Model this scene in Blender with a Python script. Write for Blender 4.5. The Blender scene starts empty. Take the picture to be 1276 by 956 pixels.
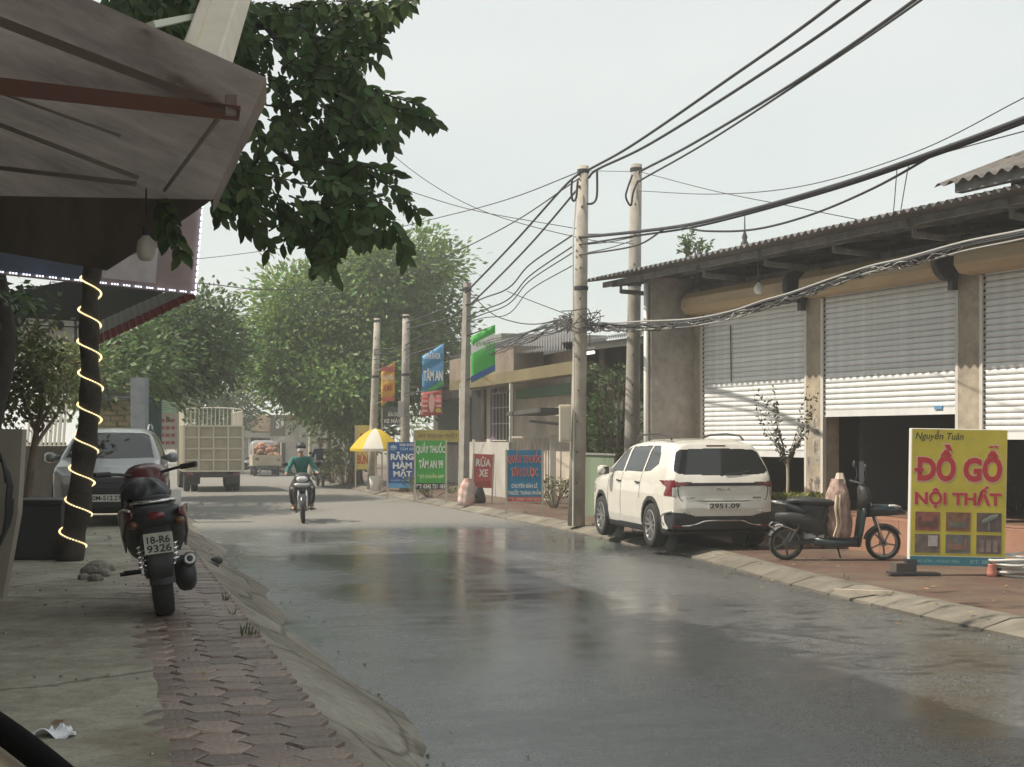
import bpy, bmesh, math, random
import numpy as np
from mathutils import Vector as V, Matrix, Euler
from math import sin, cos, pi, radians, sqrt
R = random.Random(7)
S = bpy.context.scene
COL = S.collection
# ------------------------------------------------------------------ camera
F, HZ, CX, CH = 1740.0, 546.0, 638.0, 1.75          # focal length and horizon of the 1276 px photograph, eye height
cam = bpy.data.cameras.new('camera')
cam.sensor_width = 36.0
cam.lens = 36.0 * F / 1276.0
cam.shift_y = (HZ - 478.0) / 1276.0
cam.clip_start = 0.05
cam.clip_end = 2000.0
camo = bpy.data.objects.new('camera', cam)
COL.objects.link(camo)
camo.location = (0, 0, CH)
camo.rotation_euler = (radians(90), 0, 0)
S.camera = camo
# ------------------------------------------------------------------ light
SUN_EL, SUN_AZ = 54.0, 96.0                           # azimuth: degrees to the left of +Y
sdir = V((-sin(radians(SUN_AZ)) * cos(radians(SUN_EL)), cos(radians(SUN_AZ)) * cos(radians(SUN_EL)), sin(radians(SUN_EL))))
sl = bpy.data.lights.new('sun', 'SUN')
sl.energy = 5.0
sl.angle = radians(0.6)
sl.color = (1.0, 0.89, 0.74)
so = bpy.data.objects.new('sun', sl)
COL.objects.link(so)
so.rotation_euler = sdir.to_track_quat('Z', 'Y').to_euler()
so.location = (0, 0, 30)
W = bpy.data.worlds.new('World')
S.world = W
W.use_nodes = True
nt = W.node_tree
nt.nodes.clear()
def wn(t, **k):
    n = nt.nodes.new(t)
    for a, b in k.items(): setattr(n, a, b)
    return n
wo = wn('ShaderNodeOutputWorld')
bg = wn('ShaderNodeBackground')
bg.inputs['Strength'].default_value = 0.1
sky = wn('ShaderNodeTexSky', sky_type='NISHITA')
sky.sun_disc = False
sky.sun_elevation = radians(SUN_EL)
sky.sun_rotation = radians(-SUN_AZ)
sky.air_density = 1.0
sky.dust_density = 4.0
tc = wn('ShaderNodeTexCoord')
mp = wn('ShaderNodeMapping')
mp.inputs['Scale'].default_value = (1.5, 1.5, 4.0)
nz = wn('ShaderNodeTexNoise')
nz.inputs['Scale'].default_value = 1.6
nz.inputs['Detail'].default_value = 4.0
cr = wn('ShaderNodeValToRGB')
cr.color_ramp.elements[0].position = 0.35
cr.color_ramp.elements[0].color = (6.75, 7.4, 7.2, 1)
cr.color_ramp.elements[1].position = 0.68
cr.color_ramp.elements[1].color = (7.85, 8.1, 7.85, 1)
mx = wn('ShaderNodeMix', data_type='RGBA')
mx.inputs[0].default_value = 0.88                     # a thin white cloud sheet over the blue
L = nt.links.new
L(tc.outputs['Generated'], mp.inputs[0]); L(mp.outputs[0], nz.inputs[0]); L(nz.outputs[0], cr.inputs[0])
L(sky.outputs[0], mx.inputs[6]); L(cr.outputs[0], mx.inputs[7]); L(mx.outputs[2], bg.inputs[0]); L(bg.outputs[0], wo.inputs[0])
S.view_settings.view_transform = 'Standard'
S.view_settings.look = 'None'
S.view_settings.exposure = 0.22
S.view_settings.gamma = 1.0
S.view_settings.use_curve_mapping = False
S.cycles.use_denoising = True
try: S.cycles.denoiser = 'OPENIMAGEDENOISE'
except Exception: pass
S.cycles.max_bounces = 6
S.cycles.diffuse_bounces = 3
S.cycles.glossy_bounces = 3
S.cycles.transparent_max_bounces = 8
S.cycles.volume_bounces = 1
S.cycles.use_adaptive_sampling = True
S.cycles.adaptive_threshold = 0.02
# ------------------------------------------------------------------ frames of the place
RA = radians(16.2)                                    # the road runs 16 degrees left of the view
U, N = V((-sin(RA), cos(RA), 0)), V((cos(RA), sin(RA), 0))
def at(px, py, d): return V(((px - CX) / F * d, d, CH + (HZ - py) / F * d))
def gd(px, py, z=0.0):
    d = F * (CH - z) / (py - HZ)
    return V(((px - CX) / F * d, d, z))
def rd(s, o, z=0.0): return U * s + N * o + V((0, 0, z))
def dof(px, o): return o / (N.x * (px - CX) / F + N.y)       # depth where a sight line meets the line at offset o
def on(px, py, o): return at(px, py, dof(px, o))
PL, PR = 0.5, 0.1                                     # left forecourt and right pavement levels
# ------------------------------------------------------------------ materials
MATS = {}
def mat(name, col, rough=0.6, metal=0.0, var=0.0, vs=5.0, bump=0.0, bs=40.0, spec=0.5, emit=0.0, coat=0.0, rand=0.0, isl=0.0,
        trans=0.0, col2=None, stretch=None, rvar=0.0, blotch=0.0, bls=0.8):
    if name in MATS: return MATS[name]
    m = bpy.data.materials.new(name)
    m.use_nodes = True
    t = m.node_tree
    b = t.nodes['Principled BSDF']
    out = t.nodes['Material Output']
    lk = t.links.new
    col = tuple(col) + (1,) if len(col) == 3 else col
    b.inputs['Base Color'].default_value = col
    b.inputs['Roughness'].default_value = rough
    b.inputs['Metallic'].default_value = metal
    b.inputs['Specular IOR Level'].default_value = spec
    b.inputs['Coat Weight'].default_value = coat
    b.inputs['Coat Roughness'].default_value = 0.05
    src = None
    co = None
    if var or bump or rvar:
        g = t.nodes.new('ShaderNodeTexCoord')
        co = g.outputs['Object']
        if stretch:
            mpn = t.nodes.new('ShaderNodeMapping')
            mpn.inputs['Scale'].default_value = stretch
            lk(co, mpn.inputs[0]); co = mpn.outputs[0]
    if var:
        n = t.nodes.new('ShaderNodeTexNoise')
        n.inputs['Scale'].default_value = vs
        n.inputs['Detail'].default_value = 6.0
        n.inputs['Roughness'].default_value = 0.62
        lk(co, n.inputs[0])
        r = t.nodes.new('ShaderNodeValToRGB')
        r.color_ramp.elements[0].position = 0.32
        r.color_ramp.elements[1].position = 0.68
        c2 = tuple(col2) + (1,) if col2 else tuple(min(1, c * (1 + var)) for c in col[:3]) + (1,)
        r.color_ramp.elements[0].color = tuple(c * (1 - var) for c in col[:3]) + (1,)
        r.color_ramp.elements[1].color = c2
        lk(n.outputs[0], r.inputs[0])
        src = r.outputs[0]
    if blotch:
        if co is None:
            co = t.nodes.new('ShaderNodeTexCoord').outputs['Object']
        nb = t.nodes.new('ShaderNodeTexNoise')
        nb.inputs['Scale'].default_value = bls; nb.inputs['Detail'].default_value = 9; nb.inputs['Roughness'].default_value = 0.7
        lk(co, nb.inputs[0])
        mb_ = t.nodes.new('ShaderNodeMapRange')
        mb_.inputs[1].default_value = 0.35; mb_.inputs[2].default_value = 0.66
        mb_.inputs[3].default_value = 1 - blotch; mb_.inputs[4].default_value = 1 + blotch * .35
        lk(nb.outputs[0], mb_.inputs[0])
        hb_ = t.nodes.new('ShaderNodeHueSaturation')
        if src: lk(src, hb_.inputs['Color'])
        else: hb_.inputs['Color'].default_value = col
        lk(mb_.outputs[0], hb_.inputs['Value'])
        src = hb_.outputs[0]
    if rand or isl:
        if isl:
            gi = t.nodes.new('ShaderNodeNewGeometry'); ro = gi.outputs['Random Per Island']; amt = isl
        else:
            gi = t.nodes.new('ShaderNodeObjectInfo'); ro = gi.outputs['Random']; amt = rand
        mr = t.nodes.new('ShaderNodeMapRange')
        mr.inputs[3].default_value = 1 - amt
        mr.inputs[4].default_value = 1 + amt
        lk(ro, mr.inputs[0])
        hs = t.nodes.new('ShaderNodeHueSaturation')
        if src: lk(src, hs.inputs['Color'])
        else: hs.inputs['Color'].default_value = col
        lk(mr.outputs[0], hs.inputs['Value'])
        if isl or rand > .4:
            m2 = t.nodes.new('ShaderNodeMapRange')
            m2.inputs[3].default_value = 0.47; m2.inputs[4].default_value = 0.53
            ml = t.nodes.new('ShaderNodeMath'); ml.operation = 'FRACT'
            mm = t.nodes.new('ShaderNodeMath'); mm.operation = 'MULTIPLY'; mm.inputs[1].default_value = 7.3
            lk(ro, mm.inputs[0]); lk(mm.outputs[0], ml.inputs[0]); lk(ml.outputs[0], m2.inputs[0]); lk(m2.outputs[0], hs.inputs['Hue'])
        src = hs.outputs[0]
    if src: lk(src, b.inputs['Base Color'])
    if rvar:
        n3 = t.nodes.new('ShaderNodeTexNoise')
        n3.inputs['Scale'].default_value = vs * 1.7
        n3.inputs['Detail'].default_value = 4
        lk(co, n3.inputs[0])
        mr3 = t.nodes.new('ShaderNodeMapRange')
        mr3.inputs[1].default_value = 0.3; mr3.inputs[2].default_value = 0.7
        mr3.inputs[3].default_value = max(0.03, rough - rvar); mr3.inputs[4].default_value = min(1, rough + rvar)
        lk(n3.outputs[0], mr3.inputs[0]); lk(mr3.outputs[0], b.inputs['Roughness'])
    if bump:
        n2 = t.nodes.new('ShaderNodeTexNoise')
        n2.inputs['Scale'].default_value = bs
        n2.inputs['Detail'].default_value = 5
        lk(co, n2.inputs[0])
        bp = t.nodes.new('ShaderNodeBump')
        bp.inputs['Strength'].default_value = bump
        bp.inputs['Distance'].default_value = 0.02
        lk(n2.outputs[0], bp.inputs['Height']); lk(bp.outputs[0], b.inputs['Normal'])
    if emit:
        b.inputs['Emission Color'].default_value = col
        b.inputs['Emission Strength'].default_value = emit
    if trans:
        tr = t.nodes.new('ShaderNodeBsdfTranslucent')
        if src:
            hs2 = t.nodes.new('ShaderNodeHueSaturation')
            hs2.inputs['Value'].default_value = 1.6; hs2.inputs['Hue'].default_value = 0.48
            lk(src, hs2.inputs['Color']); lk(hs2.outputs[0], tr.inputs[0])
        else: tr.inputs[0].default_value = col
        ms = t.nodes.new('ShaderNodeMixShader')
        ms.inputs[0].default_value = trans
        lk(b.outputs[0], ms.inputs[1]); lk(tr.outputs[0], ms.inputs[2]); lk(ms.outputs[0], out.inputs[0])
    MATS[name] = m
    return m
def glass_mat(name, col, rough=0.05):
    return mat(name, col, rough, 0, spec=0.55)
# ------------------------------------------------------------------ objects
def tag(o, label=None, cat=None, group=None, kind=None):
    if label: o['label'] = label
    if cat: o['category'] = cat
    if group: o['group'] = group
    if kind: o['kind'] = kind
    return o
def thing(name, label, cat, loc=(0, 0, 0), rz=0.0, group=None, rx=0.0, ry=0.0):
    o = bpy.data.objects.new(name, None)
    o.empty_display_size = 0.2
    COL.objects.link(o)
    o.location = loc
    o.rotation_euler = (rx, ry, rz)
    return tag(o, label, cat, group)
def mx_of(e):
    return Matrix.Translation(e.location) @ e.rotation_euler.to_matrix().to_4x4()
def wm(o):
    M = mx_of(o)
    return wm(o.parent) @ o.matrix_parent_inverse @ M if o.parent else M
class MB:
    def __init__(s): s.v, s.f = [], []
    def add(s, vs, fs):
        b = len(s.v)
        s.v += [tuple(x) for x in vs]
        s.f += [tuple(i + b for i in f) for f in fs]
        return s
    def box(s, c, sz, rz=0.0, rx=0.0, ry=0.0):
        M = Matrix.Translation(V(c)) @ Euler((rx, ry, rz)).to_matrix().to_4x4()
        x, y, z = sz[0] / 2, sz[1] / 2, sz[2] / 2
        vs = [M @ V((a * x, b * y, c_ * z)) for c_ in (-1, 1) for b in (-1, 1) for a in (-1, 1)]
        return s.add(vs, [(0, 2, 3, 1), (4, 5, 7, 6), (0, 1, 5, 4), (2, 6, 7, 3), (0, 4, 6, 2), (1, 3, 7, 5)])
    def beam(s, p0, p1, w, h, up=(0, 0, 1)):
        p0, p1, up = V(p0), V(p1), V(up)
        d = (p1 - p0).normalized()
        r = d.cross(up)
        if r.length < 1e-4: r = d.cross(V((1, 0, 0)))
        r.normalize()
        u = r.cross(d).normalized()
        vs = []
        for p in (p0, p1):
            for a, b in ((-1, -1), (1, -1), (1, 1), (-1, 1)): vs.append(p + r * (a * w / 2) + u * (b * h / 2))
        return s.add(vs, [(3, 2, 1, 0), (4, 5, 6, 7), (0, 1, 5, 4), (1, 2, 6, 5), (2, 3, 7, 6), (3, 0, 4, 7)])
    def tube(s, pts, r, n=6, closed=False, cap=True):
        pts = [V(p) for p in pts]
        k = len(pts)
        rs = r if isinstance(r, (list, tuple)) else [r] * k
        vs, fs = [], []
        t0 = (pts[1] - pts[0]).normalized()
        a = t0.cross(V((0, 0, 1)))
        if a.length < 1e-3: a = t0.cross(V((1, 0, 0)))
        a.normalize()
        for i, p in enumerate(pts):
            if closed: t = pts[(i + 1) % k] - pts[i - 1]
            else: t = pts[min(i + 1, k - 1)] - pts[max(i - 1, 0)]
            if t.length < 1e-9: t = t0
            t = t.normalized()
            a = a - t * a.dot(t)
            if a.length < 1e-4: a = t.cross(V((0.3, 0.5, 0.8)))
            a.normalize()
            b = t.cross(a)
            for j in range(n):
                q = 2 * pi * j / n
                vs.append(p + (a * cos(q) + b * sin(q)) * rs[i])
        m = k if closed else k - 1
        for i in range(m):
            i2 = (i + 1) % k
            for j in range(n):
                j2 = (j + 1) % n
                fs.append((i * n + j, i * n + j2, i2 * n + j2, i2 * n + j))
        if cap and not closed:
            fs.append(tuple(range(n - 1, -1, -1)))
            fs.append(tuple((k - 1) * n + j for j in range(n)))
        return s.add(vs, fs)
    def lathe(s, prof, M=None, n=20, close=False):
        M = M or Matrix()
        vs, fs = [], []
        k = len(prof)
        for r, z in prof:
            for j in range(n):
                q = 2 * pi * j / n
                vs.append(M @ V((r * cos(q), r * sin(q), z)))
        for i in range(k if close else k - 1):
            i2 = (i + 1) % k
            for j in range(n):
                j2 = (j + 1) % n
                fs.append((i * n + j, i * n + j2, i2 * n + j2, i2 * n + j))
        return s.add(vs, fs)
    def prism(s, poly, h, M=None):
        M = M or Matrix()
        k = len(poly)
        vs = [M @ V((x, y, 0)) for x, y in poly] + [M @ V((x, y, h)) for x, y in poly]
        fs = [tuple(range(k - 1, -1, -1)), tuple(range(k, 2 * k))]
        for i in range(k):
            j = (i + 1) % k
            fs.append((i, j, k + j, k + i))
        return s.add(vs, fs)
    def grid(s, fn, nu, nv, cu=False):
        vs = [fn(i / nu, j / nv) for i in range(nu + (0 if cu else 1)) for j in range(nv + 1)]
        fs = []
        for i in range(nu):
            i2 = (i + 1) % nu if cu else i + 1
            for j in range(nv):
                fs.append((i * (nv + 1) + j, i2 * (nv + 1) + j, i2 * (nv + 1) + j + 1, i * (nv + 1) + j + 1))
        return s.add(vs, fs)
    def loft(s, secs, n=14, p=2.4, cap=True, M=None):
        # secs: (centre, half width, half height, right axis, up axis)
        vs, fs = [], []
        for c, hw, hh, r, u in secs:
            c, r, u = V(c), V(r), V(u)
            for j in range(n):
                q = 2 * pi * j / n
                a, b = cos(q), sin(q)
                x = math.copysign(abs(a) ** (2 / p), a) * hw
                y = math.copysign(abs(b) ** (2 / p), b) * hh
                w = c + r * x + u * y
                vs.append(M @ w if M else w)
        k = len(secs)
        for i in range(k - 1):
            for j in range(n):
                j2 = (j + 1) % n
                fs.append((i * n + j, i * n + j2, (i + 1) * n + j2, (i + 1) * n + j))
        if cap:
            fs.append(tuple(range(n - 1, -1, -1)))
            fs.append(tuple((k - 1) * n + j for j in range(n)))
        return s.add(vs, fs)
    def ylo(s, secs, n=14, p=2.4, x=0.0):
        # loft along y: (y, z, half width, half height)
        return s.loft([((x, y, z), hw, hh, (1, 0, 0), (0, 0, 1)) for y, z, hw, hh in secs], n, p)
    def mesh(s, name):
        me = bpy.data.meshes.new(name)
        me.from_pydata(s.v, [], s.f)
        me.update()
        return me
    def build(s, name, m, parent=None, smooth=False, world=False, bev=0.0, label=None, kind=None, fix=True):
        me = s.mesh(name)
        if fix:
            bm = bmesh.new(); bm.from_mesh(me)
            bmesh.ops.recalc_face_normals(bm, faces=bm.faces)
            bm.to_mesh(me); bm.free()
        return put(name, me, m, parent, smooth, world, bev, label, kind)
def put(name, me, m, parent=None, smooth=False, world=False, bev=0.0, label=None, kind=None):
    if m and not me.materials: me.materials.append(m)
    if smooth:
        me.polygons.foreach_set('use_smooth', [True] * len(me.polygons))
        if smooth == 'auto' or isinstance(smooth, float):
            try: me.set_sharp_from_angle(angle=radians(40))
            except Exception: pass
    o = bpy.data.objects.new(name, me)
    COL.objects.link(o)
    if parent:
        o.parent = parent
        if world:
            o.matrix_parent_inverse = wm(parent).inverted()
    if bev:
        b = o.modifiers.new('bevel', 'BEVEL')
        b.width = bev; b.segments = 2; b.limit_method = 'ANGLE'
    if label: o['label'] = label
    if kind: o['kind'] = kind
    return o
def crom(pts, n=8):
    pts = [V(p) for p in pts]
    P = [pts[0] * 2 - pts[1]] + pts + [pts[-1] * 2 - pts[-2]]
    out = []
    for i in range(1, len(P) - 2):
        a, b, c, d = P[i - 1], P[i], P[i + 1], P[i + 2]
        for k in range(n):
            t = k / n
            out.append(0.5 * (b * 2 + (c - a) * t + (a * 2 - b * 5 + c * 4 - d) * t * t + (b * 3 - a - c * 3 + d) * t ** 3))
    out.append(pts[-1])
    return out
# ------------------------------------------------------------------ lettering (all text meshes made in one go)
TXT = {}
def need(*ss):
    obs = []
    for s in ss:
        body, off, shear = s
        cu = bpy.data.curves.new('lettering', 'FONT')
        cu.body = body; cu.size = 1.0; cu.offset = off; cu.shear = shear; cu.resolution_u = 3; cu.extrude = 0.0
        o = bpy.data.objects.new('lettering', cu)
        COL.objects.link(o)
        obs.append((s, o, cu))
    dg = bpy.context.evaluated_depsgraph_get()
    dg.update()
    for s, o, cu in obs:
        me = bpy.data.meshes.new_from_object(o.evaluated_get(dg))
        vs = [tuple(v.co) for v in me.vertices]
        fs = [tuple(p.vertices) for p in me.polygons]
        TXT[s] = (vs, fs)
        bpy.data.meshes.remove(me)
    for s, o, cu in obs:
        bpy.data.objects.remove(o)
        bpy.data.curves.remove(cu)
def text(s, x0, x1, z0, z1, y, m, parent, off=0.02, shear=0.0, name='lettering', base=None, label=None):
    """flat letters filling the rectangle x0..x1, z0..z1 at depth y of the parent's board"""
    vs, fs = TXT[(s, off, shear)]
    ref = TXT[base] [0] if base else vs
    ax, bx = min(v[0] for v in ref), max(v[0] for v in ref)
    az, bz = min(v[1] for v in ref), max(v[1] for v in ref)
    k, q = (x1 - x0) / (bx - ax), (z1 - z0) / (bz - az)
    mb = MB()
    mb.add([(x0 + (v[0] - ax) * k, y, z0 + (v[1] - az) * q) for v in vs], fs)
    return mb.build(name, m, parent, label=label, fix=False)
# ================================================================== the ground
def asphalt():
    m = bpy.data.materials.new('wet_asphalt')
    m.use_nodes = True
    t = m.node_tree; b = t.nodes['Principled BSDF']; lk = t.links.new
    g = t.nodes.new('ShaderNodeTexCoord')
    mp = t.nodes.new('ShaderNodeMapping'); mp.inputs['Rotation'].default_value = (0, 0, -RA)
    lk(g.outputs['Object'], mp.inputs[0])
    sp = t.nodes.new('ShaderNodeSeparateXYZ'); lk(mp.outputs[0], sp.inputs[0])
    def noise(scale, stretch=(1, 1, 1), det=4, rough=0.55):
        m2 = t.nodes.new('ShaderNodeMapping'); m2.inputs['Scale'].default_value = stretch
        lk(mp.outputs[0], m2.inputs[0])
        n = t.nodes.new('ShaderNodeTexNoise'); n.inputs['Scale'].default_value = scale; n.inputs['Detail'].default_value = det
        n.inputs['Roughness'].default_value = rough
        lk(m2.outputs[0], n.inputs[0]); return n.outputs[0]
    def math_(op, a, c, d=None, clamp=False):
        n = t.nodes.new('ShaderNodeMath'); n.operation = op; n.use_clamp = clamp
        for i, q in enumerate((a, c, d)):
            if q is None: continue
            if isinstance(q, (int, float)): n.inputs[i].default_value = q
            else: lk(q, n.inputs[i])
        return n.outputs[0]
    def rng(a, f0, f1, t0, t1):
        n = t.nodes.new('ShaderNodeMapRange'); n.interpolation_type = 'SMOOTHSTEP'
        lk(a, n.inputs[0])
        for i, q in enumerate((f0, f1, t0, t1)): n.inputs[i + 1].default_value = q
        return n.outputs[0]
    big = noise(0.35, (1, 0.6, 1), 5)
    streak = noise(1.1, (0.9, 2.2, 1), 5, 0.6)
    # the washed stretch in front of the shops ends some 29 m along the street
    along = rng(sp.outputs[1], 25.5, 29.5, 1.0, 0.0)
    patch = rng(big, 0.30, 0.66, 0.62, 1.0)
    wet = math_('MULTIPLY', along, patch, None, True)
    puddle = rng(streak, 0.42, 0.62, 1.0, 0.0)
    pw = math_('MULTIPLY', wet, puddle, None, True)
    mixc = t.nodes.new('ShaderNodeMix'); mixc.data_type = 'RGBA'
    fine = noise(9.0, (1, 1, 1), 6, 0.7)
    dry = t.nodes.new('ShaderNodeValToRGB')
    dry.color_ramp.elements[0].position = 0.3; dry.color_ramp.elements[0].color = (0.135, 0.13, 0.12, 1)
    dry.color_ramp.elements[1].position = 0.7; dry.color_ramp.elements[1].color = (0.195, 0.185, 0.17, 1)
    lk(fine, dry.inputs[0])
    wetc = t.nodes.new('ShaderNodeValToRGB')
    wetc.color_ramp.elements[0].position = 0.3; wetc.color_ramp.elements[0].color = (0.036, 0.042, 0.048, 1)
    wetc.color_ramp.elements[1].position = 0.75; wetc.color_ramp.elements[1].color = (0.084, 0.092, 0.098, 1)
    lk(fine, wetc.inputs[0])
    lk(wet, mixc.inputs[0]); lk(dry.outputs[0], mixc.inputs[6]); lk(wetc.outputs[0], mixc.inputs[7])
    agg = noise(70.0, (1, 1, 1), 2, 0.8)
    hsv = t.nodes.new('ShaderNodeHueSaturation')
    lk(mixc.outputs[2], hsv.inputs['Color']); lk(rng(agg, 0.32, 0.68, 0.30, 1.9), hsv.inputs['Value'])
    lk(hsv.outputs[0], b.inputs['Base Color'])
    r1 = math_('MULTIPLY_ADD', wet, -0.655, 0.78)
    r2 = math_('MULTIPLY_ADD', pw, -0.07, r1)
    near = rng(sp.outputs[1], 7.0, 14.0, 1.0, 0.12)
    lk(math_('MULTIPLY_ADD', rng(agg, 0.3, 0.7, -0.02, 0.12), near, r2), b.inputs['Roughness'])
    b.inputs['Specular IOR Level'].default_value = 0.5
    grain = noise(55.0, (1, 1, 1), 3, 0.7)
    rip = noise(2.2, (0.8, 2.4, 1), 4, 0.6)
    hsum = math_('MULTIPLY_ADD', rip, 0.6, grain)
    bp = t.nodes.new('ShaderNodeBump'); bp.inputs['Distance'].default_value = 0.012
    lk(hsum, bp.inputs['Height'])
    lk(math_('MULTIPLY_ADD', pw, -0.05, math_('MULTIPLY_ADD', near, 0.07, math_('MULTIPLY_ADD', wet, -0.43, 0.50))), bp.inputs['Strength'])
    lk(bp.outputs[0], b.inputs['Normal'])
    return m
def brickpave():
    m = bpy.data.materials.new('red_brick_paving')
    m.use_nodes = True
    t = m.node_tree; b = t.nodes['Principled BSDF']; lk = t.links.new
    g = t.nodes.new('ShaderNodeTexCoord')
    mp = t.nodes.new('ShaderNodeMapping'); mp.inputs['Rotation'].default_value = (0, 0, -RA)
    lk(g.outputs['Object'], mp.inputs[0])
    br = t.nodes.new('ShaderNodeTexBrick')
    br.inputs['Scale'].default_value = 1.0
    br.inputs['Brick Width'].default_value = 0.22; br.inputs['Row Height'].default_value = 0.11
    br.inputs['Mortar Size'].default_value = 0.008
    br.inputs['Color1'].default_value = (0.135, 0.068, 0.05, 1); br.inputs['Color2'].default_value = (0.085, 0.055, 0.045, 1)
    br.inputs['Mortar'].default_value = (0.10, 0.08, 0.06, 1)
    lk(mp.outputs[0], br.inputs[0])
    n = t.nodes.new('ShaderNodeTexNoise'); n.inputs['Scale'].default_value = 0.9; n.inputs['Detail'].default_value = 7; n.inputs['Roughness'].default_value = 0.65
    lk(mp.outputs[0], n.inputs[0])
    r = t.nodes.new('ShaderNodeMapRange'); r.inputs[1].default_value = 0.45; r.inputs[2].default_value = 0.68
    lk(n.outputs[0], r.inputs[0])
    mx = t.nodes.new('ShaderNodeMix'); mx.data_type = 'RGBA'
    lk(r.outputs[0], mx.inputs[0]); lk(br.outputs[0], mx.inputs[6]); mx.inputs[7].default_value = (0.15, 0.12, 0.085, 1)
    lk(mx.outputs[2], b.inputs['Base Color'])
    b.inputs['Roughness'].default_value = 0.62
    bp = t.nodes.new('ShaderNodeBump'); bp.inputs['Strength'].default_value = 0.5; bp.inputs['Distance'].default_value = 0.01
    lk(br.outputs['Fac'], bp.inputs['Height']); bp.invert = True
    lk(bp.outputs[0], b.inputs['Normal'])
    return m
M_soil = mat('dusty_soil', (0.17, 0.15, 0.12), 0.95, var=0.35, vs=0.6, bump=0.4, bs=8)
M_conc = mat('old_concrete', (0.29, 0.265, 0.215), 0.85, blotch=.5, bls=1.1, var=0.28, vs=6, bump=0.35, bs=18)
def concrete(name, c, stain, crack=0.02, cs=0.55):
    m = bpy.data.materials.new(name); m.use_nodes = True
    t = m.node_tree; b = t.nodes['Principled BSDF']; lk = t.links.new
    g = t.nodes.new('ShaderNodeTexCoord')
    def nz_(sc, det, ro_):
        n = t.nodes.new('ShaderNodeTexNoise'); n.inputs['Scale'].default_value = sc; n.inputs['Detail'].default_value = det; n.inputs['Roughness'].default_value = ro_
        lk(g.outputs['Object'], n.inputs[0]); return n
    def ramp(f, p0, p1, c0, c1):
        r = t.nodes.new('ShaderNodeValToRGB'); e = r.color_ramp.elements
        e[0].position, e[1].position, e[0].color, e[1].color = p0, p1, tuple(c0) + (1,), tuple(c1) + (1,)
        lk(f, r.inputs[0]); return r.outputs[0]
    def mul(a, b_, f=1.0):
        x = t.nodes.new('ShaderNodeMix'); x.data_type = 'RGBA'; x.blend_type = 'MULTIPLY'; x.inputs[0].default_value = f
        lk(a, x.inputs[6]); lk(b_, x.inputs[7]); return x.outputs[2]
    base = ramp(nz_(9, 8, .7).outputs[0], .3, .7, [q * .78 for q in c], [min(1, q * 1.2) for q in c])
    big = ramp(nz_(.9, 9, .72).outputs[0], .36, .62, stain, (1, 1, 1))
    sp = ramp(nz_(38, 4, .8).outputs[0], .34, .46, (.55, .53, .5), (1, 1, 1))
    wob = nz_(2.5, 5, .6)
    ad = t.nodes.new('ShaderNodeMix'); ad.data_type = 'RGBA'; ad.blend_type = 'LINEAR_LIGHT'; ad.inputs[0].default_value = .16
    lk(g.outputs['Object'], ad.inputs[6]); lk(wob.outputs['Color'], ad.inputs[7])
    vo = t.nodes.new('ShaderNodeTexVoronoi'); vo.feature = 'DISTANCE_TO_EDGE'; vo.inputs['Scale'].default_value = cs
    lk(ad.outputs[2], vo.inputs[0])
    ck = ramp(vo.outputs['Distance'], 0.0, crack, (.28, .26, .24), (1, 1, 1))
    col_ = mul(mul(mul(base, big), sp, .8), ck, .85)
    lk(col_, b.inputs['Base Color']); b.inputs['Roughness'].default_value = .85
    bp = t.nodes.new('ShaderNodeBump'); bp.inputs['Strength'].default_value = .5; bp.inputs['Distance'].default_value = .02
    lk(col_, bp.inputs['Height']); lk(bp.outputs[0], b.inputs['Normal'])
    return m
M_ramp = concrete('cracked_ramp_concrete', (.33, .30, .25), (.45, .42, .38))
M_slab = concrete('stained_forecourt_concrete', (.44, .41, .335), (.45, .42, .37), .012, .35)
M_slab_ = mat('dusty_forecourt_concrete', (0.40, 0.375, 0.305), 0.8, blotch=.5, bls=.7, var=0.25, vs=5, bump=0.4, bs=12)
M_kerb = mat('kerb_concrete', (0.165, 0.15, 0.122), 0.85, var=0.3, vs=2.5, bump=0.35, bs=20, rand=0.16)
M_paver = mat('hexagonal_paver', (0.235, 0.145, 0.122), 0.5, col2=(.29, .23, .19), var=0.35, vs=5, bump=0.4, bs=45, rand=0.35, rvar=0.2)
M_asph = asphalt()
tag(MB().add([(-400, -400, -0.05), (400, -400, -0.05), (400, 400, -0.05), (-400, 400, -0.05)], [(0, 1, 2, 3)]).build('ground', M_soil), kind='structure')
def ro(s):                                            # right road edge
    P = [(-20, 7.6), (12, 7.65), (15, 7.8), (19, 8.25), (26, 8.35), (36, 8.2), (42, 8.05), (60, 8.2), (200, 8.2)]
    for (a, x), (b, y) in zip(P, P[1:]):
        if s <= b: return x + (y - x) * (s - a) / (b - a)
    return 8.2
def lo(s):                                            # left road edge (uneven lip of the concrete ramp)
    return 1.62 + 0.10 * sin(s * 0.9) + 0.07 * sin(s * 2.3 + 1) + 0.02 * sin(s * 5.1) + 0.006 * sin(s * 11.3 + 2)
ss = [-20 + 0.5 * i for i in range(int(200 / 0.5) + 1)]
ss2 = [0 + 0.1 * i for i in range(350)] + [35 + i for i in range(145)]
mb = MB()
def strip(mb, f0, f1, ss, n=1):
    vs, fs = [], []
    for s in ss:
        a, b = f0(s), f1(s)
        for k in range(n + 1): vs.append(a.lerp(b, k / n))
    for i in range(len(ss) - 1):
        for k in range(n): fs.append((i * (n + 1) + k, i * (n + 1) + k + 1, (i + 1) * (n + 1) + k + 1, (i + 1) * (n + 1) + k))
    return mb.add(vs, fs)
strip(mb, lambda s: rd(s, 0.9, -0.004), lambda s: rd(s, ro(s) + 0.1, -0.004), ss)
tag(mb.build('road', M_asph), kind='structure')
# right pavement
mb = MB()
strip(mb, lambda s: rd(s, ro(s) + 0.44, PR), lambda s: rd(s, 16.5, PR), ss)
tag(mb.build('pavement', brickpave()), kind='structure')
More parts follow.
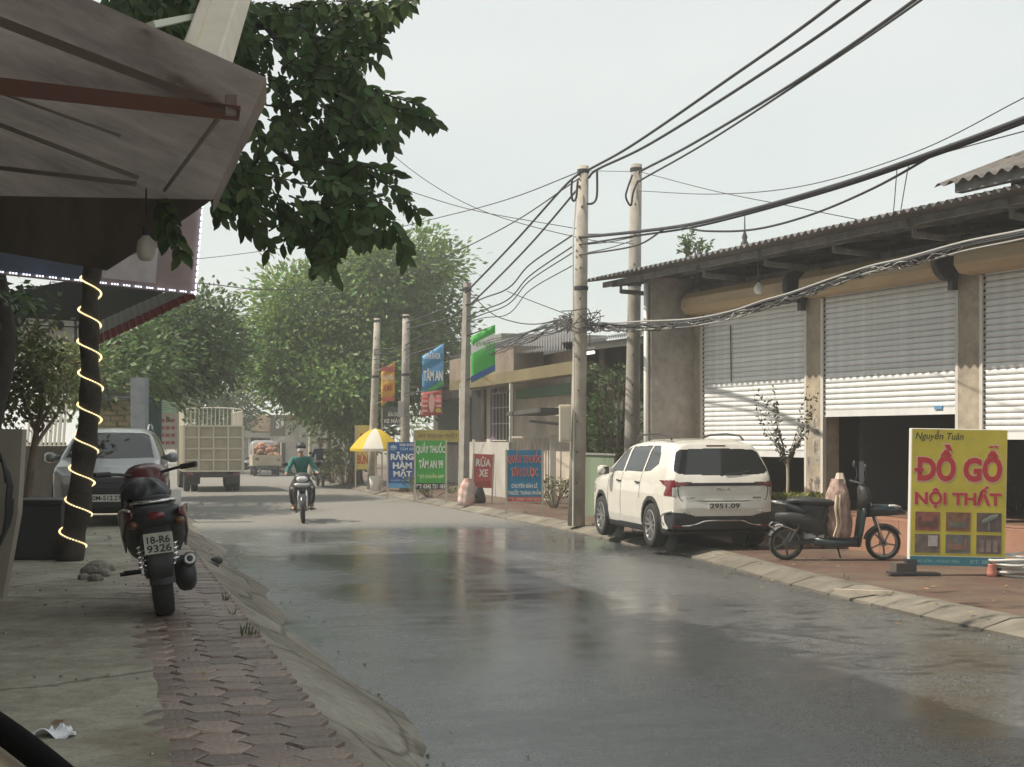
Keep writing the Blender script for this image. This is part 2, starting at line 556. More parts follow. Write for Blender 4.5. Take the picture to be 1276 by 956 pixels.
# right kerb: single stones with a sloped face
mb = MB()
strip(mb, lambda s: rd(s, ro(s) + 0.10, -0.03), lambda s: rd(s, ro(s) + 0.46, -0.03), ss)
kerb = tag(mb.build('kerb', M_conc), kind='structure')
s = 9.0
while s < 62:
    ln = 0.98
    z1 = PR + R.uniform(0.0, 0.012)
    w = 0.0 if s > 13 else 0.02
    prof = [(0.0, -0.03), (0.0, 0.02), (0.30, z1), (0.45, z1 + 0.003), (0.45, -0.03)]
    a, b = s + 0.012, s + ln
    vs = []
    for q in (a, a + 0.01, b - 0.01, b):
        dz = -0.008 if q in (a, b) else 0
        for o_, z in prof: vs.append(rd(q, ro(q) + o_ + R.uniform(-0.008, 0.008), z + (dz if z > 0 else 0)))
    n = len(prof); fs = []
    for i in range(3):
        for k in range(n): fs.append((i * n + k, i * n + (k + 1) % n, (i + 1) * n + (k + 1) % n, (i + 1) * n + k))
    fs += [tuple(range(n)), tuple(range(4 * n - 1, 3 * n - 1, -1))]
    MB().add(vs, fs).build('kerb_stone', M_kerb, kerb)
    s += 1.0
# left forecourt: half a metre above the street, with a concrete ramp down to it
mb = MB()
strip(mb, lambda s: rd(s, -14, PL), lambda s: rd(s, 0.86, PL), ss)
lp = tag(mb.build('left_pavement', M_slab), kind='structure')
mb = MB()
def rampz(k): return PL + 0.012 - (PL + 0.03) * (k ** 1.25)
vs, fs = [], []
for s in ss2:
    a, b = 0.80 + 0.03 * sin(s * 3), lo(s) + 0.06
    for k in range(7):
        q = k / 6
        vs.append(rd(s, a + (b - a) * q, rampz(q) + 0.012 * sin(s * 2.1 + k) * sin(pi * q)))
for i in range(len(ss2) - 1):
    for k in range(6): fs.append((i * 7 + k, i * 7 + k + 1, (i + 1) * 7 + k + 1, (i + 1) * 7 + k))
tag(mb.add(vs, fs).build('ramp', M_ramp, smooth=True), kind='structure')
# dusty slab next to the pavers, a little higher
mb = MB()
strip(mb, lambda s: rd(s, -14, PL + 0.027), lambda s: rd(s, 0.238 + 0.006 * sin(s * 9) + 0.005 * sin(s * 21), PL + 0.027), [3 + 0.2 * i for i in range(90)])
tag(mb.build('forecourt_slab', M_slab), kind='structure')
def hexa(r, h):
    mb = MB()
    vs = [(r * cos(pi / 3 * k) * 1.0, r * sin(pi / 3 * k), 0) for k in range(6)] + \
         [(r * 0.99 * cos(pi / 3 * k), r * 0.99 * sin(pi / 3 * k), h * 0.7) for k in range(6)] + \
         [(r * 0.90 * cos(pi / 3 * k), r * 0.90 * sin(pi / 3 * k), h) for k in range(6)]
    fs = [tuple(range(12, 18))]
    for a in (0, 6):
        for k in range(6): fs.append((a + k, a + (k + 1) % 6, a + 6 + (k + 1) % 6, a + 6 + k))
    mb.add(vs, fs); return mb
hx = hexa(0.122, 0.024).mesh('paver'); hx.materials.append(M_paver)
far = MB()
pitch = 0.122 * sqrt(3)
for c in range(4):
    o0 = 0.26 + c * 0.122 * 1.5
    k = 0
    s = 3.0 + (pitch / 2 if c % 2 else 0)
    while s < 24:
        p = rd(s, o0, PL + R.uniform(-0.004, 0.006))
        if s < 17 and R.random() < 0.985:
            o = put('paver', hx, M_paver, lp)
            o.location = p; o.rotation_euler = (R.uniform(-0.03, 0.03), R.uniform(-0.03, 0.03), RA + R.uniform(-0.03, 0.03))
        elif s >= 17:
            far.box(p + V((0, 0, 0.009)), (0.17, 0.19, 0.02), RA)
        s += pitch
far.build('paver', M_paver, lp, kind='stuff')
# ================================================================== the shop with roller shutters
FO = V((6.39, 19.5, 0)); FT = V((-0.421, 0.907, 0)).normalized(); FN = V((-0.907, -0.421, 0)).normalized()
FA = math.atan2(FT.y, FT.x)
def fb(t, o=0.0, z=0.0): return FO + FT * t + FN * o + V((0, 0, z))
M_plaster = mat('cement_render', (0.42, 0.37, 0.29), 0.9, blotch=.35, bls=1.2, var=0.16, vs=7, bump=0.25, bs=14)
M_peel = mat('peeling_render', (0.30, 0.26, 0.21), 0.9, var=0.12, vs=3.2, bump=0.3, bs=10, col2=(0.48, 0.41, 0.30))
M_greywall = mat('raw_cement_wall', (0.42, 0.39, 0.35), 0.92, blotch=.4, bls=.8, var=0.15, vs=6, bump=0.3, bs=12)
M_shut = mat('cream_shutter_steel', (0.72, 0.745, 0.75), 0.45, 0.0, var=0.10, vs=2.0, stretch=(2.2, 1, .3), rand=0.06, bump=.12, bs=3)
M_house = mat('tan_shutter_box', (0.46, 0.35, 0.21), 0.55, var=0.12, vs=1.5, stretch=(1, 1, 6))
M_rail = mat('white_guide_rail', (0.62, 0.60, 0.55), 0.5)
M_dark = mat('dark_steel', (0.05, 0.05, 0.055), 0.5, 0.3)
M_tin = mat('weathered_roof_sheet', (0.19, 0.195, 0.195), 0.7, 0.2, var=0.3, vs=3.0, col2=(0.24, 0.23, 0.22))
M_wood = mat('grey_timber', (0.20, 0.20, 0.195), 0.8, var=0.3, vs=4)
M_tile = mat('terracotta_step_tile', (0.36, 0.20, 0.14), 0.5, var=0.12, vs=3)
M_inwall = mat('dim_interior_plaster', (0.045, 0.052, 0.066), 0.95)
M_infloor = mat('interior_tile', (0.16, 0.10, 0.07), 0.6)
shop = thing('shop_building', 'long furniture shop with three roller shutters under a corrugated eave', 'shop', fb(0, 0, PR))
FLZ = 0.58
pil = [(-3.6, 0.40), (0.0, 0.42), (3.5, 0.37), (7.05, 0.30)]
for i, (t, w) in enumerate(pil):
    mb = MB()
    mb.box(fb(t, -0.16, (4.5 + PR) / 2), (w, 0.36, 4.5 - PR), FA)
    mb.build('pillar', M_peel if i == 2 else M_plaster, shop, world=True, label='peeling cement pillar behind the sapling' if i == 2 else None)
    if i == 2:
        mp = MB()
        for q in range(60):
            z = 0.7 + 1.7 * R.random() ** 1.6
            mp.box(fb(t + R.uniform(-0.15, 0.15), 0.0165, z), (R.uniform(0.03, 0.10), 0.012, R.uniform(0.04, 0.2)), FA, 0, R.uniform(-0.4, 0.4))
        mp.build('peeled_patch', M_greywall, shop, world=True, kind='stuff')
# wing wall facing the camera, side wall, back, floor, step
MB().box(fb(7.2, 0.46, 2.4), (0.16, 0.94, 4.6), FA).build('wing_wall', M_greywall, shop, world=True)
TT = 7.28
MB().box(fb(7.28, -4.2, 2.35), (0.16, 8.3, 4.9), FA).add([fb(TT - 0.08, -0.05, 4.8), fb(TT - 0.08, -8.3, 4.8), fb(TT - 0.08, -8.3, 6.25), fb(TT - 0.08, -0.05, 4.93)], [(0, 1, 2, 3)]).build('side_wall', M_greywall, shop, world=True)
TT = -8.0
MB().box(fb(-8.0, -4.2, 2.35), (0.16, 8.3, 4.9), FA).add([fb(TT - 0.08, -0.05, 4.8), fb(TT - 0.08, -8.3, 4.8), fb(TT - 0.08, -8.3, 6.25), fb(TT - 0.08, -0.05, 4.93)], [(0, 1, 2, 3)]).build('side_wall', M_greywall, shop, world=True)
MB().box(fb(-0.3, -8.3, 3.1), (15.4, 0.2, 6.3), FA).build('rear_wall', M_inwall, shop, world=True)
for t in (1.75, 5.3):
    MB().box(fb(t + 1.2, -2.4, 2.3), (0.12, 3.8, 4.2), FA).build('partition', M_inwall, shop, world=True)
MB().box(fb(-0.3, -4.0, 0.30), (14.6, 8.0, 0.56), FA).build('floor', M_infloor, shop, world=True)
step = MB().box(fb(-0.4, 0.37, 0.32), (14.9, 0.72, 0.50), FA).build('step', M_greywall, shop, world=True)
for k in range(37):
    MB().box(fb(-7.6 + 0.4 * k, 0.735, 0.335), (0.392, 0.02, 0.47), FA).build('step_tile', M_tile, step, world=True)
for k in range(37):
    MB().box(fb(-7.6 + 0.4 * k, 0.375, 0.577), (0.392, 0.74, 0.02), FA).build('step_tile', M_tile, step, world=True)
# lintel and shutters
MB().box(fb(-0.3, -0.2, 4.5), (14.9, 0.22, 0.16), FA).build('lintel', M_wood, shop, world=True)
def slatmesh(L_):
    mb = MB()
    prof = [(0.0, 0.0), (0.012, 0.006), (0.02, 0.022), (0.022, 0.045), (0.018, 0.066), (0.008, 0.079), (0.0, 0.0835)]
    vs = [(x, -y, z) for x in (-L_ / 2, L_ / 2) for y, z in prof]
    n = len(prof)
    mb.add(vs, [(i, i + 1, n + i + 1, n + i) for i in range(n - 1)])
    me = mb.mesh('slat'); me.materials.append(M_shut)
    for p in me.polygons: p.use_smooth = True
    return me
bays = [(0.20, 3.32, 2.09), (3.69, 6.89, 1.43), (-3.40, -0.21, 1.73)]
for bi, (t0, t1, zb) in enumerate(bays):
    tm = (t0 + t1) / 2
    sh = MB().box(fb(tm, -0.07, (4.1 + zb) / 2), (t1 - t0 - 0.1, 0.01, 4.1 - zb - 0.02), FA).build('shutter', M_dark, shop, world=True)
    for t in (t0 + 0.03, t1 - 0.03): MB().box(fb(t, -0.01, (4.0 + FLZ) / 2), (0.06, 0.07, 4.0 - FLZ), FA).build('guide_rail', M_rail, sh, world=True)
    me = slatmesh(t1 - t0 - 0.14)
    z = zb + 0.10; k = 0
    while z < 4.05:
        o = put('slat', me, M_shut, sh, world=True)
        o.location = fb(tm, -0.03, z)
        o.rotation_euler = (0, 0, FA + pi)
        z += 0.0865
    MB().box(fb(tm, -0.035, zb + 0.05), (t1 - t0 - 0.14, 0.05, 0.10), FA).build('bottom_rail', M_shut, sh, world=True)
    g = MB()
    for k in range(int((4.0 - zb) / 0.085)):
        g.box(fb(t1 - 0.075, -0.008, zb + 0.06 + k * 0.0865), (0.03, 0.02, 0.035), FA)
    g.build('guide_slot', M_dark, sh, world=True, kind='stuff')
    hb = MB()
    prof = [(0.02, 4.44), (0.24, 4.42), (0.36, 4.30), (0.37, 4.14), (0.28, 4.03), (0.02, 4.01)]
    ta, tb = t0 + 0.12, t1 + 0.12
    n = len(prof)
    hb.add([fb(t, o, z) for t in (ta, tb) for o, z in prof], [(i, (i + 1) % n, n + (i + 1) % n, n + i) for i in range(n)] + [tuple(range(n)), tuple(range(2 * n - 1, n - 1, -1))])
    hb.build('shutter_box', M_house, shop, world=True)
    d = MB()
    Md = Matrix.Translation(fb(t0 + 0.02, 0.2, 4.22)) @ Matrix.Rotation(FA, 4, 'Z') @ Matrix.Rotation(pi / 2, 4, 'Y')
    d.lathe([(0.0, -0.05), (0.24, -0.05), (0.26, -0.02), (0.26, 0.05), (0, 0.06)], Md, 18)
    d.box(fb(t0 + 0.0, 0.12, 3.98), (0.10, 0.10, 0.30), FA)
    d.build('end_bracket', M_dark, shop, world=True)
MB().box(fb(0.62, 0.0, 2.19), (0.16, 0.02, 0.05), FA).build('sticker', mat('blue_sticker', (0.12, 0.3, 0.5), 0.5), shop, world=True)
MB().box(fb(6.05, 0.0, 1.50), (0.2, 0.02, 0.05), FA).build('sticker', mat('grey_sticker', (0.25, 0.35, 0.4), 0.5), shop, world=True)
MB().tube([fb(5.9, 0.02, 3.75), fb(5.87, 0.025, 2.75)], 0.012, 5).build('pull_cord', M_dark, shop, world=True)
# roof: corrugated sheet rising to the back, purlins and brackets under the eave
def roof(u, v):
    t = -9.0 + 18.15 * u
    o = 1.42 - 10.1 * v
    return fb(t, o, 4.78 + 1.55 * v + 0.028 * sin(2 * pi * (t / 0.165)))
MB().grid(roof, 880, 6).build('roof', M_tin, shop, world=True, smooth=True, fix=False)
for o, z in ((1.05, 4.70), (0.3, 4.80), (-1.2, 5.03)):
    MB().box(fb(0.0, o, z), (17.4, 0.06, 0.10), FA).build('purlin', M_wood, shop, world=True)
for t in [8.2, 7.2, 5.3, 3.5, 1.75, 0.0, -1.8, -3.6]:
    b = MB()
    b.beam(fb(t, 1.15, 4.66), fb(t, -2.0, 5.08), 0.06, 0.10)
    b.beam(fb(t + 0.1, 0.05, 4.52), fb(t + 0.1, 0.9, 4.55), 0.05, 0.08)
    b.beam(fb(t + 0.1, 0.9, 4.52), fb(t + 0.1, 0.9, 4.72), 0.05, 0.05)
    b.build('rafter', M_wood, shop, world=True)
MB().tube([fb(7.2, 0.99, PR), fb(7.2, 0.99, 4.6)], 0.045, 8).build('drain_pipe', mat('white_pipe', (0.7, 0.69, 0.65), 0.5), shop, world=True, smooth=True)
# the higher tiled roof at the right edge
ur = MB()
def uroof(u, v):
    t = -7.0 + 6.03 * u; o = 1.5 - 5.0 * v
    return fb(t, o, 4.99 + 1.9 * v + 0.03 * sin(2 * pi * t / 0.22))
ur.grid(uroof, 180, 4)
ur.build('upper_roof', mat('grey_brown_roof_tile', (0.12, 0.108, 0.10), 0.8, var=0.35, vs=4), shop, world=True, smooth=True, fix=False)
for k, (a, z) in enumerate(((-1.25, 4.97), (-1.85, 4.92), (-2.5, 4.88))):
    MB().box(fb(a - 2.2, 1.35 - 0.35 * k, z), (4.4, 0.12, 0.20), FA).build('upper_beam', M_wood, shop, world=True)
for a in (-3.2, -6.0): MB().box(fb(a, 0.2, 5.05), (0.14, 0.14, 0.5), FA).build('upper_post', M_wood, shop, world=True)
# bulb under the eave
bl = thing('light_bulb', 'white bulb hanging from the shop eave above the first shutter', 'light bulb', at(945, 356, 23.0))
M_bulb = mat('white_bulb_glass', (0.8, 0.8, 0.78), 0.3)
MB().lathe([(0.0, -0.14), (0.04, -0.135), (0.07, -0.10), (0.075, -0.05), (0.06, 0.0), (0.03, 0.03), (0.025, 0.06)], None, 14).build('glass', M_bulb, bl, smooth=True)
MB().lathe([(0.03, 0.05), (0.035, 0.12), (0.0, 0.13)], None, 10).tube([(0, 0, 0.12), (0, 0, 0.55)], 0.012, 5).build('socket', M_dark, bl)
# dim furniture and stock inside
M_chair = mat('dark_carved_wood', (0.09, 0.055, 0.04), 0.5)
def inner_chair(t, o, rz, lab):
    p = fb(t, o, FLZ + 0.005)
    c = thing('wooden_chair', lab, 'chair', p, rz, 'carved chairs inside the shop')
    MB().box((0, 0, 0.43), (0.5, 0.48, 0.06)).build('seat', M_chair, c)
    bk = MB()
    for x in (-0.2, -0.1, 0, 0.1, 0.2): bk.box((x, 0.22, 0.8), (0.04, 0.04, 0.72))
    bk.box((0, 0.22, 1.16), (0.5, 0.06, 0.09)); bk.build('backrest', M_chair, c)
    for x in (-0.22, 0.22):
        for y in (-0.2, 0.2): MB().box((x, y, 0.2), (0.05, 0.05, 0.41)).build('leg', M_chair, c)
inner_chair(1.15, -1.3, 0.6, 'slatted dark chair in the doorway right beside the yellow sign')
inner_chair(2.6, -1.7, -0.4, 'slatted dark chair in the dark doorway behind the handlebar of the black scooter')
inner_chair(1.9, -2.4, 0.1, 'slatted dark chair standing deepest in the shop doorway between two others')
def lump_sack(name, label, cat, loc, rz, w, h, m, group=None, lie=False, seed=0, tie=True):
    rr = random.Random(seed)
    t = thing(name, label, cat, loc, rz, group)
    def f(u, v):
        a = 2 * pi * u
        k = [0.78, 0.98, 1.03, 1.0, 1.0, 0.98, 0.95, 0.88, 0.62, 0.50]
        x = v * (len(k) - 1); i = min(int(x), len(k) - 2)
        r = k[i] + (k[i + 1] - k[i]) * (x - i)
        r *= w * 0.5 * (1 + 0.07 * sin(3 * a + seed + 4 * v) + 0.06 * sin(7 * a + seed * 2 - 3 * v) + 0.025 * sin(17 * a + 2 * v) + 0.04 * sin(19 * v + 2 * a + seed))
        lean = 0.04 * w * sin(3 * v + seed)
        if not tie and v > 0.62: r = w * 0.5 * (0.95 - (v - 0.62) * 1.0)
        return V((r * cos(a) + lean, r * 0.78 * sin(a), h * v))
    mb = MB().grid(f, 26, 22, True)
    mb.add([f(i / 26, 1.0) for i in range(26)], [tuple(range(26))])
    mb.add([f(i / 26, 0.0) for i in range(26)], [tuple(range(25, -1, -1))])
    mb.build('bag', m, t, smooth=True)
    return t
M_sackg = mat('grey_woven_sack', (0.22, 0.19, 0.17), 0.9, var=0.25, vs=9, bump=0.4, bs=60)
for k in range(5):
    t = thing('sack', ['lowest sack of the stack behind the yellow sign', 'second sack from the floor in the stack behind the yellow sign', 'middle sack of the stack behind the yellow sign',
                       'second sack from the top in the stack behind the yellow sign', 'topmost sack of the stack behind the yellow sign'][k], 'sack', fb(-1.35 - 0.05 * (k % 2), -0.75, FLZ + 0.01 + 0.165 * k), FA + 0.1 * (k % 3), 'sacks stacked in the third doorway')
    MB().loft([((x, 0, 0.09), a, b, (0, 1, 0), (0, 0, 1)) for x, a, b in ((-0.42, 0.12, 0.03), (-0.36, 0.22, 0.075), (-0.1, 0.25, 0.09), (0.2, 0.25, 0.085), (0.36, 0.21, 0.07), (0.42, 0.12, 0.03))], 14, 3).build('bag', M_sackg, t, smooth=True)
# ================================================================== poles, boxes and cables
M_pole = mat('concrete_pole', (0.36, 0.33, 0.285), 0.88, var=0.25, vs=3.0, bump=0.25, bs=25)
M_pole2 = mat('grey_concrete_pole', (0.30, 0.28, 0.25), 0.88, var=0.25, vs=3.0, bump=0.25, bs=25)
M_cable = mat('black_cable', (0.025, 0.026, 0.03), 0.55)
M_gcable = mat('grey_cable', (0.30, 0.30, 0.29), 0.6)
M_box = mat('cream_meter_box', (0.60, 0.54, 0.42), 0.6, var=0.1)
def pole(label, px0, px1, pyt, d, w0, w1, m, z0=PR, sq=False, tint=None):
    b = at(px0, HZ, d); b.z = z0
    top = at(px1, pyt, d)
    p = thing('utility_pole', label, 'utility pole', b, 0, 'concrete poles along the right pavement')
    rel = top - b
    mb = MB()
    n = 4 if sq else 18
    mb.tube([V((0, 0, 0)), rel * 0.33, rel * 0.66, rel], [w0, w0 + (w1 - w0) * 0.33, w0 + (w1 - w0) * 0.66, w1], n)
    mb.build('shaft', m, p, smooth=not sq)
    for q in (0.985, 0.66) if not sq else (0.97,):
        c = rel * q; r = w0 + (w1 - w0) * q
        MB().lathe([(r + 0.004, -0.04), (r + 0.016, -0.03), (r + 0.016, 0.03), (r + 0.004, 0.04)], Matrix.Translation(c), 14).build('steel_band', M_dark, p)
    hol = MB()
    if not sq:
        for k in range(10):
            q = 0.12 + 0.085 * k; c = rel * q; r = w0 + (w1 - w0) * q
            hol.box(c + V((-0.02, -r, 0)), (0.03, 0.02, 0.03))
        hol.build('step_hole', M_dark, p, kind='stuff')
    return p, b, top
p1, b1, t1 = pole('tall cream concrete pole beside the white car with a meter box', 718, 727, 207, 26.3, 0.165, 0.10, M_pole)
p2, b2, t2 = pole('tall round concrete pole rising behind the shop eave and the white car', 786, 793, 205, 29.0, 0.17, 0.115, M_pole2)
p3, b3, t3 = pole('square grey concrete pole between the green banner and the green pharmacy board', 577, 582, 352, 35.0, 0.14, 0.10, M_pole2, sq=True)
p4, b4, t4 = pole('grey pole with a small grey box behind the dental board', 504, 506, 392, 43.3, 0.16, 0.11, M_pole2)
p5, b5, t5 = pole('thin pale pole right beside the yellow umbrella', 463, 470, 397, 44.9, 0.15, 0.10, M_pole)
# meter boxes are fixed to their poles
mbx = MB().box(at(704, 528, 26.1) - b1 + V((0, 0, 0)), (0.22, 0.22, 0.70)).build('meter_box', M_box, p1, bev=0.015)
MB().box(at(704, 528, 25.98) - b1, (0.16, 0.02, 0.6)).build('box_door', mat('grey_cream_lid', (0.5, 0.46, 0.38), 0.6), mbx)
MB().box(at(500, 510, 43.0) - b4, (0.18, 0.12, 0.5)).build('meter_box', mat('grey_box', (0.35, 0.35, 0.33), 0.6), p4, bev=0.01)
MB().tube([at(714, 655, 26.1) - b1 + V((0, 0, 0.0)), at(715, 480, 26.1) - b1, at(714, 300, 26.1) - b1, at(719, 230, 26.15) - b1], 0.018, 6).build('conduit', M_rail, p1)
NC = [0]
def cable(label, pts, r=0.014, m=None, group=None, n=10, name='overhead_cable', cat='cable'):
    o = MB().tube(crom(pts, n), r, 5).build(name, m or M_cable, None, smooth=True)
    tag(o, label, cat, group or 'overhead cables strung along the street')
    NC[0] += 1
    return o
# pole to the upper right, ending at a pole out of view
def up(px, py, d): return at(px, py, d)
cable('upper thick cable from the cream pole to the top edge, left of its pair', [up(733, 212, 26.2), up(788, 181, 24.2), up(900, 104, 20.6), up(1045, 0, 17.1), up(1300, -215, 12.6)], 0.024)
cable('lower thick cable from the cream pole to the top edge, right of its pair', [up(733, 222, 26.2), up(745, 211, 25.6), up(809, 180, 23.5), up(940, 98, 19.8), up(1083, 0, 16.6), up(1340, -200, 12.3)], 0.024)
cable('thick cable from the round pole behind the eave rising to the top right corner', [up(797, 214, 28.9), up(862, 180, 26.2), up(990, 103, 21.8), up(1140, 0, 18.0), up(1400, -200, 13.6)], 0.026)
cable('shorter loop of thick cable rising from the round pole just below its neighbour', [up(797, 226, 28.9), up(803, 222, 28.5), up(880, 178, 25.5), up(1010, 94, 21.3), up(1148, 0, 17.8), up(1420, -200, 13.4)], 0.02)
# down the street from the cream pole
cable('upper thick cable from the cream pole down to the square pole', [up(722, 216, 26.2), up(700, 236, 27.6), up(640, 303, 31), up(581, 364, 34.9), up(560, 382, 37), up(507, 402, 43.2)], 0.024)
cable('second thick cable from the cream pole down to the square pole', [up(722, 232, 26.2), up(712, 245, 27.0), up(655, 311, 30.4), up(592, 374, 34.4), up(581, 380, 34.9), up(560, 396, 37), up(507, 410, 43.2)], 0.022)
cable('thin wire from the cream pole to the big tree, topmost of the left fan', [up(722, 214, 26.2), up(640, 246, 30), up(560, 268, 34), up(430, 297, 40), up(253, 322, 44), up(60, 335, 40)], 0.011)
cable('thin wire from the cream pole toward the top of the big tree', [up(722, 222, 26.2), up(640, 277, 30), up(556, 320, 35), up(500, 345, 44)], 0.013)
for i, (y0, y1, ym, lab) in enumerate(((292, 380, 338, 'mid height cable from the cream pole to the square pole, highest of the bundle'),
                                       (306, 394, 352, 'mid height cable from the cream pole to the square pole, second of the bundle'),
                                       (314, 399, 358, 'mid height cable from the cream pole to the square pole, third of the bundle'),
                                       (330, 402, 370, 'thin lowest cable of the bundle between the cream pole and the square pole'))):
    cable(lab, [up(715, y0, 26.2), up(660, ym - 8, 29.6), up(632, ym + 22, 31.2), up(585, y1, 34.8), up(505, 430 + 6 * i, 43.2), up(466, 436 + 6 * i, 44.8)], 0.017 - 0.002 * i)
cable('drooping wavy wire between the square pole and the cable knot', [up(583, 362, 34.9), up(612, 390, 33), up(640, 401, 31), up(668, 404, 29.5), up(700, 398, 27)], 0.012)
cable('straight thin wire from the square pole to the foot of the cable knot', [up(632, 363, 32), up(670, 378, 30), up(718, 396, 26.3)], 0.010)
cable('faint wire crossing the sky from the upper left to the round pole', [up(430, 120, 30), up(492, 195, 29), up(590, 258, 28), up(720, 296, 27), up(790, 304, 28.8)], 0.008)
cable('faint wire sloping gently from the dark leaves to the cream pole', [up(440, 215, 28), up(500, 235, 28), up(590, 262, 27.5), up(718, 285, 26.4)], 0.008)
cable('wire crossing the far sky below the dark leaves on the left', [up(60, 338, 30), up(250, 353, 36), up(330, 361, 40), up(430, 357, 46), up(520, 345, 50)], 0.014)
# along the shop front to the right
cable('thick twin cable sweeping from the cream pole to the right edge over the roof', [up(722, 296, 26.2), up(793, 289, 23.9), up(860, 280, 21.6), up(935, 262, 19.5), up(1040, 232, 17.3), up(1130, 202, 15.7), up(1276, 148, 13.7), up(1500, 55, 11.5)], 0.030)
cable('slightly thinner cable hugging the thick twin cable to the right edge', [up(722, 305, 26.2), up(793, 294, 24.0), up(860, 284, 21.7), up(935, 266, 19.6), up(1040, 236, 17.4), up(1130, 206, 15.8), up(1276, 153, 13.8), up(1500, 62, 11.6)], 0.018)
cable('cable looping below the thick twin cable above the corrugated roof', [up(722, 318, 26.2), up(793, 306, 24.0), up(835, 283, 22.4), up(880, 288, 20.9), up(940, 286, 19.5), up(1010, 268, 18.0), up(1090, 234, 16.5), up(1165, 192, 15.2), up(1185, 180, 14.9)], 0.016)
cable('thin wire from the round pole to the right edge over the high roof', [up(796, 238, 28.9), up(890, 242, 24), up(1000, 232, 20), up(1140, 190, 17), up(1276, 122, 14.8), up(1400, 60, 13)], 0.007)
cable('thin wire descending from the round pole onto the shop roof', [up(797, 214, 28.9), up(890, 238, 25), up(990, 258, 21.8), up(1080, 276, 19.6)], 0.007)
cable('thin wire under the thick cable reaching the right edge beside the high roof', [up(1030, 236, 17.4), up(1130, 204, 15.9), up(1200, 184, 15), up(1290, 160, 13.8), up(1400, 130, 12.5)], 0.007)
cable('short tie wire dropping from the thick cable onto the shop roof', [up(1118, 206, 15.9), up(1115, 245, 16.8), up(1113, 268, 17.2)], 0.006, n=3)
cable('slanting tie wire dropping from the thick cable beside the short one', [up(1133, 201, 15.7), up(1127, 235, 16.3), up(1122, 265, 16.9)], 0.006, n=3)
cable('pale wire between the two tall poles just under their tops', [up(735, 213, 26.3), up(788, 214, 28.9)], 0.006, n=3)
for i, (y0, y1) in enumerate(((292, 289), (305, 296), (316, 300))):
    cable(['upper short wire between the two tall poles at cable height', 'middle short wire between the two tall poles at cable height', 'lower short wire between the two tall poles at cable height'][i],
          [up(728, y0, 26.3), up(760, (y0 + y1) / 2 + 1, 27.4), up(788, y1, 28.8)], 0.010, n=4)
# loops at the pole heads
for lab, pts in (('thick slack loop hanging on the right of the cream pole head', [(744, 213), (744, 240), (742, 250), (737, 254), (731, 254)]),
                 ('thick slack loop hanging on the left of the cream pole head', [(713, 222), (712, 240), (714, 250), (718, 246), (720, 225)])):
    cable(lab, [up(x, y, 26.05) for x, y in pts], 0.022, group='slack loops at the pole heads')
cable('thick slack loop hanging on the left of the round pole head', [up(x, y, 28.75) for x, y in ((788, 218), (782, 235), (780, 246), (786, 256), (789, 240), (795, 225))], 0.022, group='slack loops at the pole heads')
# the tangled bundle that runs past both poles to the shop front
def dfl(px): return dof(px, 9.0)
bpts = [(690, 398), (722, 402), (760, 403), (800, 402), (860, 398), (910, 387), (950, 376), (985, 366), (1040, 347), (1085, 331), (1130, 322), (1200, 303), (1276, 288), (1420, 255)]
bun = thing('cable_bundle', 'tangled bundle of black and grey wires sagging along the shop front', 'cable bundle', at(722, 402, dfl(722)))
for k, (dy, r, m) in enumerate(((0, 0.017, M_gcable), (3, 0.018, M_cable), (6, 0.014, M_cable), (2, 0.012, M_cable), (9, 0.012, M_gcable))):
    pts = [at(x, y + dy + R.uniform(-1.5, 1.5), dfl(x) + R.uniform(-0.06, 0.06)) for x, y in bpts]
    MB().tube(crom(pts, 8), r, 5).build('wire', m, bun, world=True, smooth=True)
tg = MB(); tg2 = MB()
for k in range(90):
    x0 = R.uniform(722, 1150)
    y = np.interp(x0, [p[0] for p in bpts], [p[1] for p in bpts])
    ln = R.uniform(15, 60)
    pts = []
    for j in range(5):
        x = x0 + ln * j / 4
        yy = float(np.interp(x, [p[0] for p in bpts], [p[1] for p in bpts]))
        pts.append(at(x, yy + (R.uniform(2, 12) if 0 < j < 4 else 4), dfl(x) + R.uniform(-0.12, 0.12)))
    (tg if k % 4 else tg2).tube(crom(pts, 4), 0.009, 4)
for k in range(15):                                   # the knot round the cream pole
    a = R.uniform(0, 2 * pi); q = R.uniform(0, 2 * pi)
    c = at(722, 402, 26.2)
    pts = [c + V((0.35 * cos(a + j * 0.9) * R.uniform(0.5, 1.4), 0.25 * sin(a + j * 0.9), R.uniform(-0.22, 0.24))) for j in range(5)]
    tg.tube(crom(pts, 4), 0.010, 4)
for k in range(16):
    y1 = R.uniform(398, 412); x1 = R.uniform(600, 655)
    pts = [at(718, 400 + R.uniform(-4, 8), 26.4), at(690, 404 + R.uniform(-6, 12), 28), at(660, 414 + R.uniform(-4, 14), 29.8), at(x1, 430 + R.uniform(-6, 14), 32)]
    tg.tube(crom(pts, 5), 0.009, 4)
tg.build('tangle', mat('dusty_cable', (.07, .07, .07), .7), bun, world=True, kind='stuff', smooth=True)
tg2.build('tangle', M_gcable, bun, world=True, kind='stuff', smooth=True)
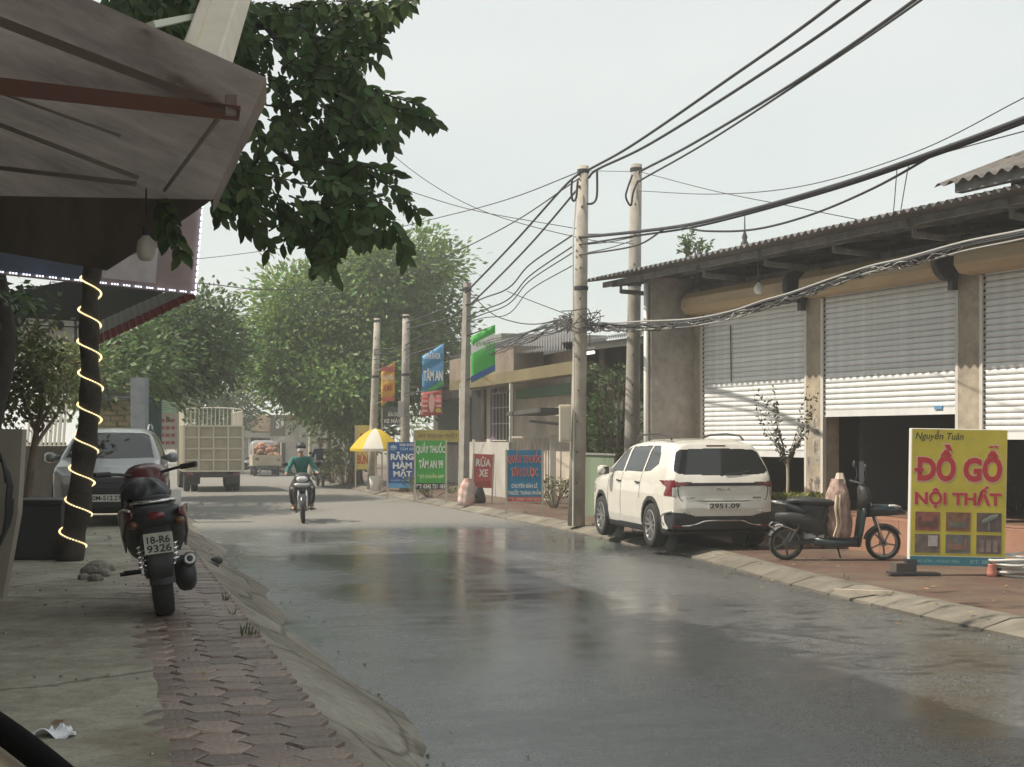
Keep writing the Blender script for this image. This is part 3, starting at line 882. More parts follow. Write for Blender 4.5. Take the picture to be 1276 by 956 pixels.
# ================================================================== car bodies: a smooth intersection of side, plan and front outlines
def sdp(x, y, poly):
    P = np.array(poly, float); Q = np.roll(P, -1, 0)
    d = np.full(x.shape, 1e9); sgn = np.zeros(x.shape, int)
    for (ax, ay), (bx, by) in zip(P, Q):
        ex, ey = bx - ax, by - ay
        wx, wy = x - ax, y - ay
        t = np.clip((wx * ex + wy * ey) / (ex * ex + ey * ey), 0, 1)
        d = np.minimum(d, (wx - ex * t) ** 2 + (wy - ey * t) ** 2)
        c = ((ay > y) != (by > y)) & (x < ex * (y - ay) / (ey if abs(ey) > 1e-12 else 1e-12) + ax)
        sgn += c
    d = np.sqrt(d)
    return np.where(sgn % 2 == 1, -d, d)
def smax(a, b, k):
    h = np.clip(0.5 + 0.5 * (a - b) / k, 0, 1)
    return b * (1 - h) + a * h + k * h * (1 - h)
def inpoly(x, y, poly): return sdp(x, y, poly) < 0
class Shell:
    def __init__(s, side, plan, front, cz=0.75, k=0.09, res=0.022, extra=None):
        s.side, s.plan, s.front, s.cz, s.k, s.extra = side, plan, front, cz, k, extra
        ys = [p[0] for p in side]; zs = [p[1] for p in side]; xs = [p[0] for p in front]
        y0, y1, z0, z1, xm = min(ys) - .05, max(ys) + .05, min(zs) - .05, max(zs) + .05, max(xs) + .05
        s.yc, s.yl = (y0 + y1) / 2, (y1 - y0) / 2 * 0.5
        nx, ny, nz = int(2 * xm / res), int((y1 - y0) / res), int((z1 - z0) / res)
        pts = []; faces = []
        def face(o, a, b, na, nb):
            base = sum(len(p) for p in pts)
            A, B = np.meshgrid(np.linspace(0, 1, na + 1), np.linspace(0, 1, nb + 1), indexing='ij')
            p = np.array(o)[None, None] + A[..., None] * np.array(a) + B[..., None] * np.array(b)
            pts.append(p.reshape(-1, 3))
            i, j = np.meshgrid(np.arange(na), np.arange(nb), indexing='ij')
            q = (base + i * (nb + 1) + j).ravel()
            faces.append(np.stack([q, q + nb + 1, q + nb + 2, q + 1], 1))
        W, Ly, H = 2 * xm, y1 - y0, z1 - z0
        face((-xm, y0, z0), (W, 0, 0), (0, 0, H), nx, nz)            # rear
        face((xm, y1, z0), (-W, 0, 0), (0, 0, H), nx, nz)            # front
        face((-xm, y1, z0), (0, -Ly, 0), (0, 0, H), ny, nz)          # left
        face((xm, y0, z0), (0, Ly, 0), (0, 0, H), ny, nz)            # right
        face((-xm, y0, z1), (W, 0, 0), (0, Ly, 0), nx, ny)           # top
        face((-xm, y1, z0), (W, 0, 0), (0, -Ly, 0), nx, ny)          # bottom
        s.P = np.concatenate(pts); s.Fc = np.concatenate(faces)
        s.X = s.cast(s.P)
        a, b, c, d = (s.X[s.Fc[:, i]] for i in range(4))
        n = np.cross(c - a, d - b)
        s.Nn = n / (np.linalg.norm(n, axis=1)[:, None] + 1e-12)
        s.C = (a + b + c + d) / 4
    def f(s, p):
        x, y, z = np.abs(p[:, 0]), p[:, 1], p[:, 2]
        v = smax(sdp(y, z, s.side), sdp(x, y, s.plan), s.k)
        v = smax(v, sdp(x, z, s.front), s.k * 1.1)
        if s.extra: v = s.extra(v, x, y, z)
        return v
    def cast(s, P):
        c = np.zeros_like(P)
        c[:, 1] = s.yc + np.clip((P[:, 1] - s.yc) * 0.5, -s.yl, s.yl)
        c[:, 2] = s.cz
        d = P - c
        lo, hi = np.zeros(len(P)), np.full(len(P), 1.3)
        for _ in range(26):
            m = (lo + hi) / 2
            ins = s.f(c + d * m[:, None]) < 0
            lo = np.where(ins, m, lo); hi = np.where(ins, hi, m)
        return c + d * ((lo + hi) / 2)[:, None]
    def part(s, mask, name, m, parent, push=0.0, **k):
        if not mask.any(): return None
        fc = s.Fc[mask]
        idx, inv = np.unique(fc, return_inverse=True)
        v = s.X[idx]
        if push:
            nv = np.zeros_like(v); q = inv.reshape(fc.shape)
            for i in range(4): np.add.at(nv, q[:, i], s.Nn[mask])
            nv /= np.linalg.norm(nv, axis=1)[:, None] + 1e-12
            v = v + nv * push
        me = bpy.data.meshes.new(name)
        me.from_pydata(v.tolist(), [], inv.reshape(fc.shape).tolist())
        bm = bmesh.new(); bm.from_mesh(me)
        bmesh.ops.remove_doubles(bm, verts=bm.verts, dist=0.0015)
        bm.to_mesh(me); bm.free()
        return put(name, me, m, parent, smooth=True, **k)
    def on_side(s, y, z, sgn=-1):
        P = np.array([[sgn * 2.0, y, z]])
        lo, hi = 0.0, 1.6
        for _ in range(24):
            m = (lo + hi) / 2
            if s.f(np.array([[sgn * m, y, z]]))[0] < 0: lo = m
            else: hi = m
        return sgn * lo
    def on_end(s, x, z, rear=True):
        a = s.yc; b = -0.3 if rear else s.yc * 2 + 0.5
        for _ in range(26):
            m = (a + b) / 2
            if s.f(np.array([[x, m, z]]))[0] < 0: a = m
            else: b = m
        return a
M_white = mat('white_car_paint', (0.74, 0.72, 0.66), 0.25, coat=0.8, var=0.03, vs=2, blotch=.10, bls=1.6)
M_silver = mat('silver_car_paint', (0.27, 0.28, 0.28), 0.35, 0.35, coat=0.5)
M_cglass = glass_mat('tinted_car_glass', (0.02, 0.022, 0.024))
M_blackpl = mat('black_plastic', (0.035, 0.036, 0.038), 0.55)
M_tyre = mat('tyre_rubber', (0.03, 0.03, 0.03), 0.85, bump=0.3, bs=60)
M_alloy = mat('alloy_rim', (0.45, 0.45, 0.44), 0.32, 0.8)
M_chrome = mat('chrome', (0.75, 0.75, 0.75), 0.15, 1.0)
M_red = mat('red_lamp', (0.16, 0.012, 0.016), 0.2, coat=0.7)
M_lamp = mat('clear_lamp', (0.55, 0.55, 0.56), 0.15, 0.3, coat=0.8)
M_plate = mat('number_plate_white', (0.68, 0.67, 0.62), 0.5)
M_ink = mat('black_ink', (0.02, 0.02, 0.02), 0.7)
def car_wheel(parent, x, y, r, w, out, rim_m=None):
    Mw = Matrix.Translation((x, y, r)) @ Matrix.Rotation(pi / 2 * out, 4, 'Y')
    rr = r * 0.70
    ty = MB().lathe([(rr, -w / 2 + 0.01), (r * 0.93, -w / 2), (r * 0.985, -w / 2 + 0.03), (r, -w / 2 + 0.06), (r, w / 2 - 0.06), (r * 0.985, w / 2 - 0.03), (r * 0.93, w / 2), (rr, w / 2 - 0.012)], Mw, 36).build('wheel', M_tyre, parent, smooth=True)
    rim = MB()
    rim.lathe([(rr + 0.004, w / 2 - 0.012), (rr - 0.018, w / 2 - 0.004), (rr - 0.03, w / 2 - 0.03), (rr - 0.03, -w / 2 + 0.01)], Mw, 36)
    rim.lathe([(0.0, w / 2 - 0.02), (0.055, w / 2 - 0.022), (0.065, w / 2 - 0.05), (0.065, 0)], Mw, 16)
    for k in range(5):
        for da in (-0.17, 0.17):
            a = 2 * pi * k / 5
            p0 = Mw @ V((0.05 * cos(a + da), 0.05 * sin(a + da), w / 2 - 0.035))
            p1 = Mw @ V(((rr - 0.015) * cos(a + da * 1.5), (rr - 0.015) * sin(a + da * 1.5), w / 2 - 0.02))
            rim.beam(p0, p1, 0.028, 0.03, up=Mw.to_3x3() @ V((0, 0, 1)))
    rim.build('rim', rim_m or M_alloy, ty)
    MB().lathe([(0.0, w / 2 - 0.09), (rr - 0.02, w / 2 - 0.09)], Mw, 20).build('brake_disc', M_dark, ty)
def suv(name, label, loc, rz, paint, plate, front_plate=False, H=1.66, hatch=True):
    L_ = 4.45; k = H / 1.66
    side = [(0.14, .26), (0.03, .45), (0, .62), (0.05, .80), (0.06, .98 * k), (0.11, 1.08 * k), (0.36, 1.50 * k), (0.40, 1.565 * k), (0.66, 1.63 * k), (1.3, 1.66 * k), (2.0, 1.65 * k), (2.6, 1.55 * k),
            (3.38, 1.09 * k), (4.0, .98 * k), (4.33, .84 * k), (4.45, .58), (4.42, .30), (4.2, .2), (.4, .2)]
    plan = [(-.1, -0.02), (.60, 0.0), (.76, 0.09), (.84, 0.32), (.895, .9), (.90, 2.2), (.885, 3.6), (.82, 4.1), (.66, 4.36), (.4, 4.45), (-.1, 4.46)]
    front = [(-.1, .15), (.82, .2), (.885, .42), (.90, .62), (.892, .82), (.86, .98 * k), (.835, 1.05 * k), (.675, 1.45 * k), (.585, 1.58 * k), (.42, 1.655 * k), (-.1, 1.70 * k)]
    sh = Shell(side, plan, front, res=0.022 if front_plate else 0.016)
    C, Nn = sh.C, sh.Nn
    x, y, z = np.abs(C[:, 0]), C[:, 1], C[:, 2]
    RW, WY = 0.335, (0.86, 3.52)
    t = thing(name, label, 'car', loc, rz)
    arch = np.zeros(len(C), bool); archb = arch.copy()
    for wy in WY:
        d = np.hypot(y - wy, z - RW)
        arch |= (d < 0.385) & (x > 0.62) & (z < 0.9)
        archb |= (d < 0.445) & (d >= 0.385) & (np.abs(Nn[:, 0]) > 0.4) & (z < 0.9)
    sidef = (np.abs(Nn[:, 0]) > 0.45)
    rear, frontf = (Nn[:, 1] < -0.25), (Nn[:, 1] > 0.15)
    win = np.zeros(len(C), bool)
    wins = [[(2.42, 1.12 * k), (2.42, 1.50 * k), (2.62, 1.46 * k), (3.12, 1.10 * k)], [(1.42, 1.13 * k), (1.42, 1.535 * k), (2.34, 1.515 * k), (2.34, 1.12 * k)],
            [(0.78, 1.26 * k), (0.86, 1.42 * k), (1.06, 1.53 * k), (1.36, 1.535 * k), (1.36, 1.13 * k), (1.05, 1.15 * k)]]
    wmasks = []
    for w in wins:
        m = inpoly(y, z, w) & sidef
        for sg in (-1, 1): wmasks.append(m & (np.sign(C[:, 0]) == sg))
        win |= m
    rw = inpoly(x, z, [(-.1, 1.09 * k), (.66, 1.12 * k), (.735, 1.17 * k), (.645, 1.43 * k), (.575, 1.48 * k), (-.1, 1.505 * k)]) & rear & (y < 0.8)
    ws = inpoly(x, z, [(-.1, 1.10 * k), (.70, 1.12 * k), (.60, 1.50 * k), (.5, 1.545 * k), (-.1, 1.56 * k)]) & frontf & (y < 3.6)
    gl = win | rw | ws
    tl = ((inpoly(x, z, [(.50, .985 * k), (.95, 1.035 * k), (.95, .80), (.76, .80), (.70, .93)]) & rear) | (inpoly(y, z, [(-.1, .80), (-.1, 1.04 * k), (.52, 1.02 * k), (.25, .93), (.14, .80)]) & sidef)) & (y < 0.6) & ~gl
    tl |= (y < .22) & (x > .74) & (z > .81) & (z < 1.03 * k) & ~gl & ~rw
    strip_ = inpoly(x, z, [(-.1, .985 * k), (.62, 1.0 * k), (.62, .955 * k), (-.1, .955 * k)]) & rear & (y < .4) & ~tl & ~gl
    hl = inpoly(x, z, [(.40, .80 * k), (.95, .90 * k), (.95, .72 * k), (.55, .70 * k)]) & (y > 3.95) & ~gl
    grille = inpoly(x, z, [(-.1, .80 * k), (.40, .80 * k), (.52, .68), (.46, .50), (-.1, .48)]) & frontf & (y > 4.0) & ~hl
    clad = ((z < 0.31) | archb) & ~gl
    bump = inpoly(x, z, [(-.1, .27), (-.1, .50), (.42, .50), (.62, .56), (.80, .56), (.86, .48), (.86, .30), (.7, .27)]) & rear & (y < 0.45) & ~gl
    lowf = inpoly(x, z, [(-.1, .27), (-.1, .40), (.6, .40), (.74, .46), (.78, .30)]) & (y > 3.9) & frontf & ~grille
    black = (clad | bump | lowf | strip_) & ~arch & ~tl
    body = ~(gl | tl | hl | grille | black | arch)
    sh.part(body, 'body', paint, t)
    for m in wmasks: sh.part(m & ~arch, 'side_window', M_cglass, t, push=-0.006)
    sh.part(rw, 'rear_window', M_cglass, t, push=-0.006)
    sh.part(ws, 'windshield', M_cglass, t, push=-0.006)
    for sg in (-1, 1):
        sh.part(tl & (np.sign(C[:, 0]) == sg), 'tail_light', M_red, t, push=0.006)
        sh.part(hl & (np.sign(C[:, 0]) == sg), 'headlight', M_lamp, t, push=0.004)
        sh.part(tl & (np.sign(C[:, 0]) == sg) & (z < .93) & (y < .12), 'lamp_lens', M_lamp, t, push=0.009)
    sh.part(grille, 'grille', M_blackpl, t, push=-0.004)
    sh.part(black & ~bump, 'lower_cladding', M_blackpl, t, push=0.008)
    sh.part(bump & ~archb & (z > .31), 'bumper', M_blackpl, t, push=-0.004)
    # wheel wells and wheels
    for wy in WY:
        for sg in (-1, 1):
            lin = MB()
            lin.grid(lambda u, v: V((sg * (0.55 + 0.31 * v), wy + 0.385 * cos(pi * (-0.08 + 1.16 * u)), RW + 0.385 * sin(pi * (-0.08 + 1.16 * u)))), 22, 2)
            lin.lathe([(0.0, 0), (0.385, 0)], Matrix.Translation((sg * 0.55, wy, RW)) @ Matrix.Rotation(pi / 2, 4, 'Y'), 24)
            lin.build('wheel_well', M_dark, t)
            car_wheel(t, sg * 0.775, wy, RW, 0.21, sg)
    MB().box((0, 2.2, 0.27), (1.3, 3.6, 0.12)).build('underbody', M_dark, t)
    # trim
    for sg in (-1, 1):
        r = MB().tube([(sg * 0.57, yy, zz * k) for yy, zz in ((0.72, 1.625), (0.85, 1.685), (1.4, 1.715), (2.1, 1.70), (2.4, 1.66), (2.5, 1.60))], 0.016, 6)
        r.build('roof_rail', M_blackpl if paint is M_white else M_chrome, t, smooth=True)
        mm = MB().loft([((sg * (0.86 + q), 2.98 - 0.5 * abs(q - 0.1), 1.12 * k), a, b, (0, 1, 0), (0, 0, 1)) for q, a, b in ((-0.04, 0.03, 0.03), (0.04, 0.06, 0.05), (0.09, 0.10, 0.085), (0.18, 0.10, 0.085), (0.225, 0.07, 0.06))], 12, 2.6)
        mi = mm.build('mirror', M_blackpl if paint is M_white and False else paint, t, smooth=True)
        MB().box((sg * 1.0, 2.87, 1.12 * k), (0.17, 0.01, 0.12)).build('mirror_glass', M_cglass, mi)
        for yy in (1.52, 2.50):
            xx = sh.on_side(yy, 0.965 * k, sg)
            MB().box((xx + sg * 0.012, yy, 0.965 * k), (0.03, 0.19, 0.026), rx=0.05).build('door_handle', M_chrome if paint is not M_white else M_blackpl, t, bev=0.006)
        seam = MB()
        for yy, z0, z1 in ((2.38, .40, 1.10), (1.40, .72, 1.12), (3.10, .42, 1.05)):
            pts = [(sh.on_side(yy, q, sg) - sg * 0.001, yy, q * 1.0) for q in np.linspace(z0, z1, 7)]
            seam.tube(pts, 0.006, 4)
        seam.build('door_seam', M_dark, t)
    def endpts(lst, rear=True, off=0.006):
        return [V((a, sh.on_end(abs(a), b, rear) + (-off if rear else off), b)) for a, b in lst]
    # tailgate seam, chrome bumper outlines, emblem, wiper
    MB().tube(endpts([(-.70, .93), (-.69, .80), (-.66, .745), (-.3, .725), (0, .722), (.3, .725), (.66, .745), (.69, .80), (.70, .93)], off=0.001), 0.007, 4).build('tailgate_seam', M_dark, t)
    ch = MB()
    lw = [(-.83, .38), (-.84, .50), (-.78, .575), (-.55, .575)]
    ch.tube(crom(endpts(lw), 5), 0.014, 5); ch.tube(crom(endpts([(-a, b) for a, b in lw]), 5), 0.014, 5)
    ch.tube(crom(endpts([(-.83, .38), (-.6, .365), (-.42, .39), (-.28, .435), (0, .44), (.28, .435), (.42, .39), (.6, .365), (.83, .38)]), 5), 0.015, 5)
    ch.build('bumper_trim', M_chrome, t, smooth=True)
    MB().tube(crom(endpts([(.05, 1.115 * k), (.25, 1.13 * k), (.45, 1.16 * k)], off=0.016), 4), 0.011, 5).build('rear_wiper', M_dark, t)
    if not front_plate:
        em = MB()
        yy = sh.on_end(0, .885) - 0.004
        for a, b in (((-.10, -.022), (-.10, .022)), ((-.10, .0), (-.045, .022)), ((-.08, .006), (-.045, -.022)), ((-.012, -.022), (-.012, .022)), ((.03, -.022), (.065, .022)), ((.10, -.022), (.065, .022))):
            em.beam((a[0], yy, .90 + a[1]), (b[0], yy, .90 + b[1]), 0.011, 0.011, up=(0, 1, 0))
        em.box((0, yy + .004, .90), (.21, .004, .008))
        em.build('emblem', M_chrome, t)
        for sg in (-1, 1):
            MB().box((sg * .70, sh.on_end(.70, .36) - .004, .36), (.16, .012, .03)).build('reflector', M_red, t)
            MB().box((sg * .52, sh.on_end(.52, .775) - .004, .775), (.13, .006, .018)).build('badge', M_chrome, t)
        MB().box((0, sh.on_end(0, 1.535) - .003, 1.535), (.30, .012, .02)).build('brake_lamp', M_red, t)
        it = MB()
        for sg in (-1, 1): it.box((sg * .36, 1.0, 1.12), (.48, .14, .40)).box((sg * .36, 1.0, 1.38), (.24, .10, .16))
        it.build('seat_back', M_dark, t, kind='stuff')
        py = sh.on_end(0.0, .655) - 0.012
        pb = MB().box((0, py, .655), (.50, .012, .105)).build('number_plate', M_plate, t, bev=0.004)
        text(plate, -.23, .23, .62, .69, py - 0.008, M_ink, pb)
    else:
        py = sh.on_end(0.0, .47, False) + 0.015
        pb = MB().box((0, py, .455), (.52, .012, .115)).build('number_plate', M_plate, t, bev=0.004)
        o = text(plate, -.24, .24, -.035, .04, 0, M_ink, pb)
        o.rotation_euler = (0, 0, pi); o.location = (0, py + 0.008, .455)
        bars = MB()
        for q in (.54, .62, .70, .78): bars.tube(endpts([(-.46, q), (-.2, q), (0, q), (.2, q), (.46, q)], False, 0.002), 0.008, 4)
        bars.build('grille_bar', M_chrome if H < 1.6 else M_blackpl, t, kind='stuff')
        MB().tube(crom(endpts([(-.44, .80 * k), (-.2, .815 * k), (0, .82 * k), (.2, .815 * k), (.44, .80 * k)], False), 4), 0.014, 5).build('grille_trim', M_chrome, t)
        MB().box((0, sh.on_end(0, .80 * k, False) + 0.0, .80 * k + .02), (.13, .02, .05)).build('emblem', M_chrome, t, bev=0.006)
        for sg in (-1, 1):
            yy = sh.on_end(.66, .40, False)
            MB().lathe([(0, .0), (.05, .01), (.06, -.02)], Matrix.Translation((sg * .62, yy + .01, .40)) @ Matrix.Rotation(-pi / 2, 4, 'X'), 14).build('fog_lamp', M_lamp, t)
    return t, sh
# ================================================================== motorbikes
def moto_wheel(parent, y, r, w, rim_m, spokes=10, z=None):
    Mw = Matrix.Translation((0, y, z or r)) @ Matrix.Rotation(pi / 2, 4, 'Y')
    k = r * 0.80
    prof = [(k, -w * .35), (r * .9, -w / 2), (r * .965, -w * .42), (r, -w * .15), (r, w * .15), (r * .965, w * .42), (r * .9, w / 2), (k, w * .35)]
    t = MB().lathe(prof, Mw, 32).build('wheel', M_tyre, parent, smooth=True)
    rm = MB()
    rm.lathe([(k + .004, -w * .35), (k - .018, -w * .25), (k - .018, w * .25), (k + .004, w * .35)], Mw, 32)
    rm.lathe([(0, -.05), (.045, -.05), (.05, 0), (.045, .05), (0, .05)], Mw, 14)
    for i in range(spokes):
        a = 2 * pi * i / spokes
        rm.beam(Mw @ V((.04 * cos(a), .04 * sin(a), .02 * (-1) ** i)), Mw @ V(((k - .01) * cos(a + .12), (k - .01) * sin(a + .12), 0)), .016 if spokes < 8 else .007, .02 if spokes < 8 else .007)
    rm.build('rim', rim_m, t)
    return t
def motorbike(label, loc, rz, paint, lean=0.05, steer=0.0, plate=None, name='motorbike', group=None, white_front=False, scooter=False):
    t = thing(name, label, 'motorbike', loc, rz, group, ry=lean)
    r, yr, yf = .29, -.60, .64
    moto_wheel(t, yr, r, .135 if scooter else .10, M_alloy, 10); moto_wheel(t, yf, r, .085, M_alloy, 10)
    for x in (-.085, .085): MB().tube([(x, yf, r), (x, .56, .55), (x * .8, .44, .92)], [.022, .024, .018], 8).build('fork', M_chrome, t, smooth=True)
    def fend(yc, rr, a0, a1, w):
        def f(u, v):
            a = a0 + (a1 - a0) * u
            q = (v - .5) * 2
            return V((q * w, yc + (rr - .035 * q * q) * cos(a), r + (rr - .035 * q * q) * sin(a)))
        return MB().grid(f, 16, 6)
    fend(yf, .335, .15, 2.5, .065).build('front_fender', paint, t, smooth=True)
    fend(yr, .36, .9, 3.25, .085).build('rear_fender', M_blackpl, t, smooth=True)
    MB().ylo([(.30, .84, .05, .06), (.36, .90, .13, .10), (.44, .93, .165, .115), (.52, .91, .15, .10), (.575, .88, .09, .06)], 16).build('handlebar_cover', paint if not white_front else M_blackpl, t, smooth=True)
    MB().ylo([(.50, .905, .13, .06), (.56, .90, .12, .065), (.60, .885, .08, .045)], 14).build('headlight', M_lamp, t, smooth=True)
    hb = MB().tube(crom([(-.36, .24, 1.0), (-.22, .33, .985), (0, .40, .95), (.22, .33, .985), (.36, .24, 1.0)], 5), .013, 6).build('handlebar', M_dark, t, smooth=True)
    for sg in (-1, 1):
        MB().tube([(sg * .26, .31, .99), (sg * .37, .235, 1.0)], .021, 8).build('grip', M_blackpl, hb)
        MB().tube([(sg * .30, .32, 1.0), (sg * .36, .45, .975)], .007, 5).build('lever', M_chrome, hb)
        m = None if scooter else MB().tube(crom([(sg * .19, .34, 1.0), (sg * .24, .36, 1.12), (sg * .30, .34, 1.19)], 4), .007, 5).build('mirror', M_blackpl, t)
        if m: MB().lathe([(0, -.012), (.045, -.01), (.055, .0), (.05, .012), (0, .014)], Matrix.Translation((sg * .34, .32, 1.22)) @ Matrix.Rotation(pi / 2, 4, 'X') @ Matrix.Diagonal((1.25, .85, 1, 1)), 14).build('mirror_head', M_blackpl, m, smooth=True)
        MB().ylo([(.48, .80, .03, .02), (.54, .80, .035, .028), (.58, .79, .015, .015)], 8, x=sg * .15).build('turn_signal', mat('amber_lamp', (.13, .05, .02), .3), t, smooth=True)
    # leg shield, body and tail
    MB().loft([((0, .47, .84), .10, .05, (1, 0, 0), (0, .9, .3)), ((0, .50, .72), .19, .06, (1, 0, 0), (0, .9, .2)), ((0, .46, .58), .21, .06, (1, 0, 0), (0, .9, .1)), ((0, .40, .44), .18, .05, (1, 0, 0), (0, .9, 0)), ((0, .34, .33), .13, .04, (1, 0, 0), (0, .9, 0))], 16, 2.6).build('leg_shield', paint, t, smooth=True)
    MB().ylo([(-.15, .50, .10, .09), (.05, .50, .09, .09), (.25, .56, .08, .09), (.42, .70, .07, .08)], 14).build('frame_cover', M_blackpl, t, smooth=True)
    if scooter:
        MB().ylo([(-.98, .72, .06, .03), (-.90, .70, .15, .08), (-.70, .66, .20, .13), (-.40, .60, .215, .16), (-.15, .52, .20, .17), (.0, .46, .15, .14)], 20, 2.8).build('rear_body', M_blackpl, t, smooth=True)
        MB().ylo([(-.90, .30, .045, .06), (-.6, .27, .075, .12), (-.3, .26, .075, .12), (-.1, .28, .05, .08)], 14, 2.8, x=.17).build('engine_case', M_dark, t, smooth=True)
        for sg in (-1, 1):
            MB().loft([((sg * .155, -.97, .735), .010, .022, (1, 0, 0), (0, 0, 1)), ((sg * .20, -.75, .715), .014, .05, (1, 0, 0), (0, 0, 1)), ((sg * .222, -.42, .64), .014, .085, (1, 0, 0), (0, 0, 1)), ((sg * .21, -.18, .52), .012, .09, (1, 0, 0), (0, 0, 1))], 10, 3).build('red_panel', paint, t, smooth=True)
            MB().tube(crom([(sg * .165, -.95, .765), (sg * .215, -.72, .765), (sg * .235, -.42, .70), (sg * .222, -.2, .58)], 4), .009, 5).build('white_stripe', M_plate, t)
    else: MB().ylo([(-.92, .76, .03, .02), (-.84, .745, .09, .05), (-.65, .70, .125, .09), (-.40, .645, .135, .12), (-.15, .60, .12, .13), (.0, .56, .08, .10)], 18, 2.8).build('side_fairing', paint, t, smooth=True)
    MB().ylo([(-.80, .80, .05, .015), (-.74, .81, .11, .035), (-.5, .80, .13, .05), (-.25, .765, .14, .05), (-.02, .765, .10, .045), (.06, .745, .05, .02)], 16, 2.6).build('seat', mat('black_vinyl', (.03, .03, .032), .5), t, smooth=True)
    MB().tube(crom([(-.13, -.55, .78), (-.145, -.75, .80), (-.10, -.90, .81), (0, -.93, .81), (.10, -.90, .81), (.145, -.75, .80), (.13, -.55, .78)], 5), .013, 7).build('grab_rail', M_chrome, t, smooth=True)
    MB().ylo([(-1.0 if scooter else -.97, .72, .05, .02), (-.93, .715, .085, .04), (-.86, .71, .09, .045)], 12).build('tail_light', M_red, t, smooth=True)
    MB().loft([((0, -.90, .66), .09, .015, (1, 0, 0), (0, 1, 0)), ((0, -.96, .52), .095, .012, (1, 0, 0), (0, 1, 0)), ((0, -.985, .40), .085, .01, (1, 0, 0), (0, 1, 0)), ((0, -.975, .30), .07, .01, (1, 0, 0), (0, 1, 0))], 10, 4).build('mud_guard', M_blackpl, t, smooth=True)
    for sg in (-1, 1): MB().ylo([(-.96, .665, .02, .015), (-.92, .665, .04, .028), (-.86, .665, .03, .02)], 8, x=sg * .15).build('turn_signal', MATS['amber_lamp'], t, smooth=True)
    if plate:
        pb = MB().box((0, -1.00, .535), (.19, .008, .14), rx=-.22).build('number_plate', mat('dusty_plate', (.46, .45, .38), .7, blotch=.3, bls=8), t)
        a = text(plate[0], -.075, .075, .0, .05, 0, M_ink, pb); b = text(plate[1], -.08, .08, -.06, -.008, 0, M_ink, pb)
        for o in (a, b): o.location = (0, -1.006, .535); o.rotation_euler = (-.22, 0, 0)
    MB().ylo([(-.16, .30, .10, .07), (.0, .32, .13, .11), (.16, .33, .11, .10), (.30, .36, .08, .07)], 14, 3).build('engine', M_dark, t, smooth=True)
    MB().tube(crom([(.10, .22, .26), (.14, .05, .20), (.16, -.25, .25), (.175, -.45, .29), (.185, -.70, .345), (.19, -.93, .40)], 4), [.018] * 10 + [.042] * 9 + [.046] * 2, 12).build('exhaust', M_dark, t, smooth=True)
    ex = MB().lathe([(.025, -.01), (.05, 0.0), (.054, -.03)], Matrix.Translation((.19, -.94, .402)) @ Matrix.Rotation(pi / 2 - .2, 4, 'X') @ Matrix.Scale(.8, 4), 14).build('exhaust_tip', M_alloy, t, smooth=True)
    for sg in (-1, 1):
        MB().beam((sg * .085, yr, r), (sg * .07, -.05, .36), .025, .045).build('swingarm', M_dark, t)
        sp = [(sg * .115 + .026 * cos(a), -.60 + .14 * q + .026 * sin(a) * .3, .33 + .30 * q) for q, a in ((i / 72, i / 72 * 2 * pi * 9) for i in range(73))]
        MB().tube(sp, .006, 4).tube([(sg * .115, -.60, .30), (sg * .115, -.46, .65)], .014, 6).build('shock_absorber', M_chrome, t)
        MB().tube([(sg * .12, .05, .26), (sg * .27, .05, .26)], .016, 6).build('foot_peg', M_blackpl, t)
        MB().tube([(sg * .10, -.33, .30), (sg * .24, -.36, .31)], .014, 6).build('foot_peg', M_blackpl, t)
    return t
# ================================================================== people
M_skin = mat('skin', (.40, .24, .17), .6)
def skinned(name, nodes, edges, m, parent, root=0, sub=2):
    me = bpy.data.meshes.new(name)
    bm = bmesh.new()
    ly = bm.verts.layers.skin.verify()
    vs = []
    for i, (p, r) in enumerate(nodes):
        v = bm.verts.new(p)
        rr = r if isinstance(r, tuple) else (r, r)
        v[ly].radius = rr
        v[ly].use_root = (i == root)
        vs.append(v)
    for a, b in edges: bm.edges.new((vs[a], vs[b]))
    bm.to_mesh(me); bm.free()
    o = put(name, me, m, parent)
    k = o.modifiers.new('skin', 'SKIN'); k.use_smooth_shade = True
    q = o.modifiers.new('sub', 'SUBSURF'); q.levels = sub; q.render_levels = sub
    return o
def mirror_nodes(c, side):
    """c: centre chain nodes; side: list of chains on +x, each (attach index, [(p, r)...])"""
    nodes, edges = list(c), [(i, i + 1) for i in range(len(c) - 1)]
    for at_, ch in side:
        for sg in (1, -1):
            prev = at_
            for p, r in ch:
                nodes.append(((p[0] * sg, p[1], p[2]), r))
                edges.append((prev, len(nodes) - 1)); prev = len(nodes) - 1
    return nodes, edges
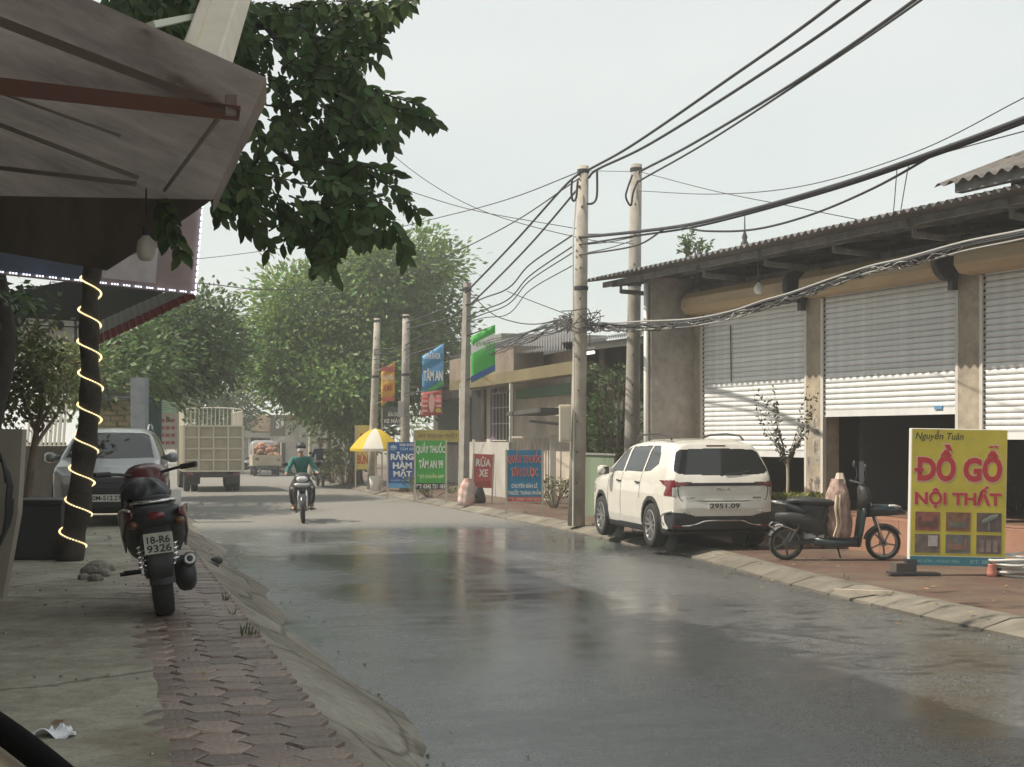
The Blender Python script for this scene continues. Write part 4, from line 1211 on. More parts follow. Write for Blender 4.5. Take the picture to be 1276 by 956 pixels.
def rider(label, loc, rz, shirt, trousers, hat='helmet', mask=True, lean=0.0):
    t = thing('person', label, 'person', loc, rz, ry=lean)
    pel, chest, neck = (0, -.30, .86), (0, -.12, 1.16), (0, -.05, 1.37)
    legs = [((.10, -.24, .85), .085), ((.17, .04, .74), .075), ((.21, .17, .69), .062), ((.20, .08, .46), .052), ((.19, .02, .32), .04), ((.19, .07, .285), .038), ((.19, .18, .275), .028)]
    arms = [((.17, -.07, 1.31), .055), ((.25, .04, 1.16), .046), ((.30, .13, 1.06), .040), ((.32, .22, 1.01), .030)]
    hand = [((.33, .26, 1.005), .030), ((.335, .30, .995), .022)]
    nd, ed = mirror_nodes([(pel, .12), ((0, -.22, 1.0), .115), (chest, .125), ((0, -.07, 1.29), .10), (neck, .052), ((0, -.02, 1.44), .05)], [(0, legs), (3, arms + hand)])
    skinned('body', nd, ed, M_skin, t)
    hd = MB()
    def hf(u, v):
        a, b = 2 * pi * u, pi * v
        x, y, z = .075 * sin(b) * cos(a), .095 * sin(b) * sin(a), .118 * cos(b)
        if z < -.04: x *= .85; y = y * .92 + .012
        return V((x, y + .005, z + 1.535))
    hd.grid(hf, 20, 14, True)
    hd.loft([((0, .09, 1.555), .012, .012, (1, 0, 0), (0, 0, 1)), ((0, .115, 1.535), .017, .015, (1, 0, 0), (0, 0, 1)), ((0, .10, 1.515), .012, .01, (1, 0, 0), (0, 0, 1))], 8)
    for sg in (-1, 1): hd.loft([((sg * .073, .0, 1.54), .012, .028, (0, 1, 0), (0, 0, 1)), ((sg * .086, -.006, 1.545), .014, .03, (0, 1, 0), (0, 0, 1))], 8)
    h = hd.build('head', M_skin, t, smooth=True)
    ey = MB()
    for sg in (-1, 1): ey.loft([((sg * .03, .082, 1.562), .014, .006, (1, 0, 0), (0, 0, 1)), ((sg * .03, .094, 1.562), .012, .005, (1, 0, 0), (0, 0, 1))], 8)
    ey.build('eyes', M_ink, h, kind='stuff')
    if mask:
        MB().grid(lambda u, v: V((.074 * cos(pi * u), .025 + .088 * sin(pi * u) + .018 * sin(pi * u) * sin(pi * v), 1.475 + .07 * v)), 12, 5).build('face_mask', mat('white_cloth', (.65, .64, .62), .9), h, smooth=True)
    else:
        MB().loft([((0, .085, 1.485), .02, .004, (1, 0, 0), (0, 0, 1)), ((0, .097, 1.485), .018, .003, (1, 0, 0), (0, 0, 1))], 8).build('mouth', mat('lips', (.25, .09, .08), .6), h)
    if hat == 'helmet':
        MB().grid(lambda u, v: V((.108 * sin(pi * .56 * v) * cos(2 * pi * u), .128 * sin(pi * .56 * v) * sin(2 * pi * u) - .01, 1.56 + .118 * cos(pi * .56 * v))), 20, 8, True).ylo([(.08, 1.60, .09, .008), (.16, 1.585, .07, .006)], 10).build('helmet', M_blackpl, t, smooth=True)
    else:
        MB().lathe([(.23, 1.575), (.14, 1.64), (.06, 1.70), (0, 1.735), (.055, 1.69), (.13, 1.63), (.225, 1.57)], None, 24).build('conical_hat', mat('palm_leaf_hat', (.55, .48, .32), .8, var=.15, vs=8), t, smooth=True)
    sn, se = mirror_nodes([((0, -.30, .90), .135), ((0, -.22, 1.02), .135), (chest, .143), ((0, -.075, 1.28), .118), ((0, -.05, 1.345), .07)],
                          [(3, [(p, r + .014) for p, r in arms[:3]] + [((.315, .20, 1.02), .043)])])
    skinned('shirt', sn, se, shirt, t)
    tn, te = mirror_nodes([((0, -.30, .93), .13), ((0, -.29, .85), .135)], [(1, [(p, r + .016) for p, r in legs[:4]] + [((.192, .04, .36), .055)])])
    skinned('trousers', tn, te, trousers, t, root=1)
    for sg in (-1, 1): MB().ylo([(-.04, .262, .03, .02), (.06, .265, .042, .03), (.17, .262, .042, .024), (.22, .258, .025, .014)], 10, x=sg * .19).build('sandal', M_blackpl, t, smooth=True)
    return t
need(('2951.09', .02, 0), ('30M-512.27', .02, 0), ('18-R6', .02, 0), ('9326', .02, 0),
     ('Nguyễn Tuân', .006, .25), ('DỒ GỖ', .045, 0), ('DỒ GỖ', .075, 0), ('NỘI THẤT', .035, 0), ('NỘI THẤT', .055, 0), ('THỌ SƠN - HƯNG YÊN', .01, 0), ('ĐT: 0988', .01, 0),
     ('QUẦY THUỐC', .02, 0), ('TÂM AN 99', .02, 0), ('ĐẠT CHUẨN GPP', .02, 0), ('ĐT: 0342 721 183', .02, 0),
     ('NHA KHOA', .02, 0), ('TÂM AN', .02, 0), ('TÂM AN', .04, 0), ('RĂNG', .04, 0), ('HÀM', .04, 0), ('MẶT', .04, 0), ('CHẤT LƯỢNG', .02, 0), ('RỬA', .03, 0), ('XE', .03, 0), ('VÀO Ô TÔ', .02, 0),
     ('TÂN DƯỢC', .02, 0), ('TÂN DƯỢC', .05, 0), ('QUẦY THUỐC', .05, 0), ('CHUYÊN BÁN LẺ', .02, 0), ('THUỐC THÀNH PHẨM', .02, 0), ('ĐT: 0987 799 876', .02, 0),
     ('BÚN', .03, 0), ('SƠN', .03, 0), ('AN THỊNH PHÁT', .02, 0), ('PHỞ', .03, 0), ('SỬA CHỮA', .02, 0), ('XE MÁY', .02, 0), ('ĐIỆN NƯỚC', .02, 0))
# ================================================================== the vehicles
suvw, shw = suv('parked_car', 'white crossover parked half on the right pavement in front of the shutters', V((0, 0, 0)), 0, M_white, '2951.09')
def place_car(t, wx, wy, px_rz, p):                   # put the local point (wx, wy) on world point p
    t.rotation_euler = (0, 0, px_rz)
    q = Matrix.Rotation(px_rz, 3, 'Z') @ V((wx, wy, 0))
    t.location = V(p) - q
place_car(suvw, -.88, .86, radians(12.6), gd(809, 682, PR))
suvs, shs = suv('parked_car', 'silver hatchback facing the camera behind the trunk wound with lights', V((0, 0, 0)), 0, M_silver, '30M-512.27', front_plate=True, H=1.60)
suvs.scale = (.87, .87, .87)                          # a small hatchback
place_car(suvs, 0.0, 4.45 * .87, radians(180 + 12), at(131, HZ, 19.2) - V((0, 0, CH - PL - .027)))
M_redp = mat('dark_red_paint', (.105, .016, .02), .35, coat=.7)
M_blackp = mat('black_paint', (.02, .021, .023), .25, coat=.7)
redb = motorbike('dark red motorbike parked on the hexagonal pavers with its tail to the camera', gd(206, 767, PL + .0200) + U * .6, radians(16.2), M_redp, lean=-.11, plate=('18-R6', '9326'), scooter=True)
# coat and bag bundled on the red bike's seat
rc = thing('raincoat', 'black raincoat bundled over the seat of the dark red motorbike', 'raincoat', wm(redb) @ V((0, -.45, .83)), radians(16.2))
def coat(u, v):
    a = 2 * pi * u; b = pi * .62 * v
    r = 1 + .10 * sin(3 * a + 2) * v + .08 * sin(7 * a) * v + .05 * sin(13 * a + 4 * v)
    return V((.17 * r * sin(b) * cos(a) - .05, .27 * r * sin(b) * sin(a), .13 * cos(b) + .035 * sin(5 * a) * v))
MB().grid(coat, 40, 14, True).build('cloth', mat('black_nylon', (.022, .022, .026), .45, bump=.4, bs=14), rc, smooth=True)
MB().box((.16, -.20, .0), (.07, .012, .10), rz=.3).build('white_tag', M_plate, rc)
# the rider coming towards the camera
rp = gd(378, 652, 0.0)
ra = radians(180 + 9)
rb = motorbike('black motorbike ridden towards the camera by the rider in a green shirt', rp - Matrix.Rotation(ra, 3, 'Z') @ V((0, .64, 0)), ra, M_blackp, lean=0.03, white_front=True)
MB().ylo([(.585, .80, .17, .035), (.60, .775, .15, .04)], 12).build('front_trim', M_lamp, rb, smooth=True)
M_teal = mat('teal_shirt_cloth', (.04, .16, .145), .85, bump=.3, bs=20)
M_trou = mat('dark_trousers_cloth', (.03, .035, .045), .9)
rider('person in teal shirt, white face mask and dark helmet riding towards the camera', rb.location, ra, M_teal, M_trou, lean=0.03)
p2_ = gd(399, 606, 0.0)
rb2 = motorbike('dark motorbike far along the road behind the green shirted rider', p2_, radians(180 + 16), M_blackp)
rider('person in blue shirt and pale conical hat on the motorbike farther behind', rb2.location, radians(196), mat('navy_shirt_cloth', (.03, .06, .13), .9), M_trou, hat='cone', mask=False)
wb = motorbike('white motorbike standing far off between the two trucks', at(306, HZ, 68) - V((0, 0, CH)), radians(130), M_plate)
# ---- the cargo truck
trk = thing('cargo_truck', 'tan boarded cargo truck with a railed top driving away on the left', 'truck', gd(266, 613, 0.0), radians(16.2))
M_tan = mat('tan_truck_board', (.40, .35, .26), .7, var=.18, vs=2, bump=.2, bs=12)
M_tanr = mat('pale_truck_rail', (.60, .56, .47), .6)
TW = 1.9
g = MB().box((0, .02, 1.41), (TW - .1, .04, 1.5)).build('rear_gate', M_tan, trk)
for i in range(5):
    MB().box((0, -.02, .68 + .365 * i), (TW, .06, .06)).build('gate_rib', M_tanr, g)
for x in (-.93, -.47, 0, .47, .93): MB().box((x, -.028, 1.41), (.06, .06, 1.5)).build('gate_rib', M_tanr, g)
for i in range(4):
    for k, x in enumerate((-.70, -.235, .235, .70)): MB().box((x, -.006, .865 + .365 * i), (.38, .02, .28)).build('gate_panel', M_tan, g)
for sg in (-1, 1):
    sd = MB().box((sg * (TW / 2 - .02), 2.0, 1.41), (.05, 3.95, 1.5)).build('side_board', M_tan, trk)
    for k in range(8): MB().box((sg * (TW / 2 + .02), .05 + .56 * k, 1.41), (.05, .07, 1.5)).build('side_rib', M_tanr, sd)
MB().box((0, 2.0, .70), (TW - .12, 3.9, .06)).build('bed_floor', M_tan, trk)
rl = MB()
rail = MB().tube(crom([(-.93, .02, 2.16), (-.93, .02, 2.60), (-.80, .02, 2.70), (0, .02, 2.735), (.80, .02, 2.70), (.93, .02, 2.60), (.93, .02, 2.16)], 3), .025, 6).build('top_rail', M_tanr, trk)
for k in range(14): MB().tube([(-.845 + .13 * k, .02, 2.16), (-.845 + .13 * k, .02, 2.70)], .016, 5).build('rail_bar', M_tanr, rail)
for sg in (-1, 1):
    sr = MB().tube([(sg * .93, .02, 2.62), (sg * .93, 3.95, 2.62)], .025, 6).build('side_rail', M_tanr, trk)
    for k in range(12): MB().tube([(sg * .93, .3 + .32 * k, 2.16), (sg * .93, .3 + .32 * k, 2.62)], .016, 5).build('rail_bar', M_tanr, sr)
MB().box((0, 2.6, .56), (.8, 5.2, .16)).build('chassis', M_dark, trk)
for sg in (-1, 1):
    for x, wy in ((.80, .9), (.56, .9), (.80, 4.75)): 
        car_wheel(trk, sg * x, wy, .38, .2, sg, M_dark)
    MB().box((sg * .62, .25, .42), (.42, .02, .34)).build('mud_flap', M_blackpl, trk)
    MB().box((sg * .75, -.03, .58), (.22, .05, .09)).build('tail_light', M_red, trk)
    MB().tube([(sg * .98, 4.6, 1.6), (sg * 1.12, 4.7, 1.85), (sg * 1.12, 4.7, 2.1)], .02, 5).box((sg * 1.13, 4.7, 1.9), (.16, .05, .32)).build('mirror', M_blackpl, trk)
MB().box((0, -.0, .52), (1.7, .06, .10)).build('rear_bumper', M_dark, trk)
MB().ylo([(4.1, 1.35, .90, .75), (4.2, 1.38, .93, .80), (5.3, 1.36, .92, .78), (5.55, 1.1, .88, .52), (5.62, .9, .8, .3)], 20, 5).build('cab', mat('blue_cab_paint', (.05, .12, .2), .4), trk, smooth=True)
# ---- the loaded farm truck far down the road
ft = thing('farm_truck', 'small loaded farm truck in the distance under the shop signs', 'truck', at(333, HZ, 64) - V((0, 0, CH)), radians(14))
MB().box((0, .02, .72), (1.3, .05, .5)).build('tailgate', M_tan, ft)
for sg in (-1, 1):
    MB().box((sg * .64, 1.2, .72), (.05, 2.4, .5)).build('side_board', M_tan, ft)
    car_wheel(ft, sg * .5, .7, .26, .18, sg, M_dark)
    car_wheel(ft, sg * .5, 2.9, .26, .18, sg, M_dark)
    MB().tube([(sg * .63, .05, .95), (sg * .63, .05, 1.55)], .03, 5).build('stake', M_tanr, ft)
MB().box((0, 1.3, .42), (.9, 3.2, .14)).build('chassis', M_dark, ft)
MB().ylo([(2.55, 1.0, .60, .55), (2.7, 1.05, .64, .6), (3.3, 1.0, .62, .55), (3.5, .75, .55, .3)], 14, 5).build('cab', mat('grey_cab_paint', (.25, .26, .27), .4), ft, smooth=True)
M_load = mat('brown_bundled_load', (.28, .16, .10), .9, var=.4, vs=6, isl=.45)
lb = MB()
for k in range(46): 
    c = V((R.uniform(-.52, .52), R.uniform(.15, 2.2), R.uniform(.65, 1.45))); q = R.uniform(.12, .2)
    lb.loft([(c + V((0, -q, 0)), q * .5, q * .4, (1, 0, 0), (0, 0, 1)), (c, q, q * .8, (1, 0, 0), (0, 0, 1)), (c + V((0, q, 0)), q * .5, q * .4, (1, 0, 0), (0, 0, 1))], 8)
lb.build('load', M_load, ft, kind='stuff')
# ================================================================== electric scooter on the right pavement
eb = thing('electric_scooter', 'black electric scooter parked side on between the planter and the yellow sign', 'scooter', gd(980, 697, PR).lerp(gd(1100, 699, PR), .5), radians(-90), ry=0.06)
for y in (-.655, .655): moto_wheel(eb, y, .235, .11, mat('grey_cast_rim', (.3, .3, .3), .4, .6) if y > 0 else mat('dusty_rim', (.16, .155, .14), .7), 5)
M_green = mat('dark_green_plastic', (.014, .03, .036), .3, coat=.5)
MB().loft([((0, .30, .26), .16, .04, (1, 0, 0), (0, 0, 1)), ((0, .0, .25), .17, .05, (1, 0, 0), (0, 0, 1))] if False else [((0, -.30, .27), .14, .07, (1, 0, 0), (0, 0, 1)), ((0, -.1, .245), .16, .055, (1, 0, 0), (0, 0, 1)), ((0, .2, .24), .16, .05, (1, 0, 0), (0, 0, 1)), ((0, .32, .25), .13, .07, (1, 0, 0), (0, 0, 1))], 14, 3.5).build('footboard', M_green, eb, smooth=True)
MB().loft([((0, .30, .20), .14, .035, (1, 0, 0), (0, 1, 0)), ((0, .33, .40), .17, .035, (1, 0, 0), (0, 1, 0)), ((0, .36, .62), .17, .04, (1, 0, 0), (0, 1, 0)), ((0, .38, .82), .10, .05, (1, 0, 0), (0, 1, 0))], 14, 3).build('leg_shield', M_green, eb, smooth=True)
MB().ylo([(.40, .66, .10, .08), (.55, .68, .13, .085), (.75, .68, .13, .075), (.93, .65, .08, .035)], 14, 2.6).build('front_cowl', M_green, eb, smooth=True)
MB().ylo([(.70, .735, .10, .02), (.80, .735, .08, .025), (.88, .72, .05, .02)], 10).build('headlight', M_lamp, eb, smooth=True)
for x in (-.06, .06): MB().tube([(x, .655, .225), (x, .58, .45), (x * .7, .45, .80)], .019, 8).build('fork', M_chrome, eb, smooth=True)
def efend(yc, rr, a0, a1, w):
    return MB().grid(lambda u, v: V(((v - .5) * 2 * w, yc + (rr - .03 * (2 * v - 1) ** 2) * cos(a0 + (a1 - a0) * u), .225 + (rr - .03 * (2 * v - 1) ** 2) * sin(a0 + (a1 - a0) * u))), 14, 5)
efend(.655, .275, .5, 2.9, .06).build('front_fender', mat('grey_fender', (.16, .15, .15), .4), eb, smooth=True)
efend(-.655, .275, .6, 2.7, .06).build('rear_fender', M_blackpl, eb, smooth=True)
MB().ylo([(-.66, .80, .04, .02), (-.58, .815, .12, .04), (-.30, .80, .14, .055), (-.08, .785, .13, .045), (0.02, .77, .06, .03)], 16, 2.6).build('seat', MATS['black_vinyl'], eb, smooth=True)
MB().ylo([(-.80, .78, .03, .02), (-.70, .75, .09, .05), (-.50, .69, .11, .08), (-.30, .62, .10, .09)], 14).build('tail', M_green, eb, smooth=True)
MB().ylo([(-.86, .80, .03, .015), (-.78, .785, .07, .025), (-.66, .765, .1, .02)], 12).build('tail_trim', M_chrome, eb, smooth=True)
for sg in (-1, 1):
    MB().beam((sg * .09, -.655, .225), (sg * .09, -.2, .30), .03, .06).build('swingarm', M_dark, eb)
    MB().tube([(sg * .10, -.62, .26), (sg * .10, -.40, .66)], .022, 8).build('shock_absorber', M_dark, eb)
    MB().beam((sg * .09, -.28, .30), (sg * .08, -.34, .62), .04, .05).build('frame_tube', M_dark, eb)
    MB().beam((sg * .09, -.28, .30), (sg * .08, -.12, .70), .04, .05).build('frame_tube', M_dark, eb)
    MB().tube([(sg * .12, .36, 1.03), (sg * .30, .27, 1.05)], .018, 7).build('grip', M_blackpl, eb)
    m = MB().tube(crom([(sg * .20, .32, 1.04), (sg * .24, .35, 1.17), (sg * .28, .33, 1.24)], 4), .007, 5).build('mirror', M_dark, eb)
    MB().lathe([(0, -.01), (.045, -.008), (.05, 0), (.045, .01), (0, .012)], Matrix.Translation((sg * .30, .32, 1.28)) @ Matrix.Rotation(pi / 2, 4, 'X'), 12).build('mirror_head', M_blackpl, m)
MB().tube(crom([(-.30, .27, 1.05), (-.1, .37, 1.03), (0, .39, .98), (.1, .37, 1.03), (.30, .27, 1.05)], 4), .013, 6).tube([(0, .39, .98), (0, .42, .78)], .025, 8).build('handlebar', M_dark, eb)
MB().loft([((0, -.25, .34), .10, .07, (1, 0, 0), (0, 1, 0)), ((0, -.26, .52), .10, .10, (1, 0, 0), (0, 1, 0)), ((0, -.30, .70), .11, .20, (1, 0, 0), (0, 1, 0)), ((0, -.30, .76), .11, .24, (1, 0, 0), (0, 1, 0))], 14, 3).build('seat_box', M_blackpl, eb, smooth=True)
MB().ylo([(-.42, .30, .06, .06), (-.30, .33, .115, .09), (-.16, .32, .10, .07)], 12).build('motor_cover', mat('silver_plastic', (.5, .5, .5), .35), eb, smooth=True)
MB().ylo([(-.30, .55, .07, .05), (-.20, .56, .10, .10), (-.10, .56, .08, .06)], 10).build('battery_box', M_blackpl, eb, smooth=True)
MB().tube(crom([(.14, -.55, .42), (.15, -.78, .50), (.12, -.86, .46), (-.12, -.86, .46), (-.15, -.78, .50), (-.14, -.55, .42)], 4), .013, 6).build('rear_rack', M_chrome, eb)
MB().ylo([(-.80, .60, .05, .04), (-.62, .58, .12, .10), (-.40, .53, .13, .15), (-.22, .46, .12, .16), (-.12, .40, .08, .10)], 14, 2.8).build('side_panel', M_blackpl, eb, smooth=True)
MB().loft([((0, .36, .70), .13, .06, (1, 0, 0), (0, 1, 0)), ((0, .40, .84), .15, .09, (1, 0, 0), (0, 1, 0)), ((0, .38, .96), .12, .08, (1, 0, 0), (0, 1, 0)), ((0, .36, 1.02), .07, .04, (1, 0, 0), (0, 1, 0))], 14, 2.6).build('instrument_cowl', M_blackpl, eb, smooth=True)
MB().tube([(-.08, .05, .20), (-.16, .12, .01)], .012, 5).build('side_stand', M_dark, eb)
M_sackb = mat('brown_plastic_sack', (.36, .19, .155), .6, var=.35, vs=7, col2=(.56, .45, .38), bump=.5, bs=22, stretch=(3, 3, 1))
sk = lump_sack('sack', 'tall brown tied sack standing on the footboard of the black scooter', 'sack', eb.location + V((.06, 0, .30)), .3, .36, .80, M_sackb, seed=3)
st = MB()
for x, z0, z1 in ((-.13, .03, .58), (-.08, .02, .60)): st.tube(crom([(x - .02, -.13, z0), (x + .015, -.165, .2), (x - .01, -.16, .4), (x + .03, -.12, z1)], 4), .016, 5)
MB().grid(lambda u, v: V((.02 + .075 * (1 - .45 * v) * cos(2 * pi * u) * (1 + .25 * sin(5 * 2 * pi * u)), .075 * (1 - .45 * v) * sin(2 * pi * u) * (1 + .2 * sin(4 * 2 * pi * u)), .74 + .14 * v)), 24, 5, True).build('tied_neck', mat('cream_sack_neck', (.6, .55, .46), .8), sk, smooth=True)
st.build('strap', mat('cream_strap', (.6, .5, .38), .8), sk)
# ================================================================== signs and banners
M_yel = mat('yellow_vinyl', (.52, .45, .05), .5, blotch=.22, bls=1.6, var=.06, vs=2)
M_redink = mat('red_vinyl', (.42, .025, .03), .5)
M_pink = mat('pale_pink_vinyl', (.62, .36, .32), .5)
M_whitev = mat('white_vinyl', (.72, .71, .68), .5)
M_wedge = mat('white_sign_side', (.75, .74, .70), .5)
M_teal2 = mat('teal_vinyl', (.03, .17, .22), .5)
M_steel = mat('painted_steel_post', (.45, .42, .37), .55, .2)
# the big yellow furniture sign
ys = thing('sign_board', 'big yellow furniture sign with red letters and six photographs by the hose', 'sign', at(1192, HZ, 16.7) - V((0, 0, CH - PR)), radians(-4), ry=radians(1.0))
W2 = .565; z0, z1 = .12, 1.76
bd = MB().box((0, .05, (z0 + z1) / 2), (2 * W2, .12, z1 - z0)).build('board', M_wedge, ys, bev=.006)
MB().box((.003, -.0115, (z0 + z1) / 2 + .055), (2 * W2 - .02, .003, z1 - z0 - .13)).build('face', M_yel, bd)
MB().box((.003, -.0115, z0 + .055), (2 * W2 - .02, .003, .108)).build('footer', M_teal2, bd)
yl = -.0145
text('Nguyễn Tuân', -W2 + .05, .05, 1.605, 1.735, yl, M_ink, bd, off=.006, shear=.25)
text('DỒ GỖ', -W2 + .065, W2 - .045, 1.11, 1.585, yl, M_pink, bd, off=.075)
text('DỒ GỖ', -W2 + .08, W2 - .06, 1.13, 1.57, yl - .002, M_redink, bd, off=.045)
MB().box((-W2 + .098, yl - .001, 1.265), (.135, .002, .06)).build('letter_bar', M_pink, bd)
MB().box((-W2 + .098, yl - .003, 1.265), (.11, .002, .04)).build('letter_bar', M_redink, bd)
text('NỘI THẤT', -W2 + .045, W2 - .05, .80, 1.09, yl, M_pink, bd, off=.055)
text('NỘI THẤT', -W2 + .055, W2 - .06, .81, 1.08, yl - .002, M_redink, bd, off=.035)
for x0, s in ((-W2 + .05, 'THỌ SƠN - HƯNG YÊN'),): text(s, x0, .02, z0 + .03, z0 + .078, yl, mat('pale_blue_ink', (.25, .42, .48), .5), bd, off=.01)
text('ĐT: 0988', .15, W2 - .13, z0 + .03, z0 + .078, yl, MATS['pale_blue_ink'], bd, off=.01)
PH = [((.24, .08, .06), (.10, .05, .04)), ((.20, .09, .05), (.12, .12, .10)), ((.10, .07, .07), (.16, .19, .17)), ((.13, .10, .09), (.38, .36, .35)), ((.12, .12, .12), (.22, .12, .09)), ((.12, .09, .08), (.2, .16, .15))]
for k in range(6):
    cx = -.355 + .36 * (k % 3); cz = .65 - .265 * (k // 3)
    c1, c2 = PH[k]
    ph = MB().box((cx, -.0145, cz), (.29, .003, .225)).build('photo', mat('photo_ground_%s' % 'abcdef'[k], c1, .5, var=.4, vs=9), bd)
    sub = MB()
    if k in (0, 1, 4):
        sub.box((cx, -.0175, cz - .035), (.22, .003, .07)); sub.box((cx - .09, -.0178, cz + .02), (.03, .003, .07)); sub.box((cx + .09, -.0178, cz + .02), (.03, .003, .07))
    elif k == 2:
        sub.loft([((cx - .08, -.017, cz + .0), .02, .003, (0, 0, 1), (0, 1, 0)), ((cx + .02, -.017, cz + .05), .035, .003, (0, 0, 1), (0, 1, 0)), ((cx + .10, -.017, cz + .08), .02, .003, (0, 0, 1), (0, 1, 0))], 8); sub.box((cx, -.0175, cz - .05), (.02, .003, .10))
    elif k == 3: sub.box((cx + .065, -.0175, cz + .03), (.11, .003, .13))
    else:
        for q in (-.08, 0, .08): sub.box((cx + q, -.0175, cz - .02), (.05, .003, .14))
    sub.build('pictured_furniture', mat('photo_motif_%s' % 'abcdef'[k], c2, .5, var=.3, vs=12), ph)
MB().tube([(-W2 + .03, .05, .0), (-W2 + .03, .05, .16)], .03, 8).box((-W2 + .03, .05, .06), (.12, .14, .26)).build('foot', M_dark, ys)
MB().box((-W2 + .06, .02, .018), (.60, .20, .03), rz=.12).build('base_plate', M_dark, ys)
MB().box((-W2 - .09, .06, .085), (.17, .19, .11), rz=.2).build('ballast_block', mat('dark_block', (.10, .085, .07), .9, bump=.3), ys)
MB().tube([(W2 - .05, .06, .0), (W2 - .05, .06, .16)], .03, 8).build('foot', M_dark, ys)
def board(name, label, pxl, pxr, pyt, pyb, d, m, yaw=None, legs=None, z=PR, roll=0.0, post=M_steel, thick=.03, cat='sign', fz=None):
    """a standing board: returns the thing, half width, bottom and top height above its base"""
    a, b = at(pxl, HZ, d), at(pxr, HZ, d)
    base = (a + b) / 2; base.z = z if fz is None else fz
    zt, zb = at(0, pyt, d).z - base.z, at(0, pyb, d).z - base.z
    yaw = radians(0) if yaw is None else yaw
    w = (b - a).length / cos(yaw) / 2
    t = thing(name, label, cat, base, yaw, ry=roll)
    bd = MB().box((0, 0, (zt + zb) / 2), (2 * w, thick, zt - zb)).build('board', m, t)
    fr = MB()
    for x in (-w, w):
        if legs is not None: MB().beam((x, .0, 0), (x, .0, zt + .01), .045, .045).build('leg', post, t)
    return t, bd, w, zb, zt, -thick / 2 - .004
M_grn = mat('green_vinyl', (.05, .33, .05), .5, blotch=.22, bls=1.6)
M_blu = mat('blue_vinyl', (.025, .09, .30), .5, blotch=.22, bls=1.6)
M_blu2 = mat('bright_blue_vinyl', (.015, .19, .36), .5, blotch=.22, bls=1.6)
M_sky = mat('sky_blue_vinyl', (.10, .33, .62), .5, blotch=.22, bls=1.6)
M_redv = mat('faded_red_vinyl', (.50, .10, .09), .55, blotch=.22, bls=1.6)
M_blk = mat('black_vinyl_strip', (.02, .025, .02), .5)
t, b, w, zb, zt, y = board('sign_board', 'green pharmacy board with white letters between the dental board and the washing sign', 517, 556, 549, 610, 35.9, M_grn, legs=1)
h = zt - zb
text('QUẦY THUỐC', -w * .93, w * .93, zb + h * .72, zb + h * .97, y, M_whitev, b)
text('TÂM AN 99', -w * .75, w * .8, zb + h * .43, zb + h * .64, y, M_whitev, b)
text('ĐẠT CHUẨN GPP', -w * .85, w * .85, zb + h * .21, zb + h * .34, y, mat('pale_yellow_vinyl', (.65, .66, .35), .5), b)
MB().box((0, y + .002, zb + h * .065), (2 * w - .01, .004, h * .13)).build('phone_strip', M_blk, b)
text('ĐT: 0342 721 183', -w * .92, w * .92, zb + h * .02, zb + h * .11, y - .003, M_whitev, b)
t, b, w, zb, zt, y = board('sign_board', 'dark blue dental board with white letters partly behind the green pharmacy board', 483, 521, 551, 608, 38.6, M_blu, legs=1)
h = zt - zb
MB().lathe([(0, 0), (.055, 0)], Matrix.Translation((-w * .62, y, zb + h * .9)) @ Matrix.Rotation(pi / 2, 4, 'X') @ Matrix.Diagonal((1.3, 1, 1, 1)), 12).lathe([(.06, 0), (.075, 0)], Matrix.Translation((-w * .62, y, zb + h * .88)) @ Matrix.Rotation(pi / 2, 4, 'X') @ Matrix.Diagonal((1.3, 1, 1, 1)), 12).build('tooth_emblem', mat('pale_blue_vinyl', (.35, .55, .70), .5), b)
text('NHA KHOA', -w * .2, w * .8, zb + h * .91, zb + h * .97, y, M_whitev, b)
text('TÂM AN', -w * .2, w * .8, zb + h * .815, zb + h * .895, y, MATS['pale_blue_vinyl'], b)
text('RĂNG', -w * .8, w * .72, zb + h * .61, zb + h * .79, y, M_whitev, b, off=.04)
text('HÀM', -w * .65, w * .6, zb + h * .42, zb + h * .59, y, M_whitev, b, off=.04)
text('MẶT', -w * .62, w * .6, zb + h * .215, zb + h * .41, y, M_whitev, b, off=.04)
text('CHẤT LƯỢNG', -w * .8, w * .8, zb + h * .14, zb + h * .19, y, MATS['pale_blue_vinyl'], b)
MB().box((0, y + .002, zb + h * .05), (2 * w - .01, .004, h * .10)).build('footer_strip', M_sky, b)
t, b, w, zb, zt, y = board('sign_board', 'leaning faded red washing sign behind the white sack', 588, 613, 566, 608, 35.6, M_redv, legs=1, roll=.04)
h = zt - zb
text('RỬA', -w * .75, w * .75, zb + h * .63, zb + h * .93, y, M_whitev, b, off=.03)
text('XE', -w * .42, w * .48, zb + h * .33, zb + h * .55, y, M_whitev, b, off=.03)
text('VÀO Ô TÔ', -w * .7, w * .75, zb + h * .06, zb + h * .22, y, mat('dark_red_ink', (.16, .03, .03), .6), b)
t, b, w, zb, zt, y = board('sign_board', 'blue pharmacy board with red letters beside the cream pole', 631, 676, 561, 625, 30.4, M_blu2, legs=1)
h = zt - zb
for s, x0, x1, a0, a1 in (('QUẦY THUỐC', -.93, .93, .74, .965), ('TÂN DƯỢC', -.75, .75, .46, .68)):
    text(s, x0 * w, x1 * w, zb + h * a0 - .012, zb + h * a1 + .012, y, M_pink, b, off=.05)
    text(s, x0 * w + .015, x1 * w - .015, zb + h * a0, zb + h * a1, y - .003, M_redink, b)
text('CHUYÊN BÁN LẺ', -w * .72, w * .72, zb + h * .265, zb + h * .37, y, M_whitev, b)
text('THUỐC THÀNH PHẨM', -w * .92, w * .92, zb + h * .13, zb + h * .245, y, M_whitev, b)
MB().box((0, y + .002, zb + h * .045), (2 * w - .01, .004, h * .09)).build('phone_strip', M_redv, b)
text('ĐT: 0987 799 876', -w * .9, w * .9, zb + h * .015, zb + h * .075, y - .003, M_pink, b)
